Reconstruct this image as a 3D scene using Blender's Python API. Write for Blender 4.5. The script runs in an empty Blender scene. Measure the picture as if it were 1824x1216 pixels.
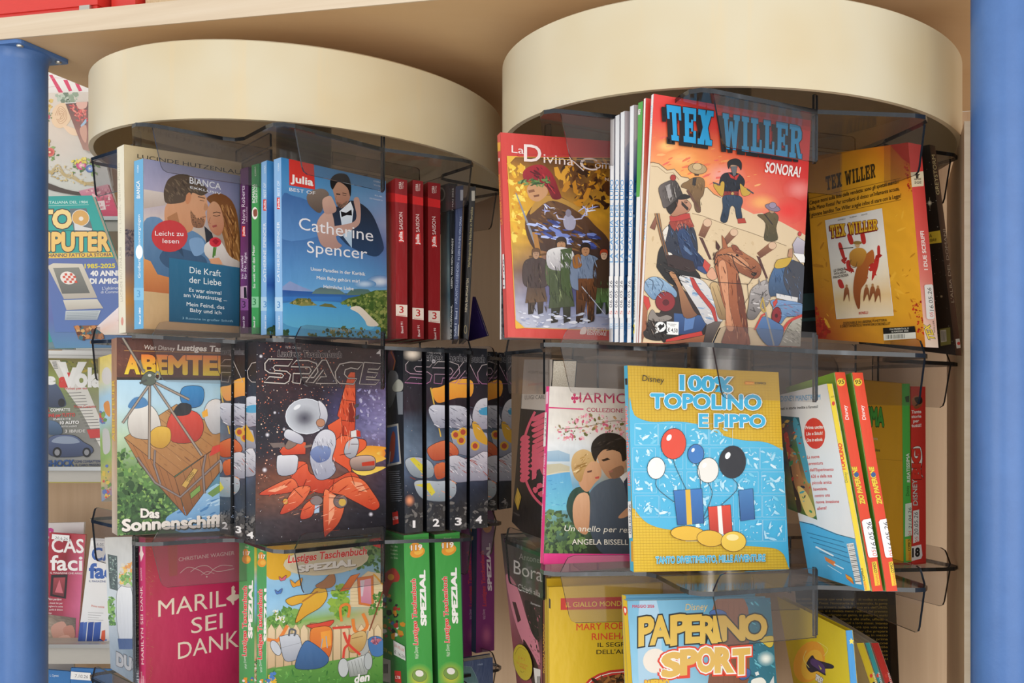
import bpy, math, random
from mathutils import Vector
from mathutils.geometry import tessellate_polygon

S = bpy.context.scene
COL = S.collection
# ------------------------------------------------------------------ camera
EYE = 1.45                      # lens height above the floor (m)
FOC, CX, CY = 1764.0, 1058.0, 717.8   # focal length and optical centre, in pixels of the 1824x1216 frame
TILT = 0.033                    # the whole stand slopes 1.9 degrees down to the right
cam_d = bpy.data.cameras.new('camera')
cam = bpy.data.objects.new('camera', cam_d)
COL.objects.link(cam)
cam.location = (0, 0, EYE)
cam.rotation_euler = (math.pi/2, 0, 0)
cam_d.sensor_width = 36.0
cam_d.lens = FOC/1824*36.0
cam_d.shift_x = -(CX-912)/1824
cam_d.shift_y = (CY-608)/1824
cam_d.clip_start = 0.02
S.camera = cam
# ------------------------------------------------------------------ view, world, lights
S.view_settings.view_transform = 'Standard'
S.view_settings.look = 'None'
S.view_settings.gamma = 1.0
S.view_settings.use_curve_mapping = False
S.view_settings.exposure = 0.1
w = bpy.data.worlds.new('daylight')
S.world = w
w.use_nodes = True
w.node_tree.nodes['Background'].inputs[0].default_value = (0.93, 0.96, 1.0, 1)
w.node_tree.nodes['Background'].inputs[1].default_value = 1.0

S.cycles.transparent_max_bounces = 64
S.cycles.max_bounces = 14
S.cycles.diffuse_bounces = 6

def area(name, loc, target, size, energy, col):
    d = bpy.data.lights.new(name, 'AREA')
    d.shape = 'RECTANGLE'
    d.size, d.size_y = size
    d.energy = energy
    d.color = col
    o = bpy.data.objects.new(name, d)
    COL.objects.link(o)
    o.location = loc
    o.rotation_euler = (Vector(target)-Vector(loc)).to_track_quat('-Z', 'Y').to_euler()
    return o
area('assumed_key_light', (-1.35, -0.5, 1.15), (0.0, 1.0, 1.5), (1.0, 1.2), 8.5, (1.0, 0.97, 0.92))  # assumed soft key from the front left, no window is built there
area('front_fill_light', (0.45, -1.0, 1.15), (0.2, 1.2, 1.25), (1.7, 1.5), 15, (1.0, 0.97, 0.92))  # added broad fill from the front, lifts the dark inner pockets
area('right_fill_light', (1.7, -0.1, 1.2), (0.4, 1.25, 1.15), (0.8, 1.4), 1.2, (1.0, 0.95, 0.88))  # added weak fill from the right, brightens the back panel
area('assumed_rack_light', (-1.5, 1.3, 2.3), (-1.15, 2.0, 1.3), (0.5, 0.5), 2.2, (1.0, 0.97, 0.92))  # assumed unseen light above the magazine rack, brightens its covers

# ------------------------------------------------------------------ colours and materials
def hexc(h):
    out = []
    for i in (0, 2, 4):
        c = int(h[i:i+2], 16)/255.0
        out.append(c/12.92 if c <= .04045 else ((c+.055)/1.055)**2.4)
    return out

class NT:
    def __init__(s, name, rough=.5, spec=.5):
        s.m = bpy.data.materials.new(name)
        s.m.use_nodes = True
        s.t = s.m.node_tree
        s.b = s.t.nodes['Principled BSDF']
        s.b.inputs['Roughness'].default_value = rough
        s.b.inputs['Specular IOR Level'].default_value = spec
    def n(s, kind, **kw):
        nd = s.t.nodes.new(kind)
        for k, v in kw.items():
            if k in nd.inputs.keys():
                nd.inputs[k].default_value = v
            else:
                setattr(nd, k, v)
        return nd
    def l(s, a, ao, b, bi):
        s.t.links.new(a.outputs[ao], b.inputs[bi])
    def ramp(s, stops):
        r = s.n('ShaderNodeValToRGB')
        while len(r.color_ramp.elements) < len(stops):
            r.color_ramp.elements.new(.5)
        for e, (p, c) in zip(r.color_ramp.elements, stops):
            e.position = p
            e.color = (*hexc(c), 1)
        return r
    def coords(s, scale, kind='Object', rot=(0, 0, 0)):
        tc = s.n('ShaderNodeTexCoord')
        mp = s.n('ShaderNodeMapping')
        mp.inputs['Scale'].default_value = scale
        mp.inputs['Rotation'].default_value = rot
        s.l(tc, kind, mp, 'Vector')
        return mp
    def bump(s, src, out, strength, dist=.002):
        b = s.n('ShaderNodeBump', Strength=strength, Distance=dist)
        s.l(src, out, b, 'Height')
        s.l(b, 'Normal', s.b, 'Normal')

def mat_plain(name, col, rough=.5, metal=0, spec=.5):
    k = NT(name, rough, spec)
    no = k.n('ShaderNodeTexNoise', Scale=35.0, Detail=4.0)
    c = hexc(col)
    mx = k.n('ShaderNodeMixRGB')
    mx.inputs[1].default_value = (*[x*.93 for x in c], 1)
    mx.inputs[2].default_value = (*[min(1, x*1.05) for x in c], 1)
    k.l(no, 'Fac', mx, 0)
    k.l(mx, 0, k.b, 'Base Color')
    k.b.inputs['Metallic'].default_value = metal
    return k.m

def mat_wood(name, c1, c2, c3, scale, rot, rough=.45):
    k = NT(name, rough, .4)
    mp = k.coords(scale, 'Object', rot)
    n1 = k.n('ShaderNodeTexNoise', Scale=1.0, Detail=6.0, Roughness=.6, Distortion=.3)
    k.l(mp, 'Vector', n1, 'Vector')
    r = k.ramp([(.25, c1), (.5, c2), (.8, c3)])
    k.l(n1, 'Fac', r, 'Fac')
    k.l(r, 'Color', k.b, 'Base Color')
    k.bump(n1, 'Fac', .08)
    return k.m

M = {}
def mat_print():
    k = NT('printed_cover', .38, .45)
    a = k.n('ShaderNodeAttribute', attribute_name='Col')
    k.l(a, 'Color', k.b, 'Base Color')
    no = k.n('ShaderNodeTexNoise', Scale=9.0, Detail=2.0)
    k.bump(no, 'Fac', .12, .004)
    return k.m
M['print'] = mat_print()
def mat_pages():
    k = NT('page_edges', .85, .2)
    tc = k.n('ShaderNodeTexCoord')
    at = k.n('ShaderNodeAttribute', attribute_name='Col')
    no = k.n('ShaderNodeTexNoise', Scale=1400.0, Detail=2.0)
    k.l(tc, 'Object', no, 'Vector')
    mx = k.n('ShaderNodeMixRGB', blend_type='MULTIPLY')
    mx.inputs[0].default_value = 1
    r = k.ramp([(.3, 'd6d0c4'), (.65, 'ffffff')])
    k.l(no, 'Fac', r, 'Fac')
    k.l(at, 'Color', mx, 1)
    k.l(r, 'Color', mx, 2)
    k.l(mx, 0, k.b, 'Base Color')
    return k.m
M['pages'] = mat_pages()
def mat_smoke(name, tint, rough=.08, gloss=.11):
    k = NT(name)
    t = k.t
    t.nodes.remove(k.b)
    out = t.nodes['Material Output']
    tr = k.n('ShaderNodeBsdfTransparent')
    tr.inputs['Color'].default_value = (*tint, 1)
    gl = k.n('ShaderNodeBsdfGlossy', Roughness=rough)
    df = k.n('ShaderNodeBsdfDiffuse')
    df.inputs['Color'].default_value = (.34, .32, .31, 1)
    m0 = k.n('ShaderNodeMixShader')
    m0.inputs[0].default_value = .045
    k.l(tr, 0, m0, 1)
    k.l(df, 0, m0, 2)
    lw = k.n('ShaderNodeLayerWeight', Blend=.5)
    ge = k.n('ShaderNodeNewGeometry')
    pw = k.n('ShaderNodeMath', operation='POWER')
    pw.inputs[1].default_value = 4.0
    k.l(lw, 'Facing', pw, 0)
    ma = k.n('ShaderNodeMath', operation='MULTIPLY_ADD')
    ma.inputs[1].default_value = .45
    ma.inputs[2].default_value = .022
    k.l(pw, 0, ma, 0)
    iv = k.n('ShaderNodeMath', operation='SUBTRACT')
    iv.inputs[0].default_value = 1.0
    k.l(ge, 'Backfacing', iv, 1)
    fr = k.n('ShaderNodeMath', operation='MULTIPLY')
    k.l(ma, 0, fr, 0)
    k.l(iv, 0, fr, 1)
    mx = k.n('ShaderNodeMixShader')
    k.l(fr, 0, mx, 0)
    k.l(m0, 0, mx, 1)
    k.l(gl, 0, mx, 2)
    t.links.new(mx.outputs[0], out.inputs['Surface'])
    return k.m
M['smoke'] = mat_smoke('smoked_acrylic', (.865, .85, .845))
M['smoke_edge'] = mat_plain('smoked_acrylic_edge', '232426', .15)
def mat_edge():
    k = NT('smoked_acrylic_edge', .12, .6)
    mp = k.coords((14, 14, 3))
    no = k.n('ShaderNodeTexNoise', Scale=4.0, Detail=2.0)
    k.l(mp, 'Vector', no, 'Vector')
    r = k.ramp([(.5, '1a1c1f'), (.66, '2c2f33'), (.8, '5d6166')])
    k.l(no, 'Fac', r, 'Fac')
    k.l(r, 'Color', k.b, 'Base Color')
    return k.m
M['smoke_edge'] = mat_edge()
def mat_cream():
    k = NT('yellowed_cream_plastic', .42, .4)
    tc = k.n('ShaderNodeTexCoord')
    n1 = k.n('ShaderNodeTexNoise', Scale=5.0, Detail=3.0)
    k.l(tc, 'Object', n1, 'Vector')
    r1 = k.ramp([(.35, 'd2c8ae'), (.6, 'cdbb96'), (.8, 'c6ac7c')])
    k.l(n1, 'Fac', r1, 'Fac')
    mp = k.coords((16, 16, 1.1))
    n2 = k.n('ShaderNodeTexNoise', Scale=2.0, Detail=5.0, Roughness=.6)
    k.l(mp, 'Vector', n2, 'Vector')
    r2 = k.ramp([(.57, '000000'), (.72, '808080')])
    k.l(n2, 'Fac', r2, 'Fac')
    mx = k.n('ShaderNodeMixRGB')
    k.l(r2, 'Color', mx, 0)
    k.l(r1, 'Color', mx, 1)
    mx.inputs[2].default_value = (*hexc('e3bf80'), 1)
    k.l(mx, 0, k.b, 'Base Color')
    k.b.inputs['Coat Weight'].default_value = .12
    k.b.inputs['Coat Roughness'].default_value = .2
    return k.m
M['cream'] = mat_cream()
M['cream_in'] = mat_plain('cream_cap_inside', 'd8c5a4', .5)
M['wood'] = mat_wood('pale_beech_laminate', 'd2ad80', 'dab88c', 'e0c096', (2, 9, 60), (0, 0, .29))
M['wood_edge'] = mat_wood('beech_edge_banding', 'ccb79c', 'd6c3a9', 'ddccb5', (3, 3, 120), (0, 0, 0))
M['wood_v'] = mat_wood('beech_panel', 'c4a482', 'ccad8b', 'd4b795', (60, 60, 2), (0, 0, 0))
def mat_blue():
    k = NT('blue_enamel', .35, .5)
    no = k.n('ShaderNodeTexNoise', Scale=420.0, Detail=2.0)
    tc = k.n('ShaderNodeTexCoord')
    k.l(tc, 'Object', no, 'Vector')
    n2 = k.n('ShaderNodeTexNoise', Scale=30.0, Detail=8.0, Roughness=.7)
    k.l(tc, 'Object', n2, 'Vector')
    r = k.ramp([(.235, '2c2f3a'), (.26, '466ba4'), (.74, '4e76b2'), (.765, 'c8d0dc')])
    k.l(n2, 'Fac', r, 'Fac')
    k.l(r, 'Color', k.b, 'Base Color')
    k.bump(no, 'Fac', .15, .0006)
    return k.m
M['blue'] = mat_blue()
M['steel'] = mat_plain('brushed_steel', 'a8a8a6', .3, 1)
M['screw'] = mat_plain('screw_metal', 'c9c4b8', .35, .8)
M['red'] = mat_plain('red_card', 'd8392f', .3)
M['grey'] = mat_plain('grey_laminate', 'b4b0a8', .5)
M['wall'] = mat_plain('pale_wall_paint', 'd9d2c4', .7)
M['floor'] = mat_plain('floor_tiles', 'b9ab98', .5)

# ------------------------------------------------------------------ geometry helpers
def P(u, v, y):
    """world point seen at photo pixel (u, v) at distance y in front of the lens"""
    return Vector(((u-CX)/FOC*y, y, EYE+(CY-v)/FOC*y))
def proj(p):
    return (CX+FOC*p.x/p.y, CY-FOC*(p.z-EYE)/p.y)
def level(x, h):
    """height of the sloping stand's level h at world x"""
    return EYE+h-TILT*x
def vfloor(u, y, h):
    return CY-(level((u-CX)/FOC*y, h)-EYE)/y*FOC

def link(name, me, mats, parent=None):
    o = bpy.data.objects.new(name, me)
    COL.objects.link(o)
    for m in (mats if isinstance(mats, (list, tuple)) else [mats]):
        me.materials.append(m)
    if parent is not None:
        o.parent = parent
        q, wl = parent, Vector()
        while q is not None:
            wl += q.location
            q = q.parent
        o.location = -wl
    return o
def empty(name, loc, label, cat, group=None):
    o = bpy.data.objects.new(name, None)
    COL.objects.link(o)
    o.empty_display_size = .03
    o.location = loc
    o['label'] = label
    o['category'] = cat
    if group:
        o['group'] = group
    return o
class MB:
    def __init__(s):
        s.v, s.f, s.m = [], [], []
    def prism(s, bot, top, m_side=0, m_cap=0):
        n = len(bot)
        i = len(s.v)
        s.v += [tuple(p) for p in bot]+[tuple(p) for p in top]
        s.f.append(tuple(range(i+n-1, i-1, -1)))
        s.f.append(tuple(range(i+n, i+2*n)))
        s.m += [m_cap, m_cap]
        for k in range(n):
            j = (k+1) % n
            s.f.append((i+k, i+j, i+n+j, i+n+k))
            s.m.append(m_side)
    def box(s, c, ax, m=0):
        c = Vector(c)
        a, b, d = [Vector(x) for x in ax]
        s.prism([c-a-b-d, c+a-b-d, c+a+b-d, c-a+b-d], [c-a-b+d, c+a-b+d, c+a+b+d, c-a+b+d], m, m)
    def lathe(s, prof, n, cx, cy, zf=None, closed=True, m=0):
        i = len(s.v)
        for r, z in prof:
            for k in range(n):
                a = 2*math.pi*k/n
                x, y = cx+r*math.cos(a), cy+r*math.sin(a)
                s.v.append((x, y, zf(x, z) if zf else z))
        q = len(prof)
        for j in range(q if closed else q-1):
            for k in range(n):
                a, b = j*n+k, j*n+(k+1) % n
                c, d = ((j+1) % q)*n+(k+1) % n, ((j+1) % q)*n+k
                s.f.append((i+a, i+b, i+c, i+d))
                s.m.append(m)
    def disc(s, r, z, n, cx, cy, zf=None, m=0):
        i = len(s.v)
        for k in range(n):
            a = 2*math.pi*k/n
            x, y = cx+r*math.cos(a), cy+r*math.sin(a)
            s.v.append((x, y, zf(x, z) if zf else z))
        s.f.append(tuple(range(i, i+n)))
        s.m.append(m)
    def mesh(s, name, smooth=False, recalc=True):
        me = bpy.data.meshes.new(name)
        me.from_pydata(s.v, [], s.f)
        me.polygons.foreach_set('material_index', s.m)
        if recalc:
            import bmesh
            bm = bmesh.new()
            bm.from_mesh(me)
            bmesh.ops.recalc_face_normals(bm, faces=bm.faces)
            bm.to_mesh(me)
            bm.free()
        if smooth:
            me.polygons.foreach_set('use_smooth', [True]*len(me.polygons))
            me.set_sharp_from_angle(angle=.6)
        return me
    def build(s, name, mats, parent=None, smooth=False):
        return link(name, s.mesh(name, smooth), mats, parent)

# ------------------------------------------------------------------ printed art
_tc = {}
def glyphs(txt, off=0.0):
    """filled triangles of a line of text, cap height 1"""
    if 0 < off < .009:
        off = 0.0
    k = (txt, off)
    if k not in _tc and off and set(txt) & set('MWNS'):   # heavy strokes by overprinting shifted copies
        ts, lo, hi = glyphs(txt, 0.0)
        o = off/.729
        sh = [(a*o, b*o) for a, b in ((.7, .7), (-.7, .7), (.7, -.7), (-.7, -.7), (1, 0), (-1, 0), (0, 1), (0, -1))]
        if off < .04:
            sh = sh[:4]
        if off > .08:
            sh += [(a/2, b/2) for a, b in sh]
        _tc[k] = ([[(x+a, y+b) for x, y in t] for a, b in sh for t in ts], lo, hi)
        _tc[k][0].append(len(sh))
    if k not in _tc:
        c = bpy.data.curves.new('lettering', 'FONT')
        c.body = txt
        c.resolution_u = 3
        c.offset = off
        c.fill_mode = 'FRONT'
        o = bpy.data.objects.new('lettering', c)
        COL.objects.link(o)
        me = bpy.data.meshes.new_from_object(o.evaluated_get(bpy.context.evaluated_depsgraph_get()))
        me.calc_loop_triangles()
        vs = [(p.co.x/.729, p.co.y/.729) for p in me.vertices]
        ts = [tuple(vs[i] for i in t.vertices) for t in me.loop_triangles]
        bpy.data.meshes.remove(me)
        bpy.data.objects.remove(o)
        bpy.data.curves.remove(c)
        xs = [v[0] for v in vs] or [0, 1]
        _tc[k] = (ts, min(xs), max(xs))
    return _tc[k]

def catmull(pts, n=4, closed=True):
    out = []
    N = len(pts)
    for i in range(N if closed else N-1):
        p0 = pts[(i-1) % N] if closed or i > 0 else pts[i]
        p1, p2 = pts[i], pts[(i+1) % N]
        p3 = pts[(i+2) % N] if closed or i+2 < N else p2
        for k in range(n):
            t = k/n
            out.append(tuple(.5*(2*b+(c-a)*t+(2*a-5*b+4*c-d)*t*t+(3*b-a-3*c+d)*t**3)
                             for a, b, c, d in zip(p0, p1, p2, p3)))
    if not closed:
        out.append(pts[-1])
    return out
def inside(x, y, poly):
    r = False
    j = len(poly)-1
    for i in range(len(poly)):
        xi, yi = poly[i]
        xj, yj = poly[j]
        if (yi > y) != (yj > y) and x < (xj-xi)*(y-yi)/(yj-yi)+xi:
            r = not r
        j = i
    return r
def pairs(a):
    return [(a[i], a[i+1]) for i in range(0, len(a), 2)]
EPS = 6e-6
class Paint:
    """flat printing on one face of a thing; points are read off the photograph and carried onto the face"""
    def __init__(s, p0, nrm, quad, k0=3):
        s.p0, s.n, s.quad, s.k = p0, nrm.normalized(), quad, k0
        a = sum(quad[i][0]*quad[(i+1) % 4][1]-quad[(i+1) % 4][0]*quad[i][1] for i in range(4))
        s.q = quad if a > 0 else quad[::-1]
        s.v, s.c, s.bg, s.aol = [], [], None, None
        s.e = EPS*max(.7, p0.y)**2
        s.o = (0, 0, 1)
    def at(s, ox, oy, sc):
        s.o = (ox, oy, sc)
        return s
    def T(s, x, y):
        return (s.o[0]+x/s.o[2], s.o[1]+y/s.o[2])
    def ray(s, u, v, off=0):
        d = Vector(((u-CX)/FOC, 1, (CY-v)/FOC))
        e = Vector((0, 0, EYE))
        t = s.n.dot(s.p0-e)/s.n.dot(d)
        return e+d*t+s.n*off
    def tri(s, t, cf):
        poly = list(t)
        q = s.q
        for i in range(4):
            a, b = q[i], q[(i+1) % 4]
            def sd(p):
                return (b[0]-a[0])*(p[1]-a[1])-(b[1]-a[1])*(p[0]-a[0])
            out = []
            for j in range(len(poly)):
                p, r = poly[j], poly[(j+1) % len(poly)]
                dp, dr = sd(p), sd(r)
                if dp >= 0:
                    out.append(p)
                if (dp >= 0) != (dr >= 0):
                    w_ = dp/(dp-dr)
                    out.append((p[0]+(r[0]-p[0])*w_, p[1]+(r[1]-p[1])*w_))
            poly = out
            if len(poly) < 3:
                return
        off = s.k*s.e
        for j in range(1, len(poly)-1):
            for p in (poly[0], poly[j], poly[j+1]):
                s.v.append(s.ray(p[0], p[1], off))
                s.c.append(cf(p[0], p[1]))
    def cfn(s, col, pts):
        if isinstance(col, str):
            c = hexc(col)
            return lambda u, v: c
        a, b = hexc(col[0]), hexc(col[1])
        h = len(col) > 2
        ax = [p[0 if h else 1] for p in pts]
        lo, hi = min(ax), max(ax)
        def f(u, v):
            t = max(0, min(1, ((u if h else v)-lo)/max(1e-6, hi-lo)))
            return [x+(y-x)*t for x, y in zip(a, b)]
        return f
    def _poly(s, pts, col):
        cf = s.cfn(col, pts)
        for t in tessellate_polygon([[Vector((x, y, 0)) for x, y in pts]]):
            s.tri([pts[i] for i in t], cf)
    def pg(s, col, *a, sm=0, ol=None, ow=1.0):
        pts = [s.T(x, y) for x, y in pairs(a)]
        if sm:
            pts = catmull(pts, 4)
        s.k += 1
        s._poly(pts, col)
        if not ol and s.aol:
            ol, ow = s.aol
        if ol:
            s._line(pts+[pts[0]], ow, ol)
        return s
    def rc(s, col, x0, y0, x1, y1):
        return s.pg(col, x0, y0, x1, y0, x1, y1, x0, y1)
    def el(s, col, x, y, rx, ry, rot=0, n=20, ol=None, ow=1.0):
        c, d = math.cos(rot), math.sin(rot)
        a = []
        for k in range(n):
            t = 2*math.pi*k/n
            ex, ey = rx*math.cos(t), ry*math.sin(t)
            a += [x+ex*c-ey*d, y+ex*d+ey*c]
        return s.pg(col, *a, ol=ol, ow=ow)
    def glow(s, cc, ce, x, y, rx, ry, n=16):
        """radial blend from cc in the middle to ce (or the ground colour) at the rim"""
        ce0 = ce
        ce = ce or cc
        s.k += 1
        u, v = s.T(x, y)
        rx, ry = rx/s.o[2], ry/s.o[2]
        a, b = hexc(cc), hexc(ce)
        def cf(p, q):
            b = s.bg(p, q) if s.bg and ce0 is None else hexc(ce)
            t = min(1, math.hypot((p-u)/rx, (q-v)/ry))
            t = t*t*(3-2*t)
            return [i+(j-i)*t for i, j in zip(a, b)]
        ring = [[(u+rx*f*math.cos(2*math.pi*k/n), v+ry*f*math.sin(2*math.pi*k/n)) for k in range(n)] for f in (.33, .66, 1)]
        for k in range(n):
            j = (k+1) % n
            s.tri([(u, v), ring[0][k], ring[0][j]], cf)
            for r in (0, 1):
                s.tri([ring[r][k], ring[r+1][k], ring[r+1][j]], cf)
                s.tri([ring[r][k], ring[r+1][j], ring[r][j]], cf)
        return s
    def _line(s, pts, w, col):
        s.k += 1
        cf = s.cfn(col, pts)
        h = w/2
        n = len(pts)
        L, R = [], []
        for i in range(n):
            a, b = pts[max(0, i-1)], pts[min(n-1, i+1)]
            if pts[0] == pts[-1] and n > 2:
                a, b = pts[i-1 if i else n-2], pts[i+1 if i < n-1 else 1]
            dx, dy = b[0]-a[0], b[1]-a[1]
            d = math.hypot(dx, dy) or 1
            x, y = -dy/d*h, dx/d*h
            L.append((pts[i][0]+x, pts[i][1]+y))
            R.append((pts[i][0]-x, pts[i][1]-y))
        for i in range(n-1):
            s.tri([L[i], L[i+1], R[i+1]], cf)
            s.tri([L[i], R[i+1], R[i]], cf)
    def ln(s, col, w, *a, sm=0, close=0):
        pts = [s.T(x, y) for x, y in pairs(a)]
        if sm:
            pts = catmull(pts, 4, bool(close))
        if close:
            pts = pts+[pts[0]]
        s._line(pts, w/s.o[2] if s.o[2] != 1 else w, col)
        return s
    def grid(s, rows, noise=0, sub=5, quad=None, seed=1):
        """smooth blend over the face (or a quad) between rows of control colours"""
        g = [[hexc(c) for c in r.split()] for r in rows]
        ny, nx = len(g), len(g[0])
        q = [s.T(x, y) for x, y in pairs(quad)] if quad else s.quad
        s.k += 1
        NX, NY = max(1, (nx-1)*sub), max(1, (ny-1)*sub)
        rg = random.Random(seed)
        def pos(i, j):
            a, b = i/NX, j/NY
            t = [q[0][k]+(q[1][k]-q[0][k])*a for k in (0, 1)]
            z = [q[3][k]+(q[2][k]-q[3][k])*a for k in (0, 1)]
            return (t[0]+(z[0]-t[0])*b, t[1]+(z[1]-t[1])*b)
        def colr(i, j):
            a, b = i/NX*(nx-1), j/NY*(ny-1)
            x, y = min(int(a), nx-2) if nx > 1 else 0, min(int(b), ny-2) if ny > 1 else 0
            a -= x
            b -= y
            x1, y1 = min(x+1, nx-1), min(y+1, ny-1)
            c = [(g[y][x][k]*(1-a)+g[y][x1][k]*a)*(1-b)+(g[y1][x][k]*(1-a)+g[y1][x1][k]*a)*b for k in range(3)]
            f = 1+noise*(rg.random()*2-1)
            return [min(1, t*f) for t in c]
        e1, e2 = (q[1][0]-q[0][0], q[1][1]-q[0][1]), (q[3][0]-q[0][0], q[3][1]-q[0][1])
        det = e1[0]*e2[1]-e1[1]*e2[0]
        def ground(u, v):
            x, y = u-q[0][0], v-q[0][1]
            return colr(max(0, min(1, (x*e2[1]-y*e2[0])/det))*NX, max(0, min(1, (e1[0]*y-e1[1]*x)/det))*NY)
        s.bg = ground
        pp = [[pos(i, j) for i in range(NX+1)] for j in range(NY+1)]
        cc = [[colr(i, j) for i in range(NX+1)] for j in range(NY+1)]
        off = s.k*s.e
        for j in range(NY):
            for i in range(NX):
                for t in (((j, i), (j, i+1), (j+1, i+1)), ((j, i), (j+1, i+1), (j+1, i))):
                    for y, x in t:
                        s.v.append(s.ray(*pp[y][x], off))
                        s.c.append(cc[y][x])
        return s
    def sc(s, n, cols, r0, r1, *a, asp=1.0, sides=5, seed=3, rot=None):
        """n loose blotches of the given colours strewn over a region"""
        reg = [s.T(x, y) for x, y in pairs(a)]
        rg = random.Random(seed)
        cols = cols.split()
        x0, x1 = min(p[0] for p in reg), max(p[0] for p in reg)
        y0, y1 = min(p[1] for p in reg), max(p[1] for p in reg)
        k0 = s.k+1
        for lay in range(1):
            for i_ in range(n+1):
                s.k = k0+(i_ % 24)*.25
                for _t in range(12):
                    x, y = rg.uniform(x0, x1), rg.uniform(y0, y1)
                    if inside(x, y, reg):
                        break
                else:
                    continue
                r = (r0+(r1-r0)*rg.random()**2)/s.o[2]
                t = rg.uniform(0, 6.28) if rot is None else rot+rg.uniform(-.3, .3)
                c, d = math.cos(t), math.sin(t)
                pts = []
                for k in range(sides):
                    th = 2*math.pi*k/sides
                    ex, ey = r*math.cos(th)*rg.uniform(.75, 1.2), r*asp*math.sin(th)*rg.uniform(.75, 1.2)
                    pts.append((x+ex*c-ey*d, y+ex*d+ey*c))
                cf = s.cfn(rg.choice(cols), pts)
                for k in range(1, sides-1):
                    s.tri([pts[0], pts[k], pts[k+1]], cf)
        s.k = k0+6
        return s
    def tx(s, txt, x0, y0, x1, y1, h, col, b=0.0, ol=None, ow=.03, sh=0.0, up=None, shadow=None):
        """a line of lettering from (x0, y0) to (x1, y1) along its base, h tall"""
        A, B = s.T(x0, y0), s.T(x1, y1)
        h = h/s.o[2]
        dx, dy = B[0]-A[0], B[1]-A[1]
        if up is None:
            up = (0, -1) if abs(dx) >= abs(dy) else ((-1, 0) if dy < 0 else (1, 0))
        base, lo, hi = glyphs(txt, 0.0)
        L = math.hypot(dx, dy)
        ux, uy = dx/L, dy/L
        cf = None
        def put(ts, colr, ddx=0, ddy=0):
            s.k += 1
            pts = [(A[0], A[1]), (A[0]+up[0]*h, A[1]+up[1]*h)]
            cf = s.cfn(colr, pts)
            nsh = 1
            if ts and isinstance(ts[-1], int):
                nsh, ts = ts[-1], ts[:-1]
            per = max(1, len(ts)//nsh)
            for i_, t in enumerate(ts):
                if i_ and i_ % per == 0:
                    s.k += .5
                o = []
                for x, y in t:
                    f = (x-lo)/(hi-lo)
                    o.append((A[0]+dx*f+up[0]*h*y+ux*sh*y*h+ddx, A[1]+dy*f+up[1]*h*y+uy*sh*y*h+ddy))
                s.tri(o, cf)
        if shadow:
            put(glyphs(txt, b+ow)[0], shadow[0], shadow[1]/s.o[2], shadow[2]/s.o[2])
        if ol:
            put(glyphs(txt, b+ow)[0], ol)
        put(glyphs(txt, b)[0] if b else base, col)
        return s
    def mesh(s, name, extra=None):
        """extra = (verts, faces, colour per face)"""
        ev, ef, ec = extra or ([], [], [])
        nv = len(ev)
        verts = [tuple(p) for p in ev]+[tuple(p) for p in s.v]
        faces = list(ef)+[(nv+i, nv+i+1, nv+i+2) for i in range(0, len(s.v), 3)]
        cols = []
        for f, c in zip(ef, ec):
            cols += list(c)*0
        me = bpy.data.meshes.new(name)
        me.from_pydata(verts, [], faces)
        at = me.color_attributes.new('Col', 'FLOAT_COLOR', 'CORNER')
        buf = []
        for f, c in zip(ef, ec):
            buf += [c[0], c[1], c[2], 1]*len(f)
        for c in s.c:
            buf += [c[0], c[1], c[2], 1]
        at.data.foreach_set('color', buf)
        return me

SLAB = {
 'T': (1.0, [(0,.8,1,.8,1,1,0,1), (0,.6,.17,.6,.17,1,0,1), (.83,.6,1,.6,1,1,.83,1), (.35,0,.65,0,.65,1,.35,1), (.22,0,.78,0,.78,.15,.22,.15)]),
 'E': (.92, [(.12,0,.45,0,.45,1,.12,1), (0,.83,1,.83,1,1,0,1), (0,0,1,0,1,.17,0,.17), (.8,.64,1,.64,1,1,.8,1), (.8,0,1,0,1,.36,.8,.36), (.4,.42,.72,.42,.72,.58,.4,.58), (.62,.33,.76,.33,.76,.67,.62,.67)]),
 'X': (1.08, [(.08,1,.42,1,.94,0,.6,0), (.58,1,.92,1,.4,0,.06,0), (0,.84,.48,.84,.48,1,0,1), (.56,.84,1,.84,1,1,.56,1), (0,0,.46,0,.46,.16,0,.16), (.54,0,1,0,1,.16,.54,.16)]),
 'W': (1.35, [(.04,1,.27,1,.4,0,.22,0), (.22,0,.4,0,.56,.8,.42,.8), (.44,.8,.58,.8,.78,0,.6,0), (.6,0,.78,0,.96,1,.73,1), (0,.85,.36,.85,.36,1,0,1), (.64,.85,1,.85,1,1,.64,1)]),
 'I': (.62, [(.25,0,.75,0,.75,1,.25,1), (.05,.85,.95,.85,.95,1,.05,1), (.05,0,.95,0,.95,.15,.05,.15)]),
 'L': (.86, [(.15,0,.5,0,.5,1,.15,1), (0,.85,.65,.85,.65,1,0,1), (0,0,1,0,1,.17,0,.17), (.8,0,1,0,1,.4,.8,.4)]),
 'R': (1.0, [(.12,0,.42,0,.42,1,.12,1), (0,.85,.6,.85,.6,1,0,1), (0,0,.52,0,.52,.15,0,.15), (.4,.82,.62,.84,.66,.72,.62,.6,.4,.58,.4,.42,.7,.46,.95,.6,.97,.8,.8,.97,.4,1), (.5,.5,.72,.48,.88,.14,1,.16,1,0,.72,0,.6,.2)]),
}
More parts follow.
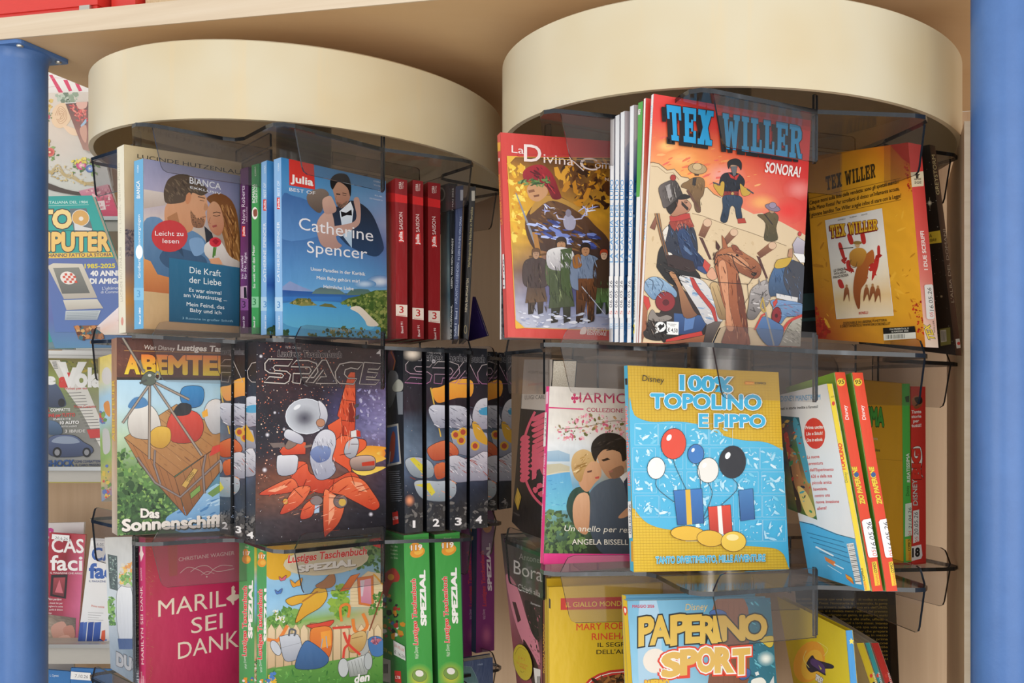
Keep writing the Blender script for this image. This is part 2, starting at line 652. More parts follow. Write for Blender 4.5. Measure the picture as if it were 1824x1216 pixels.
def slab(p, txt, q, fill, ol=None, ow=1.0, sh=None, sd=(0, 0)):
    """slab-serif wood-type lettering in the quad q (tl, tr, br, bl)"""
    Q = [p.T(x, y) for x, y in pairs(q)]
    tot = sum(.55 if c == ' ' else SLAB[c][0]+.14 for c in txt)-.14
    def mp(a, b):
        t = [Q[0][k]+(Q[1][k]-Q[0][k])*a for k in (0, 1)]
        z = [Q[3][k]+(Q[2][k]-Q[3][k])*a for k in (0, 1)]
        return (z[0]+(t[0]-z[0])*b, z[1]+(t[1]-z[1])*b)
    pcs = []
    x = 0
    for c in txt:
        if c == ' ':
            x += .55
            continue
        w_, L = SLAB[c]
        for poly in L:
            pcs.append([mp((x+a*w_)/tot, b) for a, b in pairs(poly)])
        x += w_+.14
    if sh:
        p.k += 1
        for pc in pcs:
            m = [(a+sd[0], b+sd[1]) for a, b in pc]
            p._line(m+[m[0]], ow*2, sh); p.k -= .4
            p._poly(m, sh); p.k -= .2
    if ol:
        p.k += 1
        for pc in pcs:
            p._line(pc+[pc[0]], ow*2, ol); p.k -= .5
    p.k += 2
    for pc in pcs:
        p.k += .5
        p._poly(pc, fill)
    p.k += 1

# ------------------------------------------------------------------ books
BOOKS = []
class Bk:
    def __init__(s, name, label, face, z, D, open_='R', fc='ffffff', lc=None, rc=None, page='e6dfd0', cat='book', group=None, inset=.0012):
        Q = pairs(face)
        ul, ur = (Q[0][0]+Q[3][0])/2, (Q[1][0]+Q[2][0])/2
        L, R = P(ul, CY, z[0]), P(ur, CY, z[1])
        d = (R-L)
        d.z = 0
        d.normalize()
        n = Vector((d.y, -d.x, 0))
        if n.dot(L-Vector((0, 0, EYE))) > 0:
            n = -n
        s.F = Paint(L, n, Q)
        tl, tr, br, bl = [s.F.ray(*q) for q in Q]
        if isinstance(D, tuple):      # ('L'|'R', u): thick enough for the far spine edge to show at column u
            p = tl if D[0] == 'L' else tr
            k = (D[1]-CX)/FOC
            D = (p.x-k*p.y)/(n.x-k*n.y)
            D = max(.003, min(.06, D))
        s.n, s.d, s.D = n, d, D
        s.c = [tl, tr, br, bl]
        s.b = [p-n*D for p in s.c]
        btl, btr, bbr, bbl = s.b
        s.L = Paint(tl, (bl-tl).cross(-n) if (bl-tl).cross(-n).dot(-d) > 0 else -(bl-tl).cross(-n), [proj(btl), proj(tl), proj(bl), proj(bbl)])
        s.R = Paint(tr, (br-tr).cross(-n) if (br-tr).cross(-n).dot(d) > 0 else -(br-tr).cross(-n), [proj(tr), proj(btr), proj(bbr), proj(br)])
        s.fc = fc
        s.cols = {'F': fc, 'L': lc or fc, 'R': rc or fc, 'B': fc}
        s.open = open_
        s.name, s.page, s.inset = name, page, inset
        base = (bl+br+s.b[2]+s.b[3])/4
        s.root = empty(name, base, label, cat, group)
        s.subs = []
        BOOKS.append(s)
    def sub(s, part, side, label=None):
        pl = {'F': s.F, 'L': s.L, 'R': s.R}[side]
        q = Paint(pl.p0, pl.n, pl.quad, 150)
        q.o = pl.o
        s.subs.append((part, q, label))
        return q
    def build(s):
        ev, ef, ec = [], [], []
        t = .0006
        n, d = s.n, s.d
        tl, tr, br, bl = s.c
        btl, btr, bbr, bbl = s.b
        def panel(q, nrm, col):
            i = len(ev)
            ev.extend(q)
            ev.extend([p-nrm*t for p in q])
            c = hexc(col)
            for f in ((0, 1, 2, 3), (7, 6, 5, 4), (0, 4, 5, 1), (1, 5, 6, 2), (2, 6, 7, 3), (3, 7, 4, 0)):
                ef.append(tuple(i+k for k in f))
                ec.append(c)
        if s.open != 'F':
            panel([tl, tr, br, bl], n, s.cols['F'])
        if s.open != 'L':
            panel([btl, tl, bl, bbl], s.L.n, s.cols['L'])
        if s.open != 'R':
            panel([tr, btr, bbr, br], s.R.n, s.cols['R'])
        if s.open != 'B':
            panel([btr, btl, bbl, bbr], -n, s.cols['B'])
        allp = Paint(s.F.p0, n, s.F.quad)
        for p in (s.F, s.L, s.R):
            allp.v += p.v
            allp.c += p.c
        link('cover', allp.mesh('cover', (ev, ef, ec)), M['print'], s.root)
        # page block
        i = s.inset
        up = Vector((0, 0, 1))
        dl = 0 if s.open == 'L' else 1
        def ins(p, sx, sz, sy):
            return p+d*sx*.0009-up*sz*i-n*sy*.0008
        pts = [ins(tl, 1, 1, 1), ins(tr, -1, 1, 1), ins(br, -1, -.3, 1), ins(bl, 1, -.3, 1),
               ins(btl, 1, 1, -1), ins(btr, -1, 1, -1), ins(bbr, -1, -.3, -1), ins(bbl, 1, -.3, -1)]
        me = bpy.data.meshes.new('page_block')
        fs = [(0, 3, 2, 1), (4, 5, 6, 7), (0, 1, 5, 4), (3, 7, 6, 2), (0, 4, 7, 3), (1, 2, 6, 5)]
        me.from_pydata([tuple(p) for p in pts], [], fs)
        at = me.color_attributes.new('Col', 'FLOAT_COLOR', 'CORNER')
        c = hexc(s.page)
        at.data.foreach_set('color', [*c, 1]*24)
        link('page_block', me, M['pages'], s.root)
        for part, q, lab in s.subs:
            o = link(part, q.mesh(part), M['print'], s.root)
            if lab:
                o['label'] = lab
# ------------------------------------------------------------------ setting
SD, SN = Vector((.959, -.282, 0)), Vector((.282, .959, 0))   # along the stand, into the stand
S0 = Vector((-.3436, 1.0135, 0))
def st(s, t, h=None, z=None):
    p = S0+SD*s+SN*t
    p.z = z if z is not None else level(p.x, h)
    return p
def slabbox(name, s0, s1, t0, t1, h0, h1, mat, parent=None, z0=None, edge=None):
    b = MB()
    bot = [st(s0, t0, h0, z0), st(s1, t0, h0, z0), st(s1, t1, h0, z0), st(s0, t1, h0, z0)]
    top = [st(s0, t0, h1), st(s1, t0, h1), st(s1, t1, h1), st(s0, t1, h1)]
    b.prism(bot, top)
    return b.build(name, mat, parent)
def structure(o):
    o['kind'] = 'structure'
    return o
fl = MB()
fl.prism([(-4, -2, -.05), (3, -2, -.05), (3, 4, -.05), (-4, 4, -.05)], [(-4, -2, 0), (3, -2, 0), (3, 4, 0), (-4, 4, 0)])
structure(fl.build('floor', M['floor']))
bw = MB()
bw.prism([(-4, 2.75, 0), (3, 2.75, 0), (3, 2.85, 0), (-4, 2.85, 0)], [(-4, 2.75, 2.9), (3, 2.75, 2.9), (3, 2.85, 2.9), (-4, 2.85, 2.9)])
structure(bw.build('wall_back', M['wall']))
cl = MB()
cl.prism([(-4, .2, 2.9), (3, .2, 2.9), (3, 2.85, 2.9), (-4, 2.85, 2.9)], [(-4, .2, 2.95), (3, .2, 2.95), (3, 2.85, 2.95), (-4, 2.85, 2.95)])
structure(cl.build('ceiling', M['wall']))

# display shelf over the two racks
SH = .385
sh = empty('wooden_shelf', st(.2, .2, SH), 'long pale beech shelf board running above both round book racks', 'shelf')
slabbox('board', -.372, 1.3, .002, .46, SH, SH+.024, M['wood'], sh)
slabbox('edge_band', -.372, 1.3, 0, .002, SH, SH+.024, M['wood_edge'], sh)
bp = empty('back_panel', st(.3, .465, z=0), 'beech wood panel standing behind the round book racks', 'panel')
slabbox('panel_board', -.2, 1.3, .462, .478, 0, SH, M['wood_v'], bp, z0=.0)
sp = empty('side_panel', st(.69, .28, z=0), 'narrow beech upright board beside the right blue post', 'panel')
slabbox('panel_board', .686, .702, .102, .37, 0, .272, M['wood_v'], sp, z0=.0)
slabbox('edge_band', .686, .702, .100, .102, 0, .272, M['wood_edge'], sp, z0=.0)

def post(s, t, label):
    c = st(s, t, z=0)
    top = level(c.x, SH)-.004
    r = empty('blue_post', c, label, 'post', 'blue tubular posts')
    b = MB()
    b.lathe([(.0279, 0), (.0279, top-.012), (.0295, top-.004), (.033, top), (.02, top), (.02, 0)], 48, c.x, c.y)
    b.build('tube', M['blue'], r, True)
    b = MB()
    b.lathe([(.05, 0), (.05, .006), (.028, .006), (.028, 0)], 32, c.x, c.y)
    b.build('foot_flange', M['blue'], r)
    b = MB()
    pts = []
    k = .036
    for sx, sy in ((-1, -1), (1, -1), (1, 1), (-1, 1)):
        p = (s+sx*k, t+sy*k)
        for q in range(4):
            a = math.atan2(sy, sx)+(-.785+q*.5236)
            pts.append((p[0]-sx*.006+.006*math.cos(a), p[1]-sy*.006+.006*math.sin(a)))
    b.prism([st(x, y, SH-.0045) for x, y in pts], [st(x, y, SH-.0003) for x, y in pts])
    b.build('mounting_plate', M['blue'], r)
    for sx, sy in ((.027, -.027), (.027, .027), (-.027, -.027), (-.027, .027)):
        q = st(s+sx, t+sy, SH)
        b = MB()
        b.lathe([(.0001, q.z-.0065), (.003, q.z-.0062), (.0038, q.z-.0048), (.0038, q.z-.0042), (.0001, q.z-.0042)], 16, q.x, q.y, closed=False)
        b.build('screw', M['screw'], r, True)
post(-.345, .038, 'round blue steel post with square top plate, left end of stand')
post(.7145, .038, 'round blue steel post right of the larger cream topped rack')

# red folders lying on the shelf
def lying(name, label, s0, s1, t0, t1, h, mat, cat, lid=None):
    r = empty(name, st((s0+s1)/2, (t0+t1)/2, SH+.024), label, cat)
    slabbox('case', s0, s1, t0+.002, t1, SH+.0242, SH+.0242+h, mat, r)
    if lid:
        slabbox('lid', s0-.002, s1+.002, t0, t1+.002, SH+.024+h*.28, SH+.024+h+.002, lid, r)
        slabbox('clasp', s1-.02, s1-.006, t0-.003, t0-.0002, SH+.024+h*.1, SH+.024+h*.26, M['screw'], r)
    return r
lying('red_box', 'flat glossy red lidded box lying on the shelf, left end', -.40, -.22, .018, .25, .045, M['red'], 'box', M['red'])
lying('red_folder', 'thin red folder lying on shelf between red box and yellowish book', -.212, -.18, .03, .25, .035, M['red'], 'folder')
r = lying('yellowed_book', 'yellowish paperback lying on shelf right of the red folder', -.175, -.02, .04, .24, .03, M['pages'], 'book')
for ch in r.children:
    me = ch.data
    at = me.color_attributes.new('Col', 'FLOAT_COLOR', 'CORNER')
    at.data.foreach_set('color', [.78, .6, .38, 1]*len(me.loops))
    ch.name = 'page_block'
slabbox('cover', -.176, -.018, .038, .242, SH+.0542, SH+.0556, mat_plain('yellow_cover_card', 'd9b070', .4), r)

# ------------------------------------------------------------------ revolving racks
ARM = [(-.132, -.1145), (-.121, -.1185), (-.1155, -.130), (-.1145, -.190), (-.1125, -.205), (-.105, -.2135), (-.094, -.2145),
       (.011, -.194), (.094, -.2145), (.105, -.2135), (.1125, -.205), (.1145, -.190)]
def rot(p, k, a=0.0):
    x, y = p
    for _ in range(k):
        x, y = -y, x
    c, d = math.cos(a), math.sin(a)
    return (x*c-y*d, x*d+y*c)
def rack(name, label, capc, trayc, ang, levels, caplo, caphi):
    root = empty(name, (trayc[0], trayc[1], 0), label, 'book rack', 'revolving book racks')
    zf = lambda x, h: level(x, h)
    b = MB()
    R = .24
    b.lathe([(R, caplo), (R, caphi), (R-.003, caphi+.002), (R-.005, caphi), (R-.005, caplo)], 128, capc[0], capc[1], zf)
    b.disc(R-.003, caphi-.004, 96, capc[0], capc[1], zf, 1)
    b.disc(R-.003, caphi-.001, 96, capc[0], capc[1], zf, 1)
    b.build('canopy', [M['cream'], M['cream_in']], root, True)
    b = MB()
    b.lathe([(.032, .02), (.032, EYE+caphi-.006), (.025, EYE+caphi-.006), (.025, .02)], 32, *trayc)
    b.build('pole', M['steel'], root, True)
    b = MB()
    b.lathe([(.0, .028), (.17, .022), (.2, .012), (.2, 0), (0, 0)], 64, *trayc, closed=False)
    b.build('base', M['steel'], root, True)
    def W(x, y, h, k):
        X, Y = rot((x, y), k, ang)
        X += trayc[0]
        Y += trayc[1]
        return Vector((X, Y, level(X, h)))
    for h in levels:
        t = MB()
        out = []
        for k in range(4):
            out += [(x, y, k) for x, y in ARM]
        t.prism([W(x, y, h-.0038, k) for x, y, k in out], [W(x, y, h, k) for x, y, k in out])
        t.m = [1]*len(t.m)
        t.m[0] = t.m[1] = 0
        tray = t.build('tray', [M['smoke'], M['smoke_edge']], root)
        lo, hi = h-.0038, h
        for k in range(4):
            def plate(nm, a, b_, dn, upp, taper, taper_end):
                """upright clear plate from plan point a to b_"""
                a, b_ = Vector((*a, 0)), Vector((*b_, 0))
                dr = (b_-a).normalized()
                nr = Vector((dr.y, -dr.x, 0))*.0011
                L = (b_-a).length
                prof = []
                if dn:
                    prof += [(0, lo), (taper*.8, lo-dn+.006), (taper, lo-dn+.002), (taper+.004, lo-dn), (L-taper_end, lo-dn), (L, lo)]
                    up_ = [(L, hi), (L-taper_end, hi+upp), (taper+.003, hi+upp), (taper*.7, hi+upp-.002), (taper*.5, hi+upp-.005), (0, hi)]
                for pr in ((prof,) if not upp else (prof, up_)):
                    q = MB()
                    A = [a+dr*s_ for s_, z in pr]
                    q.prism([W((p-nr).x, (p-nr).y, z, k) for p, (s_, z) in zip(A, pr)], [W((p+nr).x, (p+nr).y, z, k) for p, (s_, z) in zip(A, pr)], 1, 0)
                    yield q
            for nm, a, b_, tp in (('label_tab', (-.094, -.2128), (.010, -.1928), .010), ('label_tab', (.113, -.200), (.113, -.08), .010),
                                  ('rib', (.011, -.1925), (.011, -.186), .0003), ('divider', (.112, -.081), (.001, -.081), .0005)):
                m = MB()
                for q in plate(nm, a, b_, .042, 0 if h > .2 and nm == 'label_tab' else .0148, tp, .0002):
                    i = len(m.v)
                    m.v += q.v
                    m.f += [tuple(j+i for j in f) for f in q.f]
                    m.m += q.m
                m.build(nm, [M['smoke'], M['smoke_edge']], tray)
    return root
AL, AR = math.radians(38), math.radians(15)
TL_, TR_ = (-.349, 1.192), (.134, 1.047)
LV_L = (.262, .053, -.152, -.333)
LV_R = (.262, .053, -.152, -.357)
rack('revolving_book_rack', 'round cream topped revolving rack of smoky trays, left, further back', (-.356, 1.225), TL_, AL, LV_L, .271, .349)
rack('revolving_book_rack', 'round cream topped revolving rack beside right blue post, nearer one', (.142, 1.07), TR_, AR, LV_R, .270, .349)
# ================================================================== left rack, top row
BLACK, WHITE = '14120f', 'f4f2ee'
def romance_spine(p, ox, oy, sc, x, ytop, ybot, title, colr='f4f6fa', tag='e04038', k=1.0):
    """the usual small print along a pocket romance spine: series, red tag, title, numeral block"""
    p.at(ox, oy, sc)
    H = ybot-ytop
    p.tx('CORA', x+4*k, ytop+H*.075, x+4*k, ytop+H*.03, 9*k, colr)
    p.tx('BEST OF', x+7*k, ytop+H*.215, x+6*k, ytop+H*.13, 15*k, colr)
    p.rc(tag, x-10*k, ytop+H*.225, x+9*k, ytop+H*.29)
    p.tx('Julia', x+5*k, ytop+H*.285, x+5*k, ytop+H*.23, 12*k, 'ffffff', b=.02)
    p.tx(title, x+8*k, ytop+H*.70, x+6*k, ytop+H*.36, 17*k, colr, b=.004)
    p.rc('b9d8f0', x-30*k, ytop+H*.785, x+30*k, ytop+H*.865)
    p.tx('3', x-9*k, ytop+H*.845, x+11*k, ytop+H*.845, 40*k, '4f90cc')
    p.tx('Band 284', x+8*k, ytop+H*.965, x+8*k, ytop+H*.89, 10*k, colr)

b = Bk('paperback_book', 'tall cream paperback behind the embracing-couple romance at the rack\'s left', [221,257, 430,289, 428,601, 224.4,592], (1.03, 1.12), ('L', 208.3), fc='d8c49c', lc='e4dcc4')
f = b.F
f.grid(['dcc9a0 d6c096 d2bb92', 'd8c8a4 d4c098 d0bb90', 'd0bea0 c8b090 c8b090', '8a7c80 a08c88 b09888', '8c7c78 b08868 c09060', 'd09a58 cfa060 c89c60', 'a89484 b0987c b09878'], .03)
f.at(190, 240, 3.2).tx('LUCINDE HUTZENLAUB', 175, 132, 800, 232, 24, '3a3428')
f.sc(120, '5c5560 6c6470 77707c', 3, 9, 100,540, 160,540, 165,690, 100,690)
p = b.L.at(190, 240, 3.2)
p.tx('LUCINDE HUTZENLAUB', 92, 950, 84, 640, 14, 'b7ae98')
p.tx('In Liebe, deine Paula', 84, 560, 74, 160, 14, 'c9c0a8')
p.el('d8907c', 89, 1062, 7, 24)

b = Bk('paperback_book', 'romance paperback with embracing couple, red dot and teal panel on its cover', [255.6,282, 427.5,313, 426,593, 256,585], (1.0, 1.085), ('L', 238.4), fc='c4a27a', lc='5aa2cc')
f = b.F
f.grid(['9a9ab8 8f93b5 8488ae 7f84a8', 'a9a3bd b5a8b8 a89fb4 7c80a0', 'dcc8b8 dcc2ac b8a898 8c7a70', 'd8b894 d0a888 c8a078 a88a68', 'cfae80 c9a270 c09868 a88050', 'cba578 c29a6c b8905c a8804c'], .03)
f.at(190, 240, 3.2)
f.pg(('d6c8be', 'b9a69a'), 212,310, 330,330, 340,400, 212,420)
f.pg(('6a8cae', '4b6c8e'), 212,495, 300,472, 365,545, 470,540, 560,600, 590,720, 560,780, 355,815, 280,790, 240,720, 212,690, sm=1)
f.pg('3e5876', 300,700, 355,640, 470,660, 560,700, 560,760, 420,740, 355,760, sm=1)
f.pg('7f9ec0', 470,600, 540,590, 560,660, 500,690, sm=1)
f.pg('33475f', 360,560, 420,600, 440,700, 400,650)
f.pg(('dd9558', 'b96a3c'), 212,705, 250,720, 290,795, 355,812, 355,905, 212,890)
f.pg(('dba27a', 'c98a62'), 345,390, 450,330, 500,325, 560,345, 577,415, 562,440, 566,480, 545,530, 500,522, 482,548, 430,565, 360,560, 330,480, sm=1)
f.pg('b07850', 345,470, 400,440, 430,560, 360,560)
f.pg(('a87652', '8a5c40'), 478,430, 515,478, 556,478, 552,520, 520,532, 487,512, sm=1)
f.sc(70, '6a4a36 7a5640 5c4030', 1.5, 5, 480,435, 515,475, 556,472, 552,522, 518,530, 488,512, seed=9)
f.ln('6a4030', 3, 540,470, 566,466).ln('4a3424', 5, 520,352, 560,362).ln('5a3c2c', 3, 530,372, 556,378).pg('c08862', 560,390, 580,412, 568,430, 552,425, sm=1)
f.pg('5a4a3c', 330,300, 360,245, 440,223, 520,258, 578,318, 540,347, 490,330, 475,362, 455,340, 440,382, 345,392, 326,350, sm=1)
f.sc(60, '6d5b49 473a30 7d6a55', 6, 20, 335,290, 440,230, 560,310, 480,335, 350,385, asp=.25, seed=4, rot=.9)
f.el('cf8a60', 465, 362, 15, 34, .2)
f.pg('2b2a30', 556,520, 600,560, 620,640, 570,640)
f.pg(('7a4a26', '9c6a38'), 570,360, 640,333, 715,380, 750,500, 757,720, 722,742, 690,690, 660,570, 600,410, sm=1)
f.sc(70, 'b07c46 c8935a 6b4020', 14, 44, 650,380, 720,420, 750,560, 755,720, 700,690, 670,560, asp=.12, seed=5, rot=1.35)
f.pg(('d09a74', 'b9785a'), 572,430, 605,380, 645,410, 668,510, 645,572, 605,560, 578,510, sm=1)
f.ln('4a3428', 5, 605,446, 626,440, 648,446).ln('3a261e', 4, 606,460, 626,464, 646,458).ln('8a5a44', 3, 590,470, 580,500, 592,506)
f.pg('a04a44', 600,518, 625,512, 628,522, 605,530)
f.pg(('e6ddd4', 'bdb0a6'), 560,625, 640,600, 700,690, 757,725, 757,765, 580,705, sm=1)
f.pg('d99a72', 580,708, 640,700, 660,735, 600,738)
f.ln('4f7a34', 10, 612,640, 606,700)
f.ln('5f8a3c', 8, 622,640, 615,690)
f.el('d22f3c', 618, 612, 34, 28)
f.pg('a81c2c', 600,605, 620,592, 640,606, 622,628)
f.el('c93c3d', 358, 577, 103, 91)
f.tx('Leicht zu', 275, 574, 436, 577, 28, WHITE, b=.006).tx('lesen', 318, 617, 411, 619, 28, WHITE, b=.006)
f.pg(('2f6b8c', '2a5874'), 355,700, 757,757, 757,1092, 355,1065)
f.tx('Die Kraft', 472, 787, 650, 808, 38, WHITE, b=.004).tx('der Liebe', 470, 842, 652, 860, 38, WHITE, b=.004)
f.tx('Es war einmal', 470, 893, 652, 912, 23, WHITE, b=.006).tx('am Valentinstag ...', 438, 922, 685, 948, 23, WHITE, b=.006)
f.tx('Mein Feind, das', 455, 974, 670, 994, 23, WHITE, b=.006).tx('Baby und ich', 475, 1008, 652, 1024, 23, WHITE, b=.006)
f.tx('3 Romane in großer Schrift', 430, 1050, 720, 1068, 13, '9cc0d0')
f.tx('BIANCA', 472, 276, 650, 314, 38, 'ecebee', b=.012)
f.tx('EXKLUSIV', 475, 305, 650, 342, 13, 'ecebee', b=.01)
p = b.L.at(190, 240, 3.2)
p.rc(('79b8da', '79b8da'), 150, 872, 212, 942)
p.tx('CORA', 182, 215, 182, 172, 9, WHITE).tx('BIANCA', 190, 362, 188, 262, 20, WHITE, b=.01).tx('Großartiges Lesevergnügen', 193, 815, 190, 455, 15, WHITE)
p.el('f2f6f8', 186, 668, 20, 40)
p.tx('3', 172, 925, 192, 925, 42, '4a94c4').tx('Band 380', 194, 1078, 194, 985, 10, WHITE, b=.02)

b = Bk('paperback_book', 'slim purple-spined paperback beside the green-spined one, left rack top row', [442.5,297, 610,330, 612,604, 442.5,593], (1.065, 1.16), ('L', 428.4), fc='4a2a4e', lc='5b2d5c')
p = b.L.at(190, 240, 3.2)
p.grid(['5a2c5c 5a2c5c', '6a2f68 4e2650', '7a3a78 4c2450', '52264e 52264e'], .05)
p.tx('Nora Roberts', 790, 505, 786, 290, 20, 'e9dcea', b=.008).tx('DELUXE', 802, 495, 802, 410, 7, 'cbb0cc')
p.rc('e04038', 772, 520, 789, 580)
p.tx('Julia', 787, 577, 786, 525, 12, WHITE, b=.02).tx('Im Zweifel', 780, 820, 778, 690, 14, 'e9dcea', b=.006).tx('für Mr. Right', 798, 822, 797, 670, 14, 'e9dcea', b=.006)
p.pg('c0a0b4', 762,865, 800,860, 800,935, 762,930).pg('1d1418', 782,868, 796,868, 800,930, 784,930)
p.rc('8a4f8e', 750, 935, 810, 1000)
p.tx('3', 772, 985, 792, 985, 40, '3c1c40').tx('Band 30', 786, 1100, 786, 1035, 10, 'e9dcea', b=.02)

b = Bk('paperback_book', 'slim paperback with bright green spine between purple and pale blue spines', [461,291, 632,325, 634,604, 461,594], (1.045, 1.145), ('L', 448.3), fc='3d8a4c', lc='3f9a55')
p = b.L.at(190, 240, 3.2)
p.grid(['44a45c 3c9450', '3f9a55 3c9450', '43a25a 3e9652'], .03)
p.tx('CORA', 852, 235, 850, 180, 8, WHITE).tx('ROMANA', 848, 388, 846, 282, 18, WHITE, b=.014).tx('WEEKEND', 860, 388, 858, 284, 10, WHITE)
p.el('f0ece4', 845, 447, 17, 35)
p.pg('8a5040', 836,430, 856,425, 858,460, 840,465, sm=1)
p.tx('So weit wie das Meer', 848, 875, 844, 628, 15, WHITE, b=.004)
p.rc('86c596', 815, 922, 880, 984)
p.tx('3', 832, 970, 852, 970, 40, '2f7a44').tx('Band 37', 846, 1098, 846, 1035, 10, WHITE, b=.02)

def julia(name, label, face, z, D, dx, dy, sc):
    b = Bk('paperback_book', label, face, z, D, fc='4a86c0', lc='8fbce8')
    romance_spine(b.L, 460+dx, 260+dy, 3.377*sc, 122, 70, 1138, 'CATHERINE SPENCER', k=1.0)
    return b
b = julia('j', 'blue paperback just behind the bride-and-groom cover, its pale spine showing', [475.5,285.3, 665,325, 668,605, 475,595.5], (1.035, 1.122), ('L', 465.2), -23.6, 5, 1.02)
b.F.grid(['3a86c4 3a86c4', '4a8cc8 4a8cc8', '2c66b0 2c66b0', '2c66b0 2c66b0', '4a90d0 4a90d0', '2a58a4 2a58a4', '5aa4d8 5aa4d8', '4a90c8 4a90c8'], .02)
b.F.sc(30, '2c4a34 3c5a3a 56683c', 1.5, 5, 475,582, 490,582, 490,597, 475,597)
b = julia('j', 'blue romance paperback with bride and groom embracing above a bay', [501,280, 687,322, 690,603, 504,597], (1.02, 1.117), ('L', 487.4), 0, 0, 1)
f = b.F
f.grid(['3a88c6 3f8ac6 4a8cc2 5a92c0', '4d90c8 5a98ca 6a9ac4 7a9ac4', '4a7cb4 5a86b8 6480b0 8c98b8', '416ca6 4a78b0 4a74ac 5a74a8', '5288c2 5a90c6 5c94c8 5a8cc0', '5f9cd2 68a4d6 70a8d6 74acd6', '8ab6dc 9ac0e0 a4c8e2 a8cae4', '8ab8de 94c0e2 a0c8e4 a8cce4'], .015)
f.at(460, 260, 3.377)
f.pg(('3c67a2', '5a8cc4'), 146,300, 210,300, 300,330, 420,420, 420,520, 146,560, sm=1)
f.pg('8a9cc8', 146,845, 190,812, 260,845, 330,872, 146,872)
f.pg(('2a55a0', '60b4dc'), 146,866, 400,880, 780,892, 785,1168, 146,1142)
f.pg('3a78c0', 146,905, 500,905, 500,930, 146,930)
f.pg(('4a98d0', '6abee0'), 146,945, 560,950, 700,1080, 600,1110, 300,1100, 146,1060, sm=1)
f.pg(('56707c', '6a8478'), 320,888, 345,862, 375,850, 450,852, 490,865, 530,893)
f.pg(('4f6f70', '5f7c6c'), 525,897, 560,862, 610,858, 660,862, 700,895)
f.pg(('6a7038', '8a8a4c'), 185,946, 235,915, 290,915, 320,935, 357,958, 260,962)
f.sc(40, '4c5a2c 8f8a4a 6e6a34 a89a5c', 4, 12, 200,945, 250,916, 300,918, 345,955)
f.pg('6e7040', 362,962, 400,946, 440,950, 474,974)
f.pg(('4e6a30', '6a7c3c'), 490,945, 540,915, 620,898, 700,868, 785,866, 790,1168, 725,1080, 690,1050, 640,1002, 590,968)
f.sc(260, '42602a 5b7634 748a42 8a9a50 3a5226 9aa058', 5, 16, 500,945, 620,900, 780,870, 780,1160, 730,1080, 640,1000)
f.pg('ecdfcb', 552,976, 608,964, 680,1030, 724,1078, 660,1082, 640,1048, 600,1004, sm=1)
f.sc(120, '2f4a3a 3f5a34 5c6a3c 7a7c48', 5, 16, 300,1130, 480,1085, 640,1100, 785,1110, 785,1168, 300,1160)
f.sc(20, '2c4a34 3c5a3a', 5, 14, 146,1110, 190,1110, 190,1140, 146,1140)
f.glow('dfe9f2', None, 730, 815, 80, 40).glow('c8dcf0', None, 640, 830, 70, 26)
f.pg(('262a34', '2c4668'), 440,380, 490,360, 560,328, 640,362, 700,440, 752,590, 742,640, 690,664, 560,610, 500,560, 440,470, sm=1)
f.pg(('eef3f7', 'a8c4dc'), 488,392, 555,333, 572,380, 562,470, 562,612, 512,545)
f.pg('14151b', 495,392, 527,402, 560,382, 563,418, 530,415, 500,428)
f.pg(('c89a80', 'a87460'), 445,238, 480,214, 535,240, 553,300, 532,350, 497,372, 470,350, 460,310, sm=1)
f.pg('8a6a58', 470,335, 500,352, 535,328, 530,352, 497,374, 472,356)
f.sc(40, '4a3830 5c463c', 1.5, 4, 470,335, 500,350, 535,322, 530,352, 497,374, 472,356).ln('2a1e1c', 4, 505,282, 530,288).ln('3a2a26', 3, 506,294, 528,299).ln('7a4a40', 3, 478,342, 498,344).ln('9c7460', 3, 470,300, 462,322, 474,326)
f.pg('1b191c', 432,205, 470,168, 530,172, 556,228, 553,305, 535,252, 480,216, 445,262, sm=1)
f.pg('2a2422', 468,285, 492,288, 492,294, 468,292)
f.pg(('cfa898', 'b08a80'), 350,470, 400,398, 445,410, 470,560, 502,600, 450,620, 375,590, sm=1)
f.pg(('86766a', '5e5048'), 293,295, 330,265, 390,258, 424,290, 402,330, 372,402, 320,372, 295,335, sm=1)
f.pg(('d8b09c', 'bd9486'), 385,325, 430,300, 452,330, 469,385, 442,406, 398,402, sm=1)
f.pg('c49c8e', 438,490, 560,462, 590,420, 572,322, 606,318, 614,440, 582,492, 462,542, sm=1)
f.pg('dc362f', 183,70, 332,96, 340,262, 186,236)
f.tx('Julia', 196, 214, 328, 240, 46, 'fbf7f2', b=.03).tx('BEST OF', 186, 270, 342, 294, 21, 'f2f2f4', b=.008)
f.tx('Catherine', 243, 500, 690, 574, 76, 'efedf0').tx('Spencer', 292, 640, 654, 682, 74, 'efedf0')
f.tx('Unser Paradies in der Karibik', 315, 748, 642, 780, 21, WHITE, b=.01).tx('Mein Baby gehört mir!', 350, 800, 608, 823, 21, WHITE, b=.01).tx('Heimliche Liebe', 392, 854, 572, 868, 21, WHITE, b=.01)
f.tx('3 ROMANE', 432, 1112, 554, 1118, 18, 'cbbd92')
f.tx('CORA', 692, 215, 738, 225, 10, 'dfe6f0', b=.01).tx('Verlag', 692, 238, 742, 248, 11, 'dfe6f0').tx('5,99', 720, 274, 744, 280, 13, 'dfe6f0').tx('EUR', 700, 300, 746, 310, 8, 'dfe6f0').tx('ÖSTERREICH', 668, 318, 746, 332, 8, 'dfe6f0')

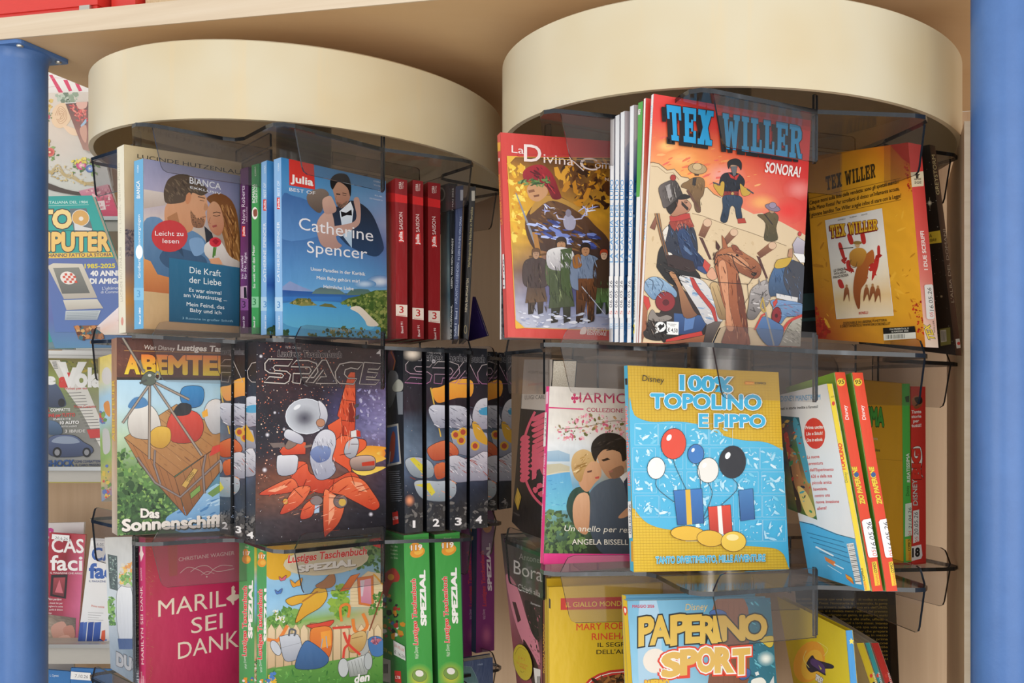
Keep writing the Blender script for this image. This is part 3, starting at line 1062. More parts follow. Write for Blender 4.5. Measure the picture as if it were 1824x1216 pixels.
def saison(label, face, z, dx, dy, sc):
    b = Bk('paperback_book', label, face, z, .112, open_='B', fc='8e1a1e', lc='a81e20', group='deep red romance paperbacks')
    p = b.F.at(660+dx, 260+dy, 3.2*sc)
    p.grid(['931a20 8a161c', '96191e 8c161b', '9a1a1e 90171b', '94181c 8c1519'], .02)
    p.pg('da2426', 130,268, 212,284, 212,328, 130,316)
    p.tx('CORA', 178, 244, 176, 204, 16, 'f0e4dc', b=.012).tx('Verlag', 188, 244, 186, 204, 8, 'e6cfc8')
    p.tx('SAISON', 184, 476, 182, 376, 21, 'f0dcd6').pg('d8302c', 160,486, 188,480, 190,545, 162,550)
    p.tx('Julia', 182, 545, 181, 488, 20, 'f8ece6', b=.03)
    p.pg('f0dccb', 142,902, 211,906, 211,974, 142,966)
    p.tx('3', 164, 950, 188, 951, 40, 'c01e20', b=.01).tx('Romane', 154, 966, 200, 969, 7, 'c01e20')
    p.tx('Band 91', 187, 1066, 184, 1002, 13, 'f0dcd6', b=.012)
    q = b.L.at(660, 260, 3.2)
    if dx == 0:
        q.pg('dc2a2a', 60,262, 141,268, 141,318, 60,316)
    else:
        q.pg('dc2a2a', (735-660)*3.2-70,262, (763-660)*3.2,290, (763-660)*3.2,345, (735-660)*3.2-70,318)
    return b
saison('leftmost of three deep red spines right of the bride-and-groom cover', [703.7,317, 725.2,321, 725.6,603, 705.3,603], (1.11, 1.1165), 0, 0, 1)
saison('middle one of the three deep red paperback spines, left rack top row', [735,320, 753.7,323, 754.7,603.5, 734.5,603], (1.125, 1.131), 29.2, 3, .99)
saison('rightmost of three deep red spines, beside the grey sea cover', [762,324, 784.4,327, 783.7,604.7, 763,604], (1.142, 1.149), 58, 6.5, .985)

b = Bk('paperback_book', 'hardback with stormy grey sea cover and dark dotted spine', [785,330.5, 799.5,326, 802,605, 785,605], (1.19, 1.15), .010, open_='L', fc='2a4450', rc='16181c')
b.F.grid(['1c2a34 1c2a34', '24343c 2c4048', '304a54 3c5862', '6f9096 4a6a74', '5c8490 8aa4a8', '2c5468 4a7484', '9cb0b4 8098a0', 'e6e4e0 e6e4e0'], .12)
b.F.at(660, 260, 3.2).el('c9c4bc', 402, 275, 24, 40).el('3a4248', 402, 275, 17, 30)
p = b.R.at(660, 260, 3.2)
p.tx('7 MAI 2026', 472, 370, 474, 240, 9, 'd8d4cc', b=.02).tx('LESEN, WAS MICH BEWEGT', 466, 810, 472, 525, 9, 'd8d4cc', b=.02).tx('EINE AUSWAHL', 462, 1095, 466, 905, 9, 'd8d4cc', b=.02)
b = Bk('paperback_book', 'thin navy spine between the sea cover and the black leaning spine', [811.5,332, 825.6,330, 816.5,604.7, 808,604.7], (1.135, 1.1362), .09, open_='B', fc='26345e')
p = b.F.at(660, 260, 3.2)
p.tx('IN DEN RUINEN VON ORIAK', 508, 650, 520, 400, 12, 'aab4d0').tx('ATLANTIS-LEGENDEN', 494, 900, 504, 665, 14, 'aab4d0').tx('Staffel II · Band 1', 488, 1085, 496, 925, 13, 'c4cce0')
p.rc('c8ccd8', 512, 250, 528, 310)
q = b.sub('price_label', 'F', 'small white price label')
q.at(660, 260, 3.2).pg('dcdad4', 500,1018, 517,1015, 514,1084, 497,1083)
b = Bk('paperback_book', 'black paperback leaning at the right end of top row, gold spine lettering', [836,333.5, 847.5,331.5, 834,604.5, 826,604.5], (1.12, 1.1212), .09, open_='B', fc='1e1814', lc='121010')
p = b.F.at(660, 260, 3.2)
p.tx('Verhängnisvolle Nächte in Marokko', 566, 692, 584, 348, 14, 'b0a070').tx('NINA BAUMGARTEN', 550, 945, 560, 755, 14, 'c8b898')
p.rc('bcb6a8', 576, 255, 594, 312)
p.el('8a7a50', 541, 1045, 9, 25).el('1e1814', 541, 1045, 6, 19)
b = Bk('folded_leaflet', 'dark purple leaflet sliding out below the black leaning paperback', [842,528, 844,528, 868,597.5, 834,607], (1.2, 1.19), .003, open_='R', fc='33245c', cat='leaflet')
b.F.grid(['4a3474 3c2a64', '3a2a66 33245c', '2c2052 382866'], .1)
b.F.at(660, 260, 3.2).ln('6a5a98', 2, 610,940, 640,1040)
# ================================================================== right rack, top row
b = Bk('comic_album', 'red framed comic album with hooded robed man and four standing adventurers', [891.4,235.5, 1092,251.5, 1092,606, 904.5,600], (.92, .957), ('L', 885.6), fc='cc3a34', lc='d4504a')
f = b.F.at(870, 220, 2.897)
f.grid(['cf4038 c4362f b8302a', 'd4463e c83a33 c23630', 'd64a42 d0423a cc3e36', 'd94e45 d4463d cf4238'], .02)
f.grid(['8c5a1c 6a4016 54341a 6e4418', 'd89a24 a4681c 6a4420 c08420', 'e8b42c d09826 c48c24 d89a28', 'd8a838 a87030 98602c b87a2c', '8a6a50 5a4a60 4a4468 7a5c50', 'a8a4b4 6a6a90 585a84 8a8498', 'd0d0dc c0c4d4 b4b8cc b4b4c8'], .12, 6, quad=[96,170, 645,178, 645,1068, 140,1052], seed=5)
f.sc(120, '5a3212 3e2410 7a4a18 e0a030 c8841e', 10, 44, 330,190, 645,190, 645,420, 480,440, 380,330, asp=.4, seed=8)
f.sc(60, 'f0c840 e8b030 f4d860 d08a1c', 8, 30, 110,200, 180,220, 200,560, 130,600, asp=.5, seed=9)
f.pg(('6a4426', '3a2a26'), 205,455, 280,380, 360,372, 470,440, 545,520, 620,600, 640,720, 560,700, 430,690, 300,660, 230,640, 190,540, sm=1)
f.sc(80, '8a5e34 55381f 3e2c22 74502c', 14, 46, 215,460, 360,385, 520,520, 620,620, 430,660, 230,600, asp=.2, seed=10, rot=.5)
f.pg('b98a3c', 240,405, 300,372, 380,385, 480,440, 520,470, 500,480, 400,420, 310,400, 215,470, sm=1)
f.pg('c89468', 200,330, 235,300, 290,310, 305,360, 262,400, 225,395, 205,370, sm=1)
f.pg('8a5a3c', 205,345, 235,338, 240,352, 208,358)
f.pg('7a4a30', 232,370, 262,365, 262,375, 236,380)
f.pg(('a8202c', '6e141e'), 178,250, 220,218, 280,215, 330,262, 362,340, 375,385, 330,388, 300,330, 240,295, 190,300, sm=1)
f.sc(26, '8a1a26 c03038 5a1018', 8, 28, 190,240, 290,222, 350,340, 330,370, 290,300, asp=.25, seed=2, rot=.7)
f.sc(34, '4a6a34 6a8a4a 34502a 86a060', 9, 22, 150,290, 330,275, 335,305, 250,325, 155,310, asp=.35, seed=11)
f.pg('8c8c96', 138,355, 146,362, 262,650, 250,662)
f.pg('b07a3a', 225,560, 250,560, 275,690, 250,700)
f.ln('6a4a2a', 10, 210,688, 300,672)
f.sc(60, '2a3060 4a58a0 7888c8 b8c4f0 39407a', 12, 50, 220,520, 330,500, 470,560, 600,580, 520,640, 350,600, 240,570, asp=.25, seed=12, rot=.25)
f.pg('a8a4b8', 385,500, 400,470, 425,470, 450,500, 440,545, 400,545, sm=1).el('8c8494', 412, 462, 15, 20)
f.ln('c4c0d8', 7, 395,495, 360,490, 350,470).ln('c4c0d8', 7, 440,495, 480,490, 500,460)
f.sc(16, 'f0f0fc c8c8f0 a8b0e8', 3, 30, 290,415, 350,415, 350,465, 290,465, asp=.12, seed=2).sc(16, 'f0f0fc c8c8f0 a8b0e8', 3, 34, 475,430, 540,430, 540,480, 475,480, asp=.12, seed=4)
f.aol = ('2a1e18', .5)
def figure(f, x, y, h, coat, legs, skin, hair, wd=1.0, skirt=0):
    """a small standing painted figure, feet at (x, y)"""
    u = h/8
    f.pg((legs, '2e2822'), x-u*.9*wd, y-3.6*u, x+u*.9*wd, y-3.6*u, x+u*.85, y-.2*u, x+u*.25, y, x+u*.1, y-2.4*u, x-u*.35, y-.1*u, x-u*.95, y)
    if skirt:
        f.pg((coat, legs), x-u*.8*wd, y-4.6*u, x+u*.8*wd, y-4.6*u, x+u*1.25*wd, y-1.6*u, x-u*1.2*wd, y-1.4*u)
    f.pg((coat, coat), x-u*1.35*wd, y-6.4*u, x-u*.4, y-7*u, x+u*.4, y-7*u, x+u*1.35*wd, y-6.4*u, x+u*1.5*wd, y-4.4*u, x+u*1.0*wd, y-3.4*u, x-u*1.0*wd, y-3.4*u, x-u*1.5*wd, y-4.4*u, sm=1)
    f.el(skin, x, y-7.4*u, u*.42, u*.58)
    f.pg(hair, x-u*.5, y-7.3*u, x-u*.45, y-8*u, x, y-8.2*u, x+u*.45, y-8*u, x+u*.5, y-7.3*u, x+u*.3, y-7.7*u, x-u*.3, y-7.7*u, sm=1)
figure(f, 245, 985, 335, '4a3a36', '6a5038', 'b08a6c', '6a4a30', 1.1, 1)
figure(f, 375, 1030, 435, '55603e', '4a5238', 'b88a64', '3a2a20', 1.0, 1)
f.pg(('e4e0dc', 'aaa4a8'), 300,665, 345,640, 400,640, 440,670, 435,745, 390,760, 310,745, sm=1)
f.pg('4a5a34', 372,650, 430,640, 420,900, 372,850).pg('4c5638', 312,760, 372,770, 365,880, 315,885)
figure(f, 500, 1030, 405, '7a88a0', '7a4a26', 'b8845c', '2e221c', 1.05)
f.pg('a0662c', 435,690, 470,675, 480,735, 440,745, sm=1)
f.pg(('7a4a28', '4a2e1c'), 462,800, 560,800, 560,905, 520,920, 465,905)
figure(f, 595, 985, 330, '4a3424', '5a7a44', 'd8b090', 'b04020', .9, 1)
f.ln('c8ccd4', 4, 480,840, 605,990)
f.sc(50, 'e8e8f0 c4c8d8 9aa0bc', 8, 30, 150,960, 640,990, 640,1060, 150,1045, asp=.3, seed=14, rot=0)
f.aol = None
f.sc(60, '2a1e1a 5a4a40 7a6658', 6, 30, 190,700, 300,720, 310,960, 200,960, asp=.08, seed=51, rot=1.4)
f.sc(50, '38402a 6c7850 2a3020 8a9468', 6, 34, 320,760, 430,660, 430,920, 330,930, asp=.08, seed=52, rot=1.45)
f.sc(40, 'f4f0ec 8c8890 c8c4c4', 6, 26, 300,660, 430,660, 420,740, 310,740, asp=.1, seed=53, rot=1.2)
f.sc(50, '5c6a84 94a4bc 4a5468', 6, 30, 440,700, 560,690, 550,800, 460,800, asp=.08, seed=54, rot=1.4)
f.sc(50, '4a2c18 a4683c 2e1c12', 6, 30, 465,800, 560,800, 550,1010, 480,1010, asp=.08, seed=55, rot=1.45)
f.sc(30, '38502a 86a868', 6, 26, 570,800, 620,800, 620,970, 575,970, asp=.08, seed=56, rot=1.45)
for x, y in ((245, 672), (375, 618), (500, 655), (595, 680)):
    f.ln('3a241a', 2, x-10,y-4, x-3,y-4).ln('3a241a', 2, x+3,y-4, x+10,y-4).ln('7a4a38', 2, x-4,y+10, x+5,y+10)
f.ln('e6b23c', 4, 96,172, 140,1053, 645,1068)
f.ln('e6b23c', 4, 96,172, 645,178)
for a in ((94,168, 142,170, 100,215), (138,1012, 188,1055, 140,1058)):
    f.pg('e6b23c', *a)
f.pg('c43a34', 150,172, 645,178, 645,165, 150,160)
f.tx('La', 118, 150, 182, 158, 40, 'f0dcd6').tx('D', 183, 195, 270, 200, 92, 'f0dcd6', b=.01).tx('ivina', 283, 203, 438, 218, 50, 'f0dcd6').tx('C', 470, 235, 560, 245, 66, 'f0dcd6', b=.006).tx('ommedia', 548, 232, 780, 240, 46, 'f0dcd6')
f.ln('f0dcd6', 5, 415,175, 490,245, sm=1).ln('e6b23c', 3, 282,185, 645,190)
f.tx('N.', 600, 296, 624, 298, 17, 'f0dcd6')
f.tx('SERGIO', 508, 1062, 606, 1066, 13, 'f0d8d0', b=.03).tx('BONELLI', 508, 1076, 606, 1080, 13, 'f0d8d0', b=.03).tx('EDITORE', 508, 1090, 606, 1094, 13, 'f0d8d0', b=.03)
f.pg('f0d8d0', 470,1085, 478,1058, 495,1048, 505,1060, 498,1085, sm=1)
p = b.L.at(870, 220, 2.897)
p.tx('LA DIVINA COMMEDIA', 72, 520, 60, 260, 10, 'f0b040', b=.01).tx('1', 52, 195, 58, 195, 18, 'f6e4dc').pg('f0b040', 44,100, 62,95, 62,140, 46,145)
q = b.sub('date_sticker', 'L', 'white date sticker')
q.at(870, 220, 2.897).pg('f2f0ee', 76,675, 88,672, 92,850, 80,853).tx('11.05', 87, 840, 85, 700, 8, '504c58')
b = Bk('comic_album', 'grey and white comic album half hidden behind the red framed album', [893.5,330, 1075,330, 1076,604, 893,604], (.938, .972), .006, fc='55575a', lc='e8e6e2')
b.F.sc(60, '2e2e30 77787c 46484c', 1, 5, 889,420, 912,420, 912,604, 889,604)

def caccia(label, face, z, Lu, n):
    b = Bk('comic_book', label, face, z, ('L', Lu), fc='1d3f6e', lc='eceef0', group='white spined comics, top row')
    tl, br = face[0], face[6]
    w_ = tl-Lu
    f = b.F
    y0, y1 = face[1], face[7]
    f.grid(['d8ccd0 d8ccd0', '2a5a94 1c3f70', '24548c 163260', '2c5f98 1e4474', '2f6aa4 24507e'], .08, 5, quad=[tl,y0+38, tl+24,y0+18, br+24,y1, br,y1])
    f.pg('d8c8ca', tl-1,y0-2, tl+26,y0-2, tl+26,y0+28, tl,y0+66)
    f.sc(30, '4a7ab0 7aa0c8 16305a', 1, 4, tl,y0+90, tl+14,y0+90, br+12,y1, br,y1, seed=n)
    p = b.L
    cx0, cx1 = (tl+Lu)/2+2.6, (br+face[6]-w_*1.02)/2+2.6
    def X(v):
        return cx0+(cx1-cx0)*(v-y0)/(y1-y0)
    p.tx('LA CACCIA DEL LUPO', X(467), 467, X(320), 320, 6.2, '4f9cd6', b=.01)
    p.tx('TEX', X(586), 586, X(575), 575, 5.5, '9cc4e4', b=.01)
    q = b.sub('date_sticker', 'L', 'white date sticker with handwritten date')
    q.pg('f6f5f4', X(495)-5.6, 492, X(495)+1.8, 491, X(563)+1.8, 566, X(563)-5.6, 566)
    q.tx('06.05.26', X(548), 548, X(500), 500, 5.2, '4c4a58', sh=.15).tx('5', X(560), 560, X(553), 553, 5, 'e09088')
    return b
caccia('first of four white spined comics, right beside the red framed album', [1094.6,210, 1290,226, 1290,612, 1092.4,608.4], (.897, .972), 1087, 1)
caccia('second of four white spined comics right of the red framed album', [1104,203.5, 1300,221, 1300,612, 1102.3,608.6], (.888, .963), 1095.8, 2)
caccia('third of four white spined comics, next to last before the green spine', [1113.2,197.5, 1310,215, 1310,612, 1111.2,609], (.878, .953), 1105.2, 3)
caccia('fourth of four white spined comics, touching the green spine', [1130,186.6, 1325,207, 1325,613, 1124.6,609.6], (.866, .941), 1122, 4)
b = Bk('comic_book', 'green spined comic between white spined comics and the red cowboy comics', [1145.2,180, 1340,202, 1335,613, 1136,610], (.855, .932), ('L', 1137), fc='3c7a38', lc='eef0ec')
p = b.L.at(1080, 150, 4.8)
p.pg('55a848', 268,140, 315,140, 300,700, 285,960, 255,965, 250,900)
p.pg('f0ecea', 274,215, 292,212, 290,258, 272,262).tx('24', 291, 252, 290, 220, 12, '3a3a34')
p.at(1080, 380, 4.676).tx('IL CERCATORE DI PISTE', 238, 905, 244, 500, 15, '4a4844', b=.02)
p.pg('e8d83c', 213,925, 236,925, 234,1000, 213,1000).pg('3a3a28', 218,945, 232,945, 231,975, 218,975)

def tex(label, face, z, Lu, full):
    b = Bk('comic_book', label, face, z, ('L', Lu), fc='e0433c', lc='f2f1ee', group='cowboy comics, two copies', page='efe9dc')
    return b
b = tex('hidden second copy of cowboy comic behind the big red cowboy cover', [1150.5,174.5, 1395,217, 1378,614, 1137,610], (.843, .925), 1146.6, 0)
b.F.grid(['e24640 e24640', 'e8665a e8665a', 'd8b488 d8b488', 'd0b070 c8b080', 'c8a878 8a6a54', 'b07868 8a6a54'], .05)
p = b.L.at(1080, 380, 4.676)
p.tx('SONORA!', 268, 230, 274, 0, 16, '88c4e0', b=.02)
b = tex('big red comic cover with riders, cowboys and adobe wall', [1164.8,167, 1444.6,214.6, 1424.4,617, 1142,610], (.832, .914), 1160, 1)
f = b.F
f.grid(['e23c38 e03a36 de3834 dc3633 da3634', 'e24a40 e14238 e03c36 dd3834 d93634', 'e87a50 f09450 ea6a44 de4038 d83632', 'f0a468 f5a858 ee8a58 e46450 d83a38', 'eab080 f2a860 e8805c e67a64 dc4640', 'dcb890 e8b080 ec9468 e67868 e0604c', 'd8bc98 d8bc98 e0b088 ec8c58 e66a44', 'd8bc98 d4b890 d4b890 dcb088 e88850', 'd4b890 d4b890 d0b488 d0b488 d4b48c', 'd0b488 ccb084 ccb084 c8ac84 c8ac84', 'c8a880 c8a880 c4a47c c4a47c c0a078'], .02, 5)
f.at(1080, 150, 4.8)
f.glow('f8c878', None, 520, 530, 110, 70).glow('f2a49c', None, 1010, 780, 200, 130).glow('ec8c84', None, 1650, 900, 150, 110).glow('e8403a', None, 1550, 1080, 160, 120).glow('f6b068', None, 1330, 1010, 150, 90).glow('f8bc70', None, 640, 640, 160, 90)
f.sc(60, 'f09a58 ea7a50 f4b070 e8685a', 12, 50, 400,420, 1300,640, 1300,960, 980,940, 400,640, asp=.25, seed=21, rot=-.3)
# adobe wall
f.pg('dcc4a0', 345,690, 400,668, 450,680, 520,735, 580,725, 640,790, 700,800, 740,850, 800,900, 860,880, 920,940, 980,960, 1080,1010, 1180,1070, 1260,1110, 1330,1100, 1500,1180, 1720,1300, 1720,1700, 300,1700)
f.ln('7a6248', 7, 375,668, 400,668, 450,680, 520,735, 580,725, 640,790, 700,800, 740,850, 800,900, 860,880, 920,940, 980,970)
f.ln('8a7050', 4, 385,700, 440,705, 510,760, 570,755, 620,815)
f.at(1080, 380, 4.676)
f.pg('d9c09a', 320,0, 720,0, 900,60, 1400,230, 1660,330, 1640,600, 1620,1110, 290,1090, 320,500)
f.ln('8c7458', 5, 715,0, 800,20, 1000,95, 1200,160, 1500,270)
f.sc(90, 'c8ac84 e4cca8 bca078 d0b48c', 6, 26, 330,100, 700,30, 1380,260, 1640,560, 1500,960, 340,520, asp=.5, seed=6)
def peg(x0, y0, x1, y1, r):
    f.pg('5a3a34', x1-r*.6,y1, x1+r*.3,y1+10, x1+r*2.4,y1+190, x1+r*1.8,y1+190)
    dx, dy = x1-x0, y1-y0
    l = math.hypot(dx, dy)
    nx, ny = -dy/l*r, dx/l*r
    f.pg(('9a6a4e', '6e4634'), x0+nx,y0+ny, x1+nx*.8,y1+ny*.8, x1-nx*.8,y1-ny*.8, x0-nx,y0-ny)
    f.el('d8b494', x0, y0, r*1.0, r*.95, ol='6a4a38', ow=.6)
peg(842, 78, 792, 195, 36)
peg(1062, 158, 985, 245, 33)
peg(1382, 268, 1268, 352, 33)
# figures on the wall
f.aol = ('2c2220', .55)
f.at(1080, 150, 4.8)
f.pg(('8a6a44', '6a5038'), 690,830, 740,800, 800,795, 840,830, 830,940, 800,990, 805,1090, 760,1080, 735,960, 690,900, 640,880, 650,850, sm=1)
f.pg('3a3432', 740,800, 770,800, 760,870, 735,860)
f.ln('6a4a3c', 22, 690,905, 800,1085)
f.el('c09470', 772, 745, 26, 34).pg('4a3428', 752,765, 792,765, 790,780, 755,780)
f.el('b89a70', 778, 722, 80, 46, .12, ol='5a4632', ow=.8).el('d2b488', 776, 705, 40, 30)
f.pg(('2a2c34', '1e2028'), 985,780, 1040,755, 1130,765, 1180,820, 1170,880, 1130,905, 1120,945, 1005,945, 1000,870, 965,860, sm=1)
f.pg('c43a34', 1040,755, 1090,790, 1140,765, 1110,820, 1060,800)
f.pg('c8a040', 985,830, 1010,850, 990,960, 920,880, 925,840, 960,870, sm=1).pg('c8a040', 1140,850, 1180,880, 1230,910, 1220,945, 1160,950, sm=1)
f.ln('4a4a50', 12, 910,840, 975,862).ln('4a4a50', 12, 1200,895, 1258,935)
f.pg('8a3430', 1005,915, 1130,915, 1135,955, 1000,955).el('c8a060', 1078, 935, 14, 14)
f.pg(('34465c', '263242'), 1000,955, 1135,955, 1165,1000, 1150,1060, 1160,1150, 1115,1150, 1095,1055, 1060,1050, 1030,1175, 975,1165, 995,1060, sm=1)
f.pg('b04030', 1118,1150, 1180,1145, 1195,1185, 1125,1190)
f.el('b89478', 1088, 700, 30, 40).pg('6a6a6c', 1060,705, 1118,700, 1105,780, 1082,785)
f.pg('2a2a2c', 1035,670, 1075,640, 1125,640, 1155,675, 1150,735, 1125,700, 1065,690, 1045,725, sm=1)
f.pg(('6a5a3c', '504a34'), 1345,1110, 1390,1095, 1440,1100, 1470,1140, 1450,1230, 1460,1330, 1350,1330, 1360,1190, 1290,1120, sm=1)
f.el('b08a6c', 1415, 1075, 26, 30).el('8a7a8c', 1420, 1055, 66, 28, .3, ol='4a4250', ow=.7).el('9c8ca0', 1420, 1035, 32, 26)
f.ln('3a3430', 10, 1350,1110, 1420,1200)
# nearest rider
f.at(1080, 380, 4.676)
f.pg(('a06a54', '7a4c3c'), 362,120, 420,0, 440,10, 400,140)
f.pg(('34302e', '1e1a1a'), 420,410, 440,300, 500,250, 560,350, 740,470, 770,560, 560,600, 430,470, sm=1)
f.pg(('3c404c', '2a2e3c'), 480,200, 520,90, 600,60, 700,90, 740,160, 760,280, 750,340, 700,360, 640,380, 560,360, 500,330, sm=1)
f.pg(('34486c', '222c48'), 590,150, 640,120, 700,200, 740,300, 800,370, 830,420, 800,480, 740,460, 650,390, 600,260, sm=1)
f.pg('5c7498', 640,260, 690,300, 720,340, 700,350, 650,310)
f.pg('9a4034', 520,80, 560,20, 690,20, 730,110, 690,120, 660,85, 600,90, 570,150, 540,120)
f.sc(40, 'b85a48 7a3028 c8705a', 8, 26, 560,60, 710,60, 725,110, 580,140, asp=.2, seed=3, rot=1.4)
f.pg('b8403a', 525,25, 560,0, 690,0, 700,40, 620,60, 530,70)
f.pg('e0d8cc', 460,180, 500,110, 515,130, 480,300, 540,330, 560,380, 500,330, sm=1)
f.pg(('a87a50', '6e4a34'), 400,0, 440,0, 470,180, 525,380, 500,390, 440,180).ln('4a4a4c', 9, 418,0, 500,360)
f.pg('3a2a28', 495,350, 560,345, 720,400, 745,480, 680,490, 510,440)
f.pg('c24a40', 800,440, 815,380, 865,430, 840,500).pg('3a4c78', 755,440, 800,440, 840,500, 820,505, 755,470)
f.pg('d8a080', 835,500, 880,450, 920,530, 880,555, 840,530, sm=1)
f.at(1080, 150, 4.8)
f.pg(('c89478', 'a87458'), 575,985, 640,965, 700,1000, 725,1040, 700,1090, 650,1110, 560,1130, 545,1060, sm=1)
f.pg('2c2420', 510,1050, 560,990, 610,970, 600,1040, 570,1090, 540,1110, sm=1).pg('3a2c26', 640,1000, 700,1060, 690,1080, 640,1030)
f.pg(('6a605c', '2c2826', 'h'), 445,890, 500,840, 590,825, 650,940, 660,965, 600,985, 500,1060, 470,1000, sm=1)
f.pg('a49c98', 500,870, 545,850, 560,960, 530,985).pg('2a2624', 600,980, 660,940, 718,965, 660,985, sm=1)
f.el('a83a34', 568, 800, 24, 26)
# saddle, leg, bedroll
f.at(1080, 380, 4.676)
f.pg(('3a2c2a', '241e1e'), 560,600, 700,690, 760,800, 820,900, 800,1100, 480,1080, 420,900, 480,760, sm=1)
f.pg('c84038', 305,680, 350,700, 365,770, 340,810, 290,740).pg(('b06e4c', '8a543c'), 290,700, 340,810, 330,960, 295,1080)
f.pg(('3c5a8a', '2c4470'), 560,830, 800,850, 830,920, 780,1000, 560,1010)
f.pg('5a7cb0', 650,850, 740,850, 720,960, 640,980)
f.pg('cc4038', 495,1050, 640,1010, 790,980, 800,1015, 620,1050, 490,1075)
f.pg(('b06e48', '8a5238'), 480,1072, 640,1050, 800,1015, 830,1000, 800,1110, 470,1090)
f.pg(('3e342e', '28221f'), 330,960, 360,850, 440,830, 540,880, 520,1020, 440,1060, 330,1040, 305,990, sm=1)
f.pg('8a8078', 345,870, 380,800, 430,860, 500,845, 545,870, 480,900, 380,895, sm=1)
f.pg(('98b4cc', '6a88a8'), 305,600, 350,540, 420,530, 500,570, 580,650, 570,700, 470,640, 400,720, 330,660, sm=1)
f.ln('46566c', 7, 350,545, 385,570, 380,640, sm=1).ln('46566c', 7, 420,532, 470,580, 450,640, sm=1).ln('52647c', 3, 330,590, 480,600)
f.el('8c2c30', 488, 735, 82, 82, ol='4a1a1e', ow=1).el('5c1c22', 492, 742, 26, 24)
f.pg(('d8d4d0', 'c0bcbc'), 600,530, 690,525, 800,560, 880,660, 950,800, 960,900, 840,930, 760,800, 690,690, sm=1)
f.sc(50, '7a98b8 a4b8cc e8e4e0 8ca4c0', 10, 46, 640,545, 780,570, 940,800, 930,900, 840,920, 720,700, asp=.2, seed=7, rot=.4)
f.pg('b83e38', 690,530, 720,535, 780,640, 900,790, 925,910, 905,915, 870,810, 720,620)
f.pg(('b8845c', '7a5038'), 520,500, 560,490, 600,560, 640,640, 720,800, 750,850, 640,860, 590,620, sm=1)
f.pg(('c8a878', '8a6c48'), 860,600, 920,580, 980,700, 1030,850, 940,880, 900,760, sm=1)
f.ln('6a5238', 4, 880,610, 960,850).ln('6a5238', 4, 920,600, 1000,830)
f.pg(('6a5e58', '3c3432'), 830,930, 900,900, 955,900, 860,1100, 800,1110)
# horse
f.pg(('b06a44', '8a4a30'), 915,330, 1000,280, 1060,330, 1080,440, 1110,560, 1140,720, 1170,960, 1180,1110, 960,1105, 1010,900, 960,720, 930,560, 900,430, sm=1)
f.pg('d0906a', 930,420, 985,400, 1010,560, 1020,760, 1060,960, 1000,960, 985,760, 950,600, sm=1)
f.pg('6e3a28', 1080,500, 1120,600, 1160,820, 1175,1000, 1120,900, 1090,700, sm=1)
f.pg(('b4714a', '7e4832'), 920,340, 1000,285, 1080,290, 1160,340, 1240,390, 1285,450, 1275,520, 1230,545, 1160,520, 1090,480, 1000,400, sm=1)
f.pg('8a4c36', 1040,265, 1080,270, 1110,310, 1130,345, 1060,320, sm=1)
f.pg('c88a64', 1000,330, 1080,340, 1180,420, 1160,450, 1060,400, sm=1)
f.el('2a1c18', 1225, 505, 22, 14).el('1c1412', 1085, 350, 11, 9)
f.pg('a4603e', 958,180, 985,220, 1010,290, 965,290).pg('4a2a22', 908,225, 945,280, 930,310, 910,290)
f.sc(24, '3a241e 5a3828 241814', 8, 34, 890,330, 930,300, 920,460, 885,440, asp=.2, seed=5, rot=1.9)
f.ln('3a2c28', 8, 920,350, 1000,340, 1060,360, 1200,470, 1240,440).ln('3a2c28', 7, 1040,340, 1060,420, 1100,500).ln('2c2422', 5, 760,530, 930,575, 1180,590, 1250,490)
f.ln('2c2422', 4, 1170,590, 1180,700, 1140,760)
# second horse and soldier
f.pg(('b0a8a4', '6a625e'), 1200,640, 1270,580, 1330,560, 1370,650, 1340,760, 1290,800, 1230,880, 1170,870, 1180,760, sm=1)
f.sc(40, '8a827e c8c0bc 5a5450', 8, 34, 1210,640, 1330,580, 1350,720, 1200,860, asp=.3, seed=9)
f.pg('8a827e', 1265,540, 1285,600, 1262,600).pg('8a827e', 1330,530, 1342,590, 1320,590)
f.ln('3c3634', 5, 1220,660, 1290,680, 1330,640).ln('3c3634', 5, 1190,800, 1240,820)
f.pg(('54749c', '3c4858'), 1345,600, 1370,500, 1420,420, 1480,385, 1580,400, 1660,480, 1640,740, 1560,710, 1400,690, 1360,690, sm=1)
f.pg('4a4c54', 1500,420, 1580,400, 1660,480, 1640,740, 1540,700, 1470,560, sm=1)
f.pg('c8a444', 1395,440, 1420,390, 1480,375, 1540,370, 1500,440, 1420,460, sm=1)
f.pg(('c4bcc4', 'a098a4'), 1545,260, 1585,195, 1650,235, 1640,340, 1560,330).el('cc4440', 1605, 172, 14, 18)
f.pg('ece8e4', 1550,330, 1640,340, 1660,410, 1610,410).pg('b88a6c', 1515,300, 1545,290, 1545,370, 1505,360)
f.pg('d8d4d0', 1410,665, 1590,700, 1585,745, 1410,705)
f.pg(('7898c0', '54749c'), 1380,720, 1620,750, 1625,840, 1450,860, 1380,780, sm=1)
f.pg(('7896b8', '5878a0'), 1380,790, 1450,770, 1620,760, 1620,850, 1500,860, 1440,920, sm=1).el('8c2c30', 1412, 850, 40, 70, .1, ol='4a1a1e', ow=1).el('4c1a20', 1410, 852, 11, 16)
f.pg('c44a42', 1380,740, 1415,710, 1420,740, 1390,790)
f.pg(('b4aea0', '8c8678'), 1480,1000, 1540,900, 1625,850, 1615,1112, 1440,1110, sm=1)
f.sc(60, '8a8474 c8c2b4 6e695e a49e90', 6, 26, 1500,960, 1620,870, 1612,1090, 1470,1080, asp=.2, seed=8, rot=.6)
f.ln('c44a42', 22, 1625,850, 1520,900, 1460,990, 1430,1090, sm=1)
f.pg(('5c7ca8', '46618c'), 1240,960, 1300,860, 1400,900, 1470,960, 1430,1100, 1330,1095, sm=1)
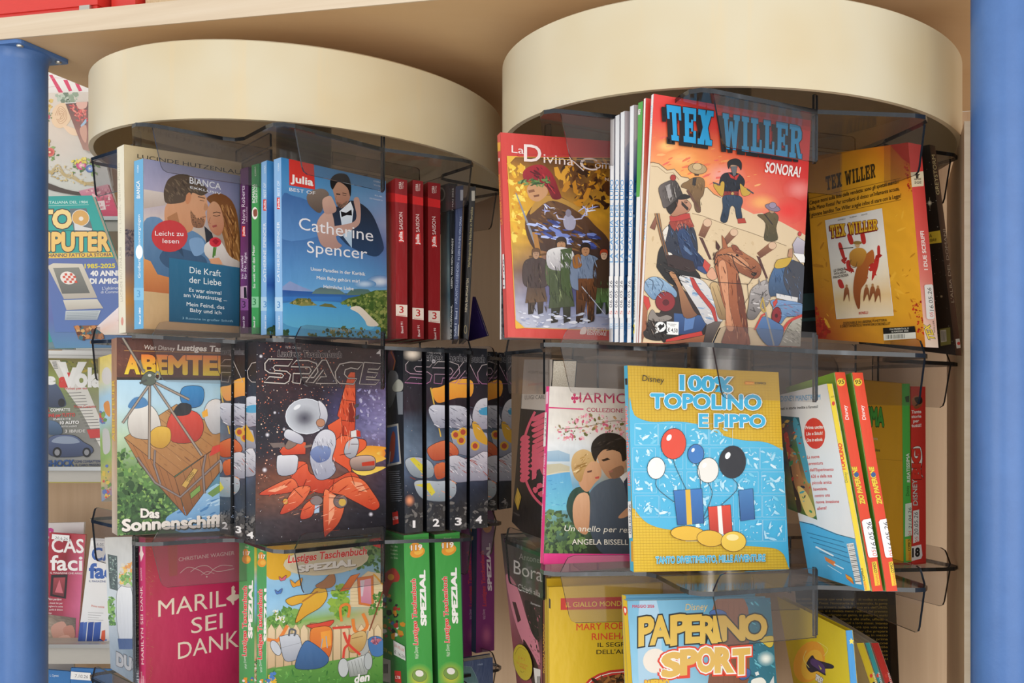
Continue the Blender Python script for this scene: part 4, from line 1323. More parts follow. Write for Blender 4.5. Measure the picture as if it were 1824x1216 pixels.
f.ln('c4453e', 14, 1230,970, 1290,850, 1330,830).ln('b89a4c', 12, 1300,700, 1280,780, 1320,820, 1300,720, sm=1).ln('8c8a88', 14, 1320,820, 1390,1100)
# pen hatching over the riders
f.aol = None
f.at(1080, 380, 4.676)
f.sc(70, '6e3826 8a4a32 c8845c e0a47c 5a2c20', 8, 40, 930,400, 1060,360, 1110,560, 1150,720, 1170,1090, 1000,1090, 970,720, asp=.07, seed=31, rot=1.45)
f.sc(40, '6e3826 d09068 5a2c20', 6, 26, 930,340, 1080,300, 1230,400, 1270,480, 1160,510, 1010,410, asp=.1, seed=32, rot=.6)
f.sc(60, '1c2238 4c648c 5c7498 222c48', 8, 36, 520,120, 720,120, 750,300, 820,420, 700,400, 560,340, asp=.08, seed=33, rot=1.1)
f.sc(36, '1a1614 5a504c', 8, 36, 440,400, 700,440, 760,560, 560,590, asp=.08, seed=34, rot=.3)
f.sc(40, '46607c b4cce0 56708c', 6, 26, 315,570, 420,545, 560,660, 420,700, 340,650, asp=.1, seed=35, rot=1.0)
f.sc(50, '2c2220 6a5c54 8a7a70 1c1614', 6, 30, 320,880, 520,880, 500,1050, 330,1030, asp=.12, seed=36, rot=.9)
f.sc(50, '3c5478 7490b8 2c3c58 5c7ca8', 8, 34, 1360,560, 1420,440, 1640,500, 1620,740, 1400,680, asp=.08, seed=37, rot=1.3)
f.sc(40, '4a6890 90acd0 c44a42', 6, 24, 1380,730, 1620,770, 1610,850, 1460,850, asp=.1, seed=38, rot=.3)
f.sc(70, 'a08460 8c7050 b89c74', 4, 18, 330,120, 500,60, 900,100, 1380,260, 1640,540, 1180,600, 900,240, 340,480, asp=.08, seed=39, rot=.4)
f.at(1080, 150, 4.8)
f.sc(40, '14161c 3c4860 4a5c78', 5, 24, 990,780, 1160,780, 1150,960, 1160,1130, 1000,1150, asp=.1, seed=40, rot=1.4)
f.sc(36, '5a4630 a88458 3c3020', 5, 24, 690,830, 830,810, 820,960, 800,1080, 720,940, asp=.1, seed=41, rot=1.3)
f.sc(30, '1c1816 8a8078 b0a8a0', 6, 34, 460,880, 600,830, 640,950, 500,1030, asp=.08, seed=42, rot=1.4)
f.sc(24, '3c3426 7c6c48', 5, 22, 1350,1110, 1450,1110, 1450,1320, 1360,1320, asp=.1, seed=43, rot=1.3)
f.ln('2a1e18', 3, 655,1010, 690,1012).ln('2a1e18', 4, 660,1000, 688,998).el('2a1e18', 676, 1016, 6, 4).ln('7a4838', 3, 690,1075, 712,1068).ln('8c5a44', 3, 590,1010, 600,1040, 585,1060, sm=1)
slab(f.at(1080, 150, 4.8), 'TEX', [505,178, 910,235, 892,530, 525,478], '2a9fd8', '1e1a1c', 1.5, '1e1a1c', (-7.5, 5))
slab(f, 'WILLER', [985,250, 1665,362, 1660,642, 985,552], '2a9fd8', '1e1a1c', 1.5, '1e1a1c', (-7.5, 5))
f.tx('SONORA!', 1345, 752, 1640, 798, 92, 'f6f0ea', b=.03, sh=.15)
q = b.sub('price_label', 'F', 'white price label with black oval emblem')
q.at(1080, 380, 4.676).pg('1c1a1a', 400,892, 504,897, 502,1005, 398,1000).el('f4f2ee', 448, 945, 46, 42)
q.pg('f4f2ee', 500,900, 600,905, 597,1012, 500,1006).pg('f4f2ee', 400,1000, 420,975, 430,990)
q.pg('1c1a1a', 425,945, 445,922, 462,930, 475,915, 480,940, 462,955, 440,975, 436,955, sm=1)
q.tx('€ 4,50', 508, 985, 590, 992, 34, '1c1a1a', b=.012).tx('TEX WILLER 67', 512, 925, 580, 929, 9, '4a4848', b=.02).tx('MENSILE', 528, 938, 566, 941, 8, '4a4848', b=.02)
p = b.L.at(1080, 150, 4.8)
p.tx('TEX WILLER', 388, 360, 393, 180, 12, '8ac4e0', b=.01)
p.at(1080, 380, 4.676).tx('SONORA!', 322, 225, 330, -80, 18, '5cb4dc', b=.02)

# pocket to the right
b = Bk('comic_book', 'black comic with teal bands, just showing between cowboy comic and yellow cover', [1424,300, 1560,300, 1560,604, 1428,600], (1.13, 1.13), .008, fc='15161a')
f = b.F.at(1420, 230, 2.965)
f.grid(['5a3a20 6a4420', '3a2a1c 3a2a1c', '17181c 17181c', '15161a 15161a'], .1)
f.pg('3c6468', 20,870, 120,860, 120,960, 20,960).pg('14151a', 30,960, 120,950, 120,990, 25,1000).pg('3c6468', 20,1000, 120,990, 120,1010, 20,1015).pg('14151a', 20,1015, 120,1010, 120,1120, 20,1120)
b = Bk('comic_book', 'yellow backed western comic leaning right, red spine with date sticker', [1436,280, 1617.5,253.5, 1648.5,618, 1455,603], (1.03, .912), ('R', 1640.5), open_='L', fc='d89a24', rc='d8453c')
f = b.F.at(1420, 230, 2.965)
f.grid(['b8781c c08020 c8781c c43a24', 'c88a20 d09422 d89a24 d07a20', 'd49420 dc9e28 e0a228 dc9c26', 'd49420 dc9e28 e0a228 dfa028', 'c88a20 d89a26 e0a42a dfa028', 'b05a18 d09022 dca028 d89826', 'a42a16 c47a1c d4922a cc7822'], .05)
f.sc(70, 'c8861c e6ac34 b87a1a', 10, 40, 60,480, 620,430, 660,1000, 120,1060, asp=.25, seed=4)
f.sc(60, 'b02a1a c8341c 9c2414', 2, 8, 560,170, 620,160, 620,330, 590,330, seed=7).sc(60, 'b02a1a c8341c 9c2414', 2, 8, 600,900, 660,900, 670,1090, 640,1090, seed=8).sc(120, '9c2414 b8301a a42a16', 3, 14, 60,960, 110,940, 180,1095, 95,1100, seed=9)
f.pg(('c83a28', 'b8301f'), 480,70, 625,50, 640,215, 560,160)
slab(f, 'TEX WILLER', [150,250, 412,180, 415,255, 155,325], '3a2c14', None, 1, None)
f.ln('6a4a16', 2, 60,368, 550,258).ln('6a4a16', 2, 65,472, 550,372)
f.tx('Cinque nomi sulla lista della vendetta: sono gli spietati membri', 66, 400, 538, 285, 22, '2c2010', b=.014)
f.tx('della Mano Rossa! Per scrollarsi di dosso un\'infamante accusa,', 64, 432, 541, 322, 22, '2c2010', b=.014)
f.tx('il giovane bandito Tex Willer sceglie infine di stare con la Legge!', 64, 465, 550, 360, 22, '2c2010', b=.014)
f.grid(['d8d4d0 dcd8d2 d8d2c8', 'e4e0d8 e8e4dc e4dcd0', 'ece8de f0ece0 ece4d4', 'ece4d4 f2e8d4 ead8b8', 'e6cc98 e8c890 e2c08a', 'e8d8b8 eedcc0 e6d4b4'], .02, 4, quad=[150,482, 448,418, 510,984, 210,1002])
f.ln('e8e4dc', 3, 150,482, 448,418, 510,984, 210,1002, close=1)
for a in ((265,560, 285,552, 300,600, 280,606), (335,550, 355,546, 365,598, 345,604), (218,610, 235,604, 258,690, 240,680), (260,700, 280,695, 285,750, 268,745), (215,800, 235,795, 250,835, 228,838), (425,620, 438,618, 440,668, 426,668), (410,690, 435,670, 425,740, 395,800)):
    f.pg('c03028', *a, sm=1)
f.sc(26, 'c03028 a82820', 6, 22, 230,690, 440,660, 420,800, 260,760, asp=.6, seed=4)
slab(f, 'TEX WILLER', [175,508, 425,475, 428,530, 182,575], 'd8a828', '7a1e18', .8, '7a1e18', (-1.5, 2))
f.pg(('b8682c', '8a4820'), 300,860, 310,760, 340,690, 380,650, 405,640, 410,700, 385,720, 370,800, 340,850, 335,940, 320,940, sm=1)
f.pg(('d0983c', 'a87028'), 280,660, 310,630, 350,630, 370,660, 340,720, 290,720, sm=1).el('d0a878', 322, 612, 12, 14).el('9a7a3c', 322, 600, 24, 9)
f.ln('4a3424', 4, 225,632, 300,625).ln('6a4a2c', 3, 290,690, 280,720, 310,730, 320,700, sm=1)
for x, y in ((265, 850), (370, 850), (402, 845), (430, 855)):
    f.pg(('9a5a30', '7a4424'), x-16,y+60, x-12,y, x,y-18, x+12,y, x+14,y+62, x+4,y+20, sm=1)
    f.el('b08050', x, y-22, 6, 8)
f.tx('LE CINQUE', 198, 755, 258, 742, 14, '3a2c20', b=.02).tx('DITA DELLA', 200, 770, 262, 758, 11, '3a2c20', b=.02).tx('MANO ROSSA', 195, 790, 275, 775, 14, '3a2c20', b=.02)
f.tx('BONELLI', 330, 978, 378, 974, 14, 'c03028', b=.02)
f.tx('BONELLI', 220, 484, 258, 476, 6, '6a6258', b=.01).tx('RUBINO', 282, 470, 320, 462, 6, '6a6258', b=.01).tx('DOTTI', 344, 457, 374, 451, 6, '6a6258', b=.01)
f.tx('DISPONIBILE IN LIBRERIA, FUMETTERIA', 248, 1032, 478, 1014, 14, '3a2810', b=.014).tx('E DIRETTAMENTE SU WWW.SERGIOBONELLI.IT', 232, 1048, 496, 1032, 14, '3a2810', b=.014)
f.pg('1a1814', 457,1050, 625,1040, 630,1072, 460,1082).pg('e0dccc', 460,1082, 630,1072, 633,1105, 462,1115)
f.tx('TWI PRESENTA N. 11', 492, 1062, 594, 1055, 9, 'e0dccc', b=.01).tx('16 MAGGIO 2026', 502, 1074, 592, 1068, 9, 'e0dccc', b=.01)
for i in range(17):
    f.ln('1a1814', 1.4+(i*7 % 3)*.8, 474+i*6, 1086-i*.3, 475+i*6, 1108-i*.3)
p = b.R.at(1420, 230, 2.965)
p.grid(['d8403a cc3630', 'd8403a cc3630', 'd94840 cf3c36', 'da5248 d44a42', 'e07a68 da6c5c', 'e8b09c e4a890', 'e8cfb8 e6ccb4'], .01)
p.pg('e4d4b0', 592,228, 668,222, 668,300, 600,306).tx('spaghetti', 618, 268, 654, 266, 12, '2a2218', b=.02).tx('SGE', 620, 288, 656, 286, 13, '2a2218', b=.02).pg('2a2218', 616,238, 650,236, 640,246, 640,258, 628,260, 626,246)
p.tx('I DUE SCERIFFI', 690, 742, 668, 538, 20, 'f4e8dc', b=.03)
q = b.sub('date_sticker', 'R', 'white handwritten date sticker')
q.at(1420, 230, 2.965).pg('e6ded4', 668,828, 674,822, 708,820, 714,828, 722,995, 716,1003, 688,1004, 680,998)
q.tx('16.05.26', 718, 960, 704, 838, 22, '33302e', sh=.1).tx('05', 716, 992, 714, 966, 19, 'd84a40')
p.tx('TEX', 730, 1115, 700, 1035, 36, 'ecc82c', b=.03, ol='2a2018', ow=.05, sh=.2).tx('WILLER', 730, 1075, 722, 1010, 8, '4a2a20', b=.02)
b = Bk('hardback_book', 'black starry hardback leaning at far right, brown spine with white dot label', [1500,285, 1655.5,257.5, 1702.5,632.5, 1530,612], (1.03, .938), ('R', 1665.8), open_='L', fc='17120f', rc='4a3428')
f = b.F.at(1420, 230, 2.965)
f.grid(['1c1712 1c1814 2a2622', '17120f 1a1512 201a16', '17120f 1c1410 241a14', '15110e 1a1310 201612'], .2)
f.sc(60, 'c8bca8 8a7a64 e8e0cc', .7, 2.2, 680,200, 720,90, 850,1150, 740,1150, seed=3)
f.glow('fff0d0', None, 700, 390, 13, 16).ln('c8b898', 1.5, 680,392, 722,387).ln('c8b898', 1.5, 699,360, 702,420).glow('a08868', None, 762, 883, 9, 9)
f.pg('c0a030', 690,545, 760,533, 768,598, 696,606).tx('A', 698, 572, 712, 570, 18, '3a3010', b=.02).tx('LIBRE', 692, 596, 736, 590, 15, '3a3010', b=.02)
f.pg('6a6230', 752,1055, 808,1046, 812,1135, 758,1145).pg('a89c8c', 756,1062, 786,1058, 790,1120, 760,1125)
for i in range(5):
    f.ln('2a2620', 1.8, 761+i*5, 1066, 764+i*5, 1118)
p = b.R.at(1420, 230, 2.965)
p.grid(['3a2c22 5a4436', '44342a 6a5040', '4a3428 64483a', '3c2820 5c3c30'], .1)
p.tx('GREYSTORM', 752, 345, 728, 135, 19, 'd8c890', b=.004).tx('L\'ALBA DEL DOMANI', 828, 915, 784, 528, 15, 'b8a890', b=.004)
p.pg('dcdcd4', 836,1108, 864,1104, 872,1152, 842,1158).el('d84a40', 853, 1131, 9, 9)
# ================================================================== left rack, middle and lower rows
b = Bk('comic_paperback', 'thick adventure comic, yellow title lettering, wooden crate hung on ropes on its cover', [207.9,601, 400,602.5, 400,945, 209,953.7], (1.0, 1.06), ('L', 198.5), fc='8cb8d4', lc='b08468')
f = b.F.at(170, 580, 3.117)
f.grid(['a8cfe4 9cc8e0 98c4de', 'b0d4e8 a4cce4 9cc8e0', 'bcd8e4 b0d0e0 a4c8dc', 'b8ccac a4bc94 90b0b0', '6c8c4c 587a44 5c88a0', '3a5a2c 44683a 5c8cb4', '26401e 30502a 5488b8'], .03)
f.grid(['4a2418 5c3020 52281c', '6a3624 5a2c1e 4e2418', '58301e 4c241a 5c2e20'], .12, 8, quad=[118,65, 720,72, 720,298, 118,298])
f.sc(60, '6e3c28 3c1c14 7c4830', 4, 20, 120,70, 700,75, 700,290, 120,290, asp=.25, seed=2, rot=.5)
f.pg('2c1610', 118,286, 720,288, 720,302, 118,300)
f.ln('c08a3c', 2.5, 160,138, 720,152)
for i, (c, x0, x1) in enumerate((('A', 168, 240), ('B', 262, 336), ('E', 346, 405), ('M', 410, 505), ('T', 512, 600), ('E', 606, 680), ('U', 686, 760))):
    f.tx(c, x0, 262+i*1.4, x1, 263+i*1.4, 104, ('ee7c2c', 'e6cc2c'), b=.05, ol='4a1a0c', ow=.025)
f.tx('Walt Disney', 268, 130, 440, 138, 26, 'e6d8cc', sh=.15).tx('Lustiges Taschenbuch', 455, 136, 900, 150, 32, 'eee4da', b=.03, sh=.12)
f.sc(260, '4a7034 5f8a44 365a2a 7aa058 2c4c24 86a850', 8, 30, 118,700, 190,680, 240,740, 300,860, 420,980, 480,1060, 380,1130, 118,1160, asp=.55, seed=6)
f.sc(120, '2a4a22 1e3a1a 3c6230 507a3c', 10, 34, 118,900, 260,880, 380,990, 400,1100, 118,1160, asp=.5, seed=7)
f.pg(('9cc0dc', '5c92c4'), 390,1070, 460,1020, 560,960, 700,880, 720,1150, 500,1150, 420,1120, sm=1)
f.sc(40, 'b8d4e8 4a80b4 7cacd4', 8, 40, 450,1030, 700,900, 710,1140, 480,1140, asp=.2, seed=5, rot=-.4)
f.pg('6c8c4c', 620,930, 720,860, 720,905, 650,950)
# the crate
f.pg(('b98850', 'a06c3c'), 160,620, 450,435, 720,590, 720,640, 415,850, ol='4a2c18', ow=1)
f.pg(('a8703c', '8a5430'), 160,622, 440,842, 500,1055, 245,770, ol='4a2c18', ow=1)
f.pg(('b07a48', '7c4c2a'), 440,842, 720,640, 720,770, 505,1056, ol='4a2c18', ow=1)
for k in range(1, 6):
    f.ln('7c5230', 2, 160+k*46, 622-k*29, 440+k*44, 842-k*33)
    f.ln('6c4426', 2, 160+k*47, 622+k*37, 245+k*43, 770+k*48)
    f.ln('5c3a20', 2, 440+k*46, 842-k*34, 505+k*36, 1056-k*48)
f.sc(40, '8a5a34 c89a64 7a4c2c', 6, 34, 190,630, 450,460, 690,620, 430,810, asp=.1, seed=9, rot=.75)
# cargo under a rope net instead of a crew
f.pg(('e4ded4', 'b4aca4'), 180,520, 220,450, 300,440, 350,500, 360,590, 300,630, 200,610, sm=1, ol='4a4440', ow=.8)
f.pg(('d84a38', 'a83428'), 395,560, 440,470, 560,480, 600,560, 560,640, 430,645, sm=1, ol='4a2018', ow=.8)
f.pg(('dcb040', 'b8882c'), 300,600, 345,560, 410,570, 415,640, 370,680, 310,660, sm=1, ol='5a4018', ow=.8)
f.pg(('3a8cc8', '2a6aa0'), 470,400, 490,340, 590,340, 600,410, 570,450, 500,450, sm=1, ol='1c2c3c', ow=.8)
f.pg(('dcd8d4', 'aca8a8'), 600,500, 630,420, 700,420, 720,560, 650,600, sm=1, ol='4a4440', ow=.8)
f.pg('e8a838', 590,480, 620,460, 625,500, 595,510).pg('4a80b0', 180,450, 215,400, 270,400, 290,440, 230,460, sm=1)
f.pg('28292c', 430,480, 470,430, 530,440, 520,490, 450,500, sm=1)
# ropes and hook
f.ln('4c4440', 15, 150,66, 270,260).ln('9a8c7c', 9, 150,66, 270,260)
for a in ((300,310, 298,740), (320,320, 590,720), (330,315, 520,410), (310,310, 150,540)):
    f.ln('4c4440', 15, *a).ln('a39384', 9, *a)
f.pg('5c6458', 255,290, 290,255, 330,265, 335,310, 310,330, 265,325, sm=1, ol='2a2c28', ow=1)
f.ln('8c9088', 9, 330,275, 345,255, 357,280, 345,300, 330,290, sm=1).ln('4a4e48', 12, 245,320, 285,300)
f.el('c8ccc0', 300, 275, 10, 8).ln('6a6a60', 10, 245,190, 260,240, 275,250)
f.ln('5a4a44', 14, 230,730, 330,870, 470,950, 600,830, 720,720).ln('8a7a74', 8, 230,730, 330,870, 470,950, 600,830, 720,720)
f.ln('5a4a44', 13, 330,690, 325,770, 360,880).ln('8a7a74', 7, 330,690, 325,770, 360,880).ln('5a4a44', 14, 610,715, 595,800, 605,930).ln('8a7a74', 8, 610,715, 595,800, 605,930)
f.pg('c8a050', 478,885, 545,790, 568,800, 502,900, ol='5a3c1c', ow=.8).pg('7a9a4c', 525,930, 578,885, 582,915, 530,960, ol='3c4c20', ow=.8)
f.tx('GENERAL', 508, 865, 545, 812, 13, '4a3420', b=.01, up=(-.7, -.6)).tx('WASTE', 522, 872, 552, 825, 13, '4a3420', b=.01, up=(-.7, -.6))
f.pg('c84438', 630,725, 650,670, 700,655, 700,690, 655,715)
f.tx('Das', 252, 1062, 352, 1066, 50, 'ece2d8', b=.04, shadow=('2a3020', 4, 5))
f.tx('Sonnenschiff', 150, 1138, 698, 1112, 66, 'ece2d8', b=.045, shadow=('2a3020', 4, 5))
p = b.L.at(170, 580, 3.117)
p.grid(['8a5a3c 9a6a48', 'b88a5c a8784c', 'c0a074 b08a60', 'c8b498 b89c80', 'c0b0a0 a89888'], .12)
p.tx('ABENTEUER', 108, 640, 106, 300, 15, 'dcb42c', b=.04, ol='6a3014', ow=.02)

def stars(f, n, cols, r0, r1, *a, seed=1):
    f.sc(n, cols, r0, r1, *a, seed=seed, sides=6)
GALAXY = ['1c1620 2a1c28 2c1e24 3a2624 4a3430', '241a24 40242a 3a2228 40302c 463844', '2c1c22 3c2228 2c1f28 4a4258 6a5c80', '1c1824 2c1e28 2a2434 5a5488 8e84b0', '1a1822 24202e 3a3040 6a6890 8c88b4', '24202a 382830 5a4040 7a6478 6c5c78', '5a3428 8a5038 8a5840 6a4a48 4a3c4c', '6a4030 7c5444 604438 4a3838 383040', '3a3034 443438 3a2c30 2c2830 24242c', '2a2c34 3a3034 302830 28242c 201e28']
def space_cover(f):
    f.grid(GALAXY, .22, 9, seed=4)
    f.at(440, 580, 3.039)
    stars(f, 420, 'e08060 f0b090 c86848 f8d8c0 a85038 d87858', .8, 5, 50,90, 500,100, 480,400, 260,720, 50,900, seed=3)
    stars(f, 200, 'ffffff c8d4f0 f0e0d8 a8b8e0', .7, 3, 50,90, 750,110, 750,1120, 50,1180, seed=5)
    for x, y, r in ((75, 165, 12), (110, 590, 14), (180, 650, 12), (95, 780, 16), (395, 415, 12), (735, 295, 14), (670, 1020, 14), (200, 560, 10), (150, 470, 10)):
        f.glow('f8f4fc', None, x, y, r, r)
    f.sc(90, '8c88b8 a8a0cc 6c6890 9c98c4 c0bcd8', 4, 16, 600,330, 750,300, 750,700, 690,720, 620,560, seed=8, asp=.5)
b = Bk('comic_paperback', 'front comic paperback, dark starry cover with orange rocket plane', [456.8,608, 686.8,616.5, 687.5,947, 454.8,970], (.985, 1.075), ('L', 438.5), fc='2a2228', lc='1e2228', group='starry comic paperbacks left of the divider')
f = b.F
space_cover(f)
O1, O2, OD = 'f0683c', 'c83c22', '4a1a14'
f.glow('fbe070', 'f08c30', 690, 690, 60, 40)
f.pg(('f4a030', 'f8d860'), 560,690, 640,650, 760,660, 700,690, 752,720, 650,760, 752,765, 640,810, 570,780, sm=1)
f.pg((O1, O2), 488,485, 545,270, 560,250, 585,252, 588,440, 580,660, 500,660, 440,540, 500,500, ol=OD, ow=1)
f.pg('8c2c1c', 550,420, 582,415, 580,520, 548,520).ln(OD, 3, 520,400, 585,410).ln(OD, 3, 505,510, 582,520)
f.pg('4a4a50', 582,425, 608,420, 600,440, 582,445).pg('4a4a50', 582,490, 608,480, 602,505, 582,508)
f.pg((O1, O2), 435,540, 510,495, 520,650, 470,690, ol=OD, ow=1)
f.pg((O1, 'd84a2a'), 440,700, 500,600, 560,600, 600,610, 640,620, 640,660, 570,720, 560,800, 500,840, 430,860, 330,820, 320,740, 240,745, 240,830, 300,870, 400,900, 470,890, 560,800, sm=1, ol=OD, ow=1)
f.pg(('e86038', 'b8341e'), 238,820, 320,745, 345,800, 460,830, 560,790, 610,830, 560,880, 440,910, 300,880, sm=1, ol=OD, ow=1)
f.pg(('f07848', 'c83e24'), 65,910, 150,860, 240,825, 275,870, 240,900, 130,915, sm=1, ol=OD, ow=1)
f.pg(('f07848', 'c03820'), 180,1020, 205,960, 260,880, 340,870, 320,930, 260,990, sm=1, ol=OD, ow=1)
f.pg(('f07848', 'c83e24'), 440,890, 530,820, 620,830, 680,900, 718,970, 680,998, 600,960, 520,920, sm=1, ol=OD, ow=1)
f.pg(('f58050', 'b8341e'), 415,900, 460,905, 525,960, 500,1060, 440,1125, 415,1125, sm=1, ol=OD, ow=1)
f.pg(('f07040', 'c03c24'), 300,985, 340,945, 370,960, 350,1030, 290,1045, sm=1, ol=OD, ow=1)
f.pg('f6a880', 445,910, 480,920, 470,1020, 440,1080).pg('f6a880', 110,895, 200,860, 220,870, 150,900).pg('f6a880', 560,840, 620,850, 650,900, 600,890)
f.pg(('dcdce0', '9a9aa4'), 525,690, 540,630, 590,605, 605,640, 590,700, 560,720, sm=1, ol='3a3a40', ow=1)
f.pg(('d8b8a8', '6a5a58'), 560,720, 640,700, 690,715, 690,770, 640,785, 570,775, sm=1, ol='3a2a2a', ow=1).pg('c84028', 620,740, 690,730, 690,755, 622,760)
f.pg('e8e4e0', 560,570, 600,560, 615,600, 560,605, ol='3a3a40', ow=.8).pg('d0402c', 590,562, 612,570, 614,600, 592,600)
f.pg(('e4e4e8', 'a8a8b4'), 160,720, 180,698, 265,700, 275,740, 255,800, 170,806, sm=1, ol='3a3a40', ow=1)
f.pg((O1, O2), 195,650, 250,620, 318,630, 315,695, 190,700, 175,680, ol=OD, ow=1)
f.pg('7a6a64', 120,635, 200,632, 205,655, 140,660).pg('8a7468', 205,650, 240,600, 280,600, 270,640, 225,668, sm=1, ol='3a3030', ow=.8)
f.ln('8a7468', 12, 310,655, 400,640, 480,630)
f.el('7a6a68', 505, 950, 38, 36, ol='2a2424', ow=1).el('d8b050', 515, 955, 20, 20).el('d8a040', 207, 950, 14, 16, ol='4a3414', ow=.6).pg('b0c8e0', 368,965, 392,960, 390,1010, 362,1015)
f.el('8a7a78', 375, 945, 34, 26, ol='3a3030', ow=.8)
# empty cockpit with glass dome, seat and a folded white suit
f.pg(('e0e0e8', '9a9cb0'), 350,770, 340,700, 370,600, 420,560, 470,580, 480,640, 460,720, 480,780, 440,825, 380,830, sm=1, ol='3a3a48', ow=1)
f.pg(('8a9cc8', '5c6ca0'), 340,690, 380,650, 450,660, 440,720, 380,740, sm=1)
f.el('c4c8d0', 320, 490, 112, 95, ol='e8ecf4', ow=1.4).glow('4a4858', 'c4c8d0', 310, 500, 88, 74).el('f0f2f6', 270, 440, 22, 10, -.6)
f.pg(('e4e4ea', 'a4a4b4'), 385,405, 425,440, 435,500, 405,560, 380,540, 395,480, sm=1, ol='4a4a58', ow=.8).el('c08868', 397, 525, 24, 22, ol='4a3028', ow=.8)
f.pg(('e4e4ea', 'a8a8b8'), 200,580, 225,560, 300,600, 290,640, 210,610, sm=1, ol='4a4a58', ow=.8)
f.sc(60, 'a83018 8c2814 f89068 ffb08c', 6, 34, 500,300, 580,260, 580,480, 560,640, 500,640, asp=.08, seed=61, rot=1.5)
f.sc(90, 'a83018 8c2814 f89068 ffb08c d84a28', 6, 36, 90,905, 240,840, 460,840, 620,840, 700,970, 500,930, 440,1100, 300,1030, 200,1000, asp=.08, seed=62, rot=-.5)
f.sc(40, '8a8a98 f4f4f8 6c6c7c', 5, 24, 350,600, 470,600, 470,800, 360,800, asp=.1, seed=63, rot=1.2)
for a in ((300,880, 320,830), (460,890, 470,830), (560,800, 580,860), (250,880, 300,930), (440,930, 520,935), (600,900, 660,880), (520,540, 520,600), (500,700, 560,690), (560,640, 600,640)):
    f.ln('4a1a14', 2.5, *a)
f.tx('Walt Disney', 205, 122, 290, 126, 15, 'b8b0b0').tx('Lustiges Taschenbuch', 165, 165, 508, 172, 34, '282024', b=.03, ol='c4b8b8', ow=.028, sh=.12)
f.tx('4', 700, 163, 730, 164, 38, 'f4f0ee', b=.02)
SPACEL = [(115,180, 247,182, 222,218, 150,215, 140,226, 150,242, 212,246, 235,265, 225,300, 203,313, 90,306, 120,275, 188,281, 196,270, 186,260, 120,255, 96,238, 95,204),
          (265,188, 330,188, 375,205, 382,250, 360,280, 292,280, 286,313, 246,308, 248,258, 335,260, 346,242, 335,224, 236,222),
          (316,306, 405,186, 428,186, 486,312, 370,312, 398,276, 428,276, 412,238, 358,308),
          (628,200, 598,235, 560,228, 530,238, 525,262, 545,284, 592,286, 575,316, 500,312, 480,290, 476,250, 500,208, 560,196),
          (632,198, 730,205, 708,236, 655,234, 650,250, 706,255, 692,280, 645,276, 642,290, 716,294, 694,318, 606,315)]
for L in SPACEL:
    f.ln('201a1c', 11, *L, close=1).ln('d0c6be', 6, *L, close=1)
p = b.L.at(170, 580, 3.117)
def suitspine(p, n, x0, x1, y0, y1, lab, art):
    """one slice of the suit picture that runs over the spines"""
    art(p)
    p.tx(lab, x0+(x1-x0)*.30, y1-28, x0+(x1-x0)*.72, y1-27, 38, 'f0ecea', b=.025)
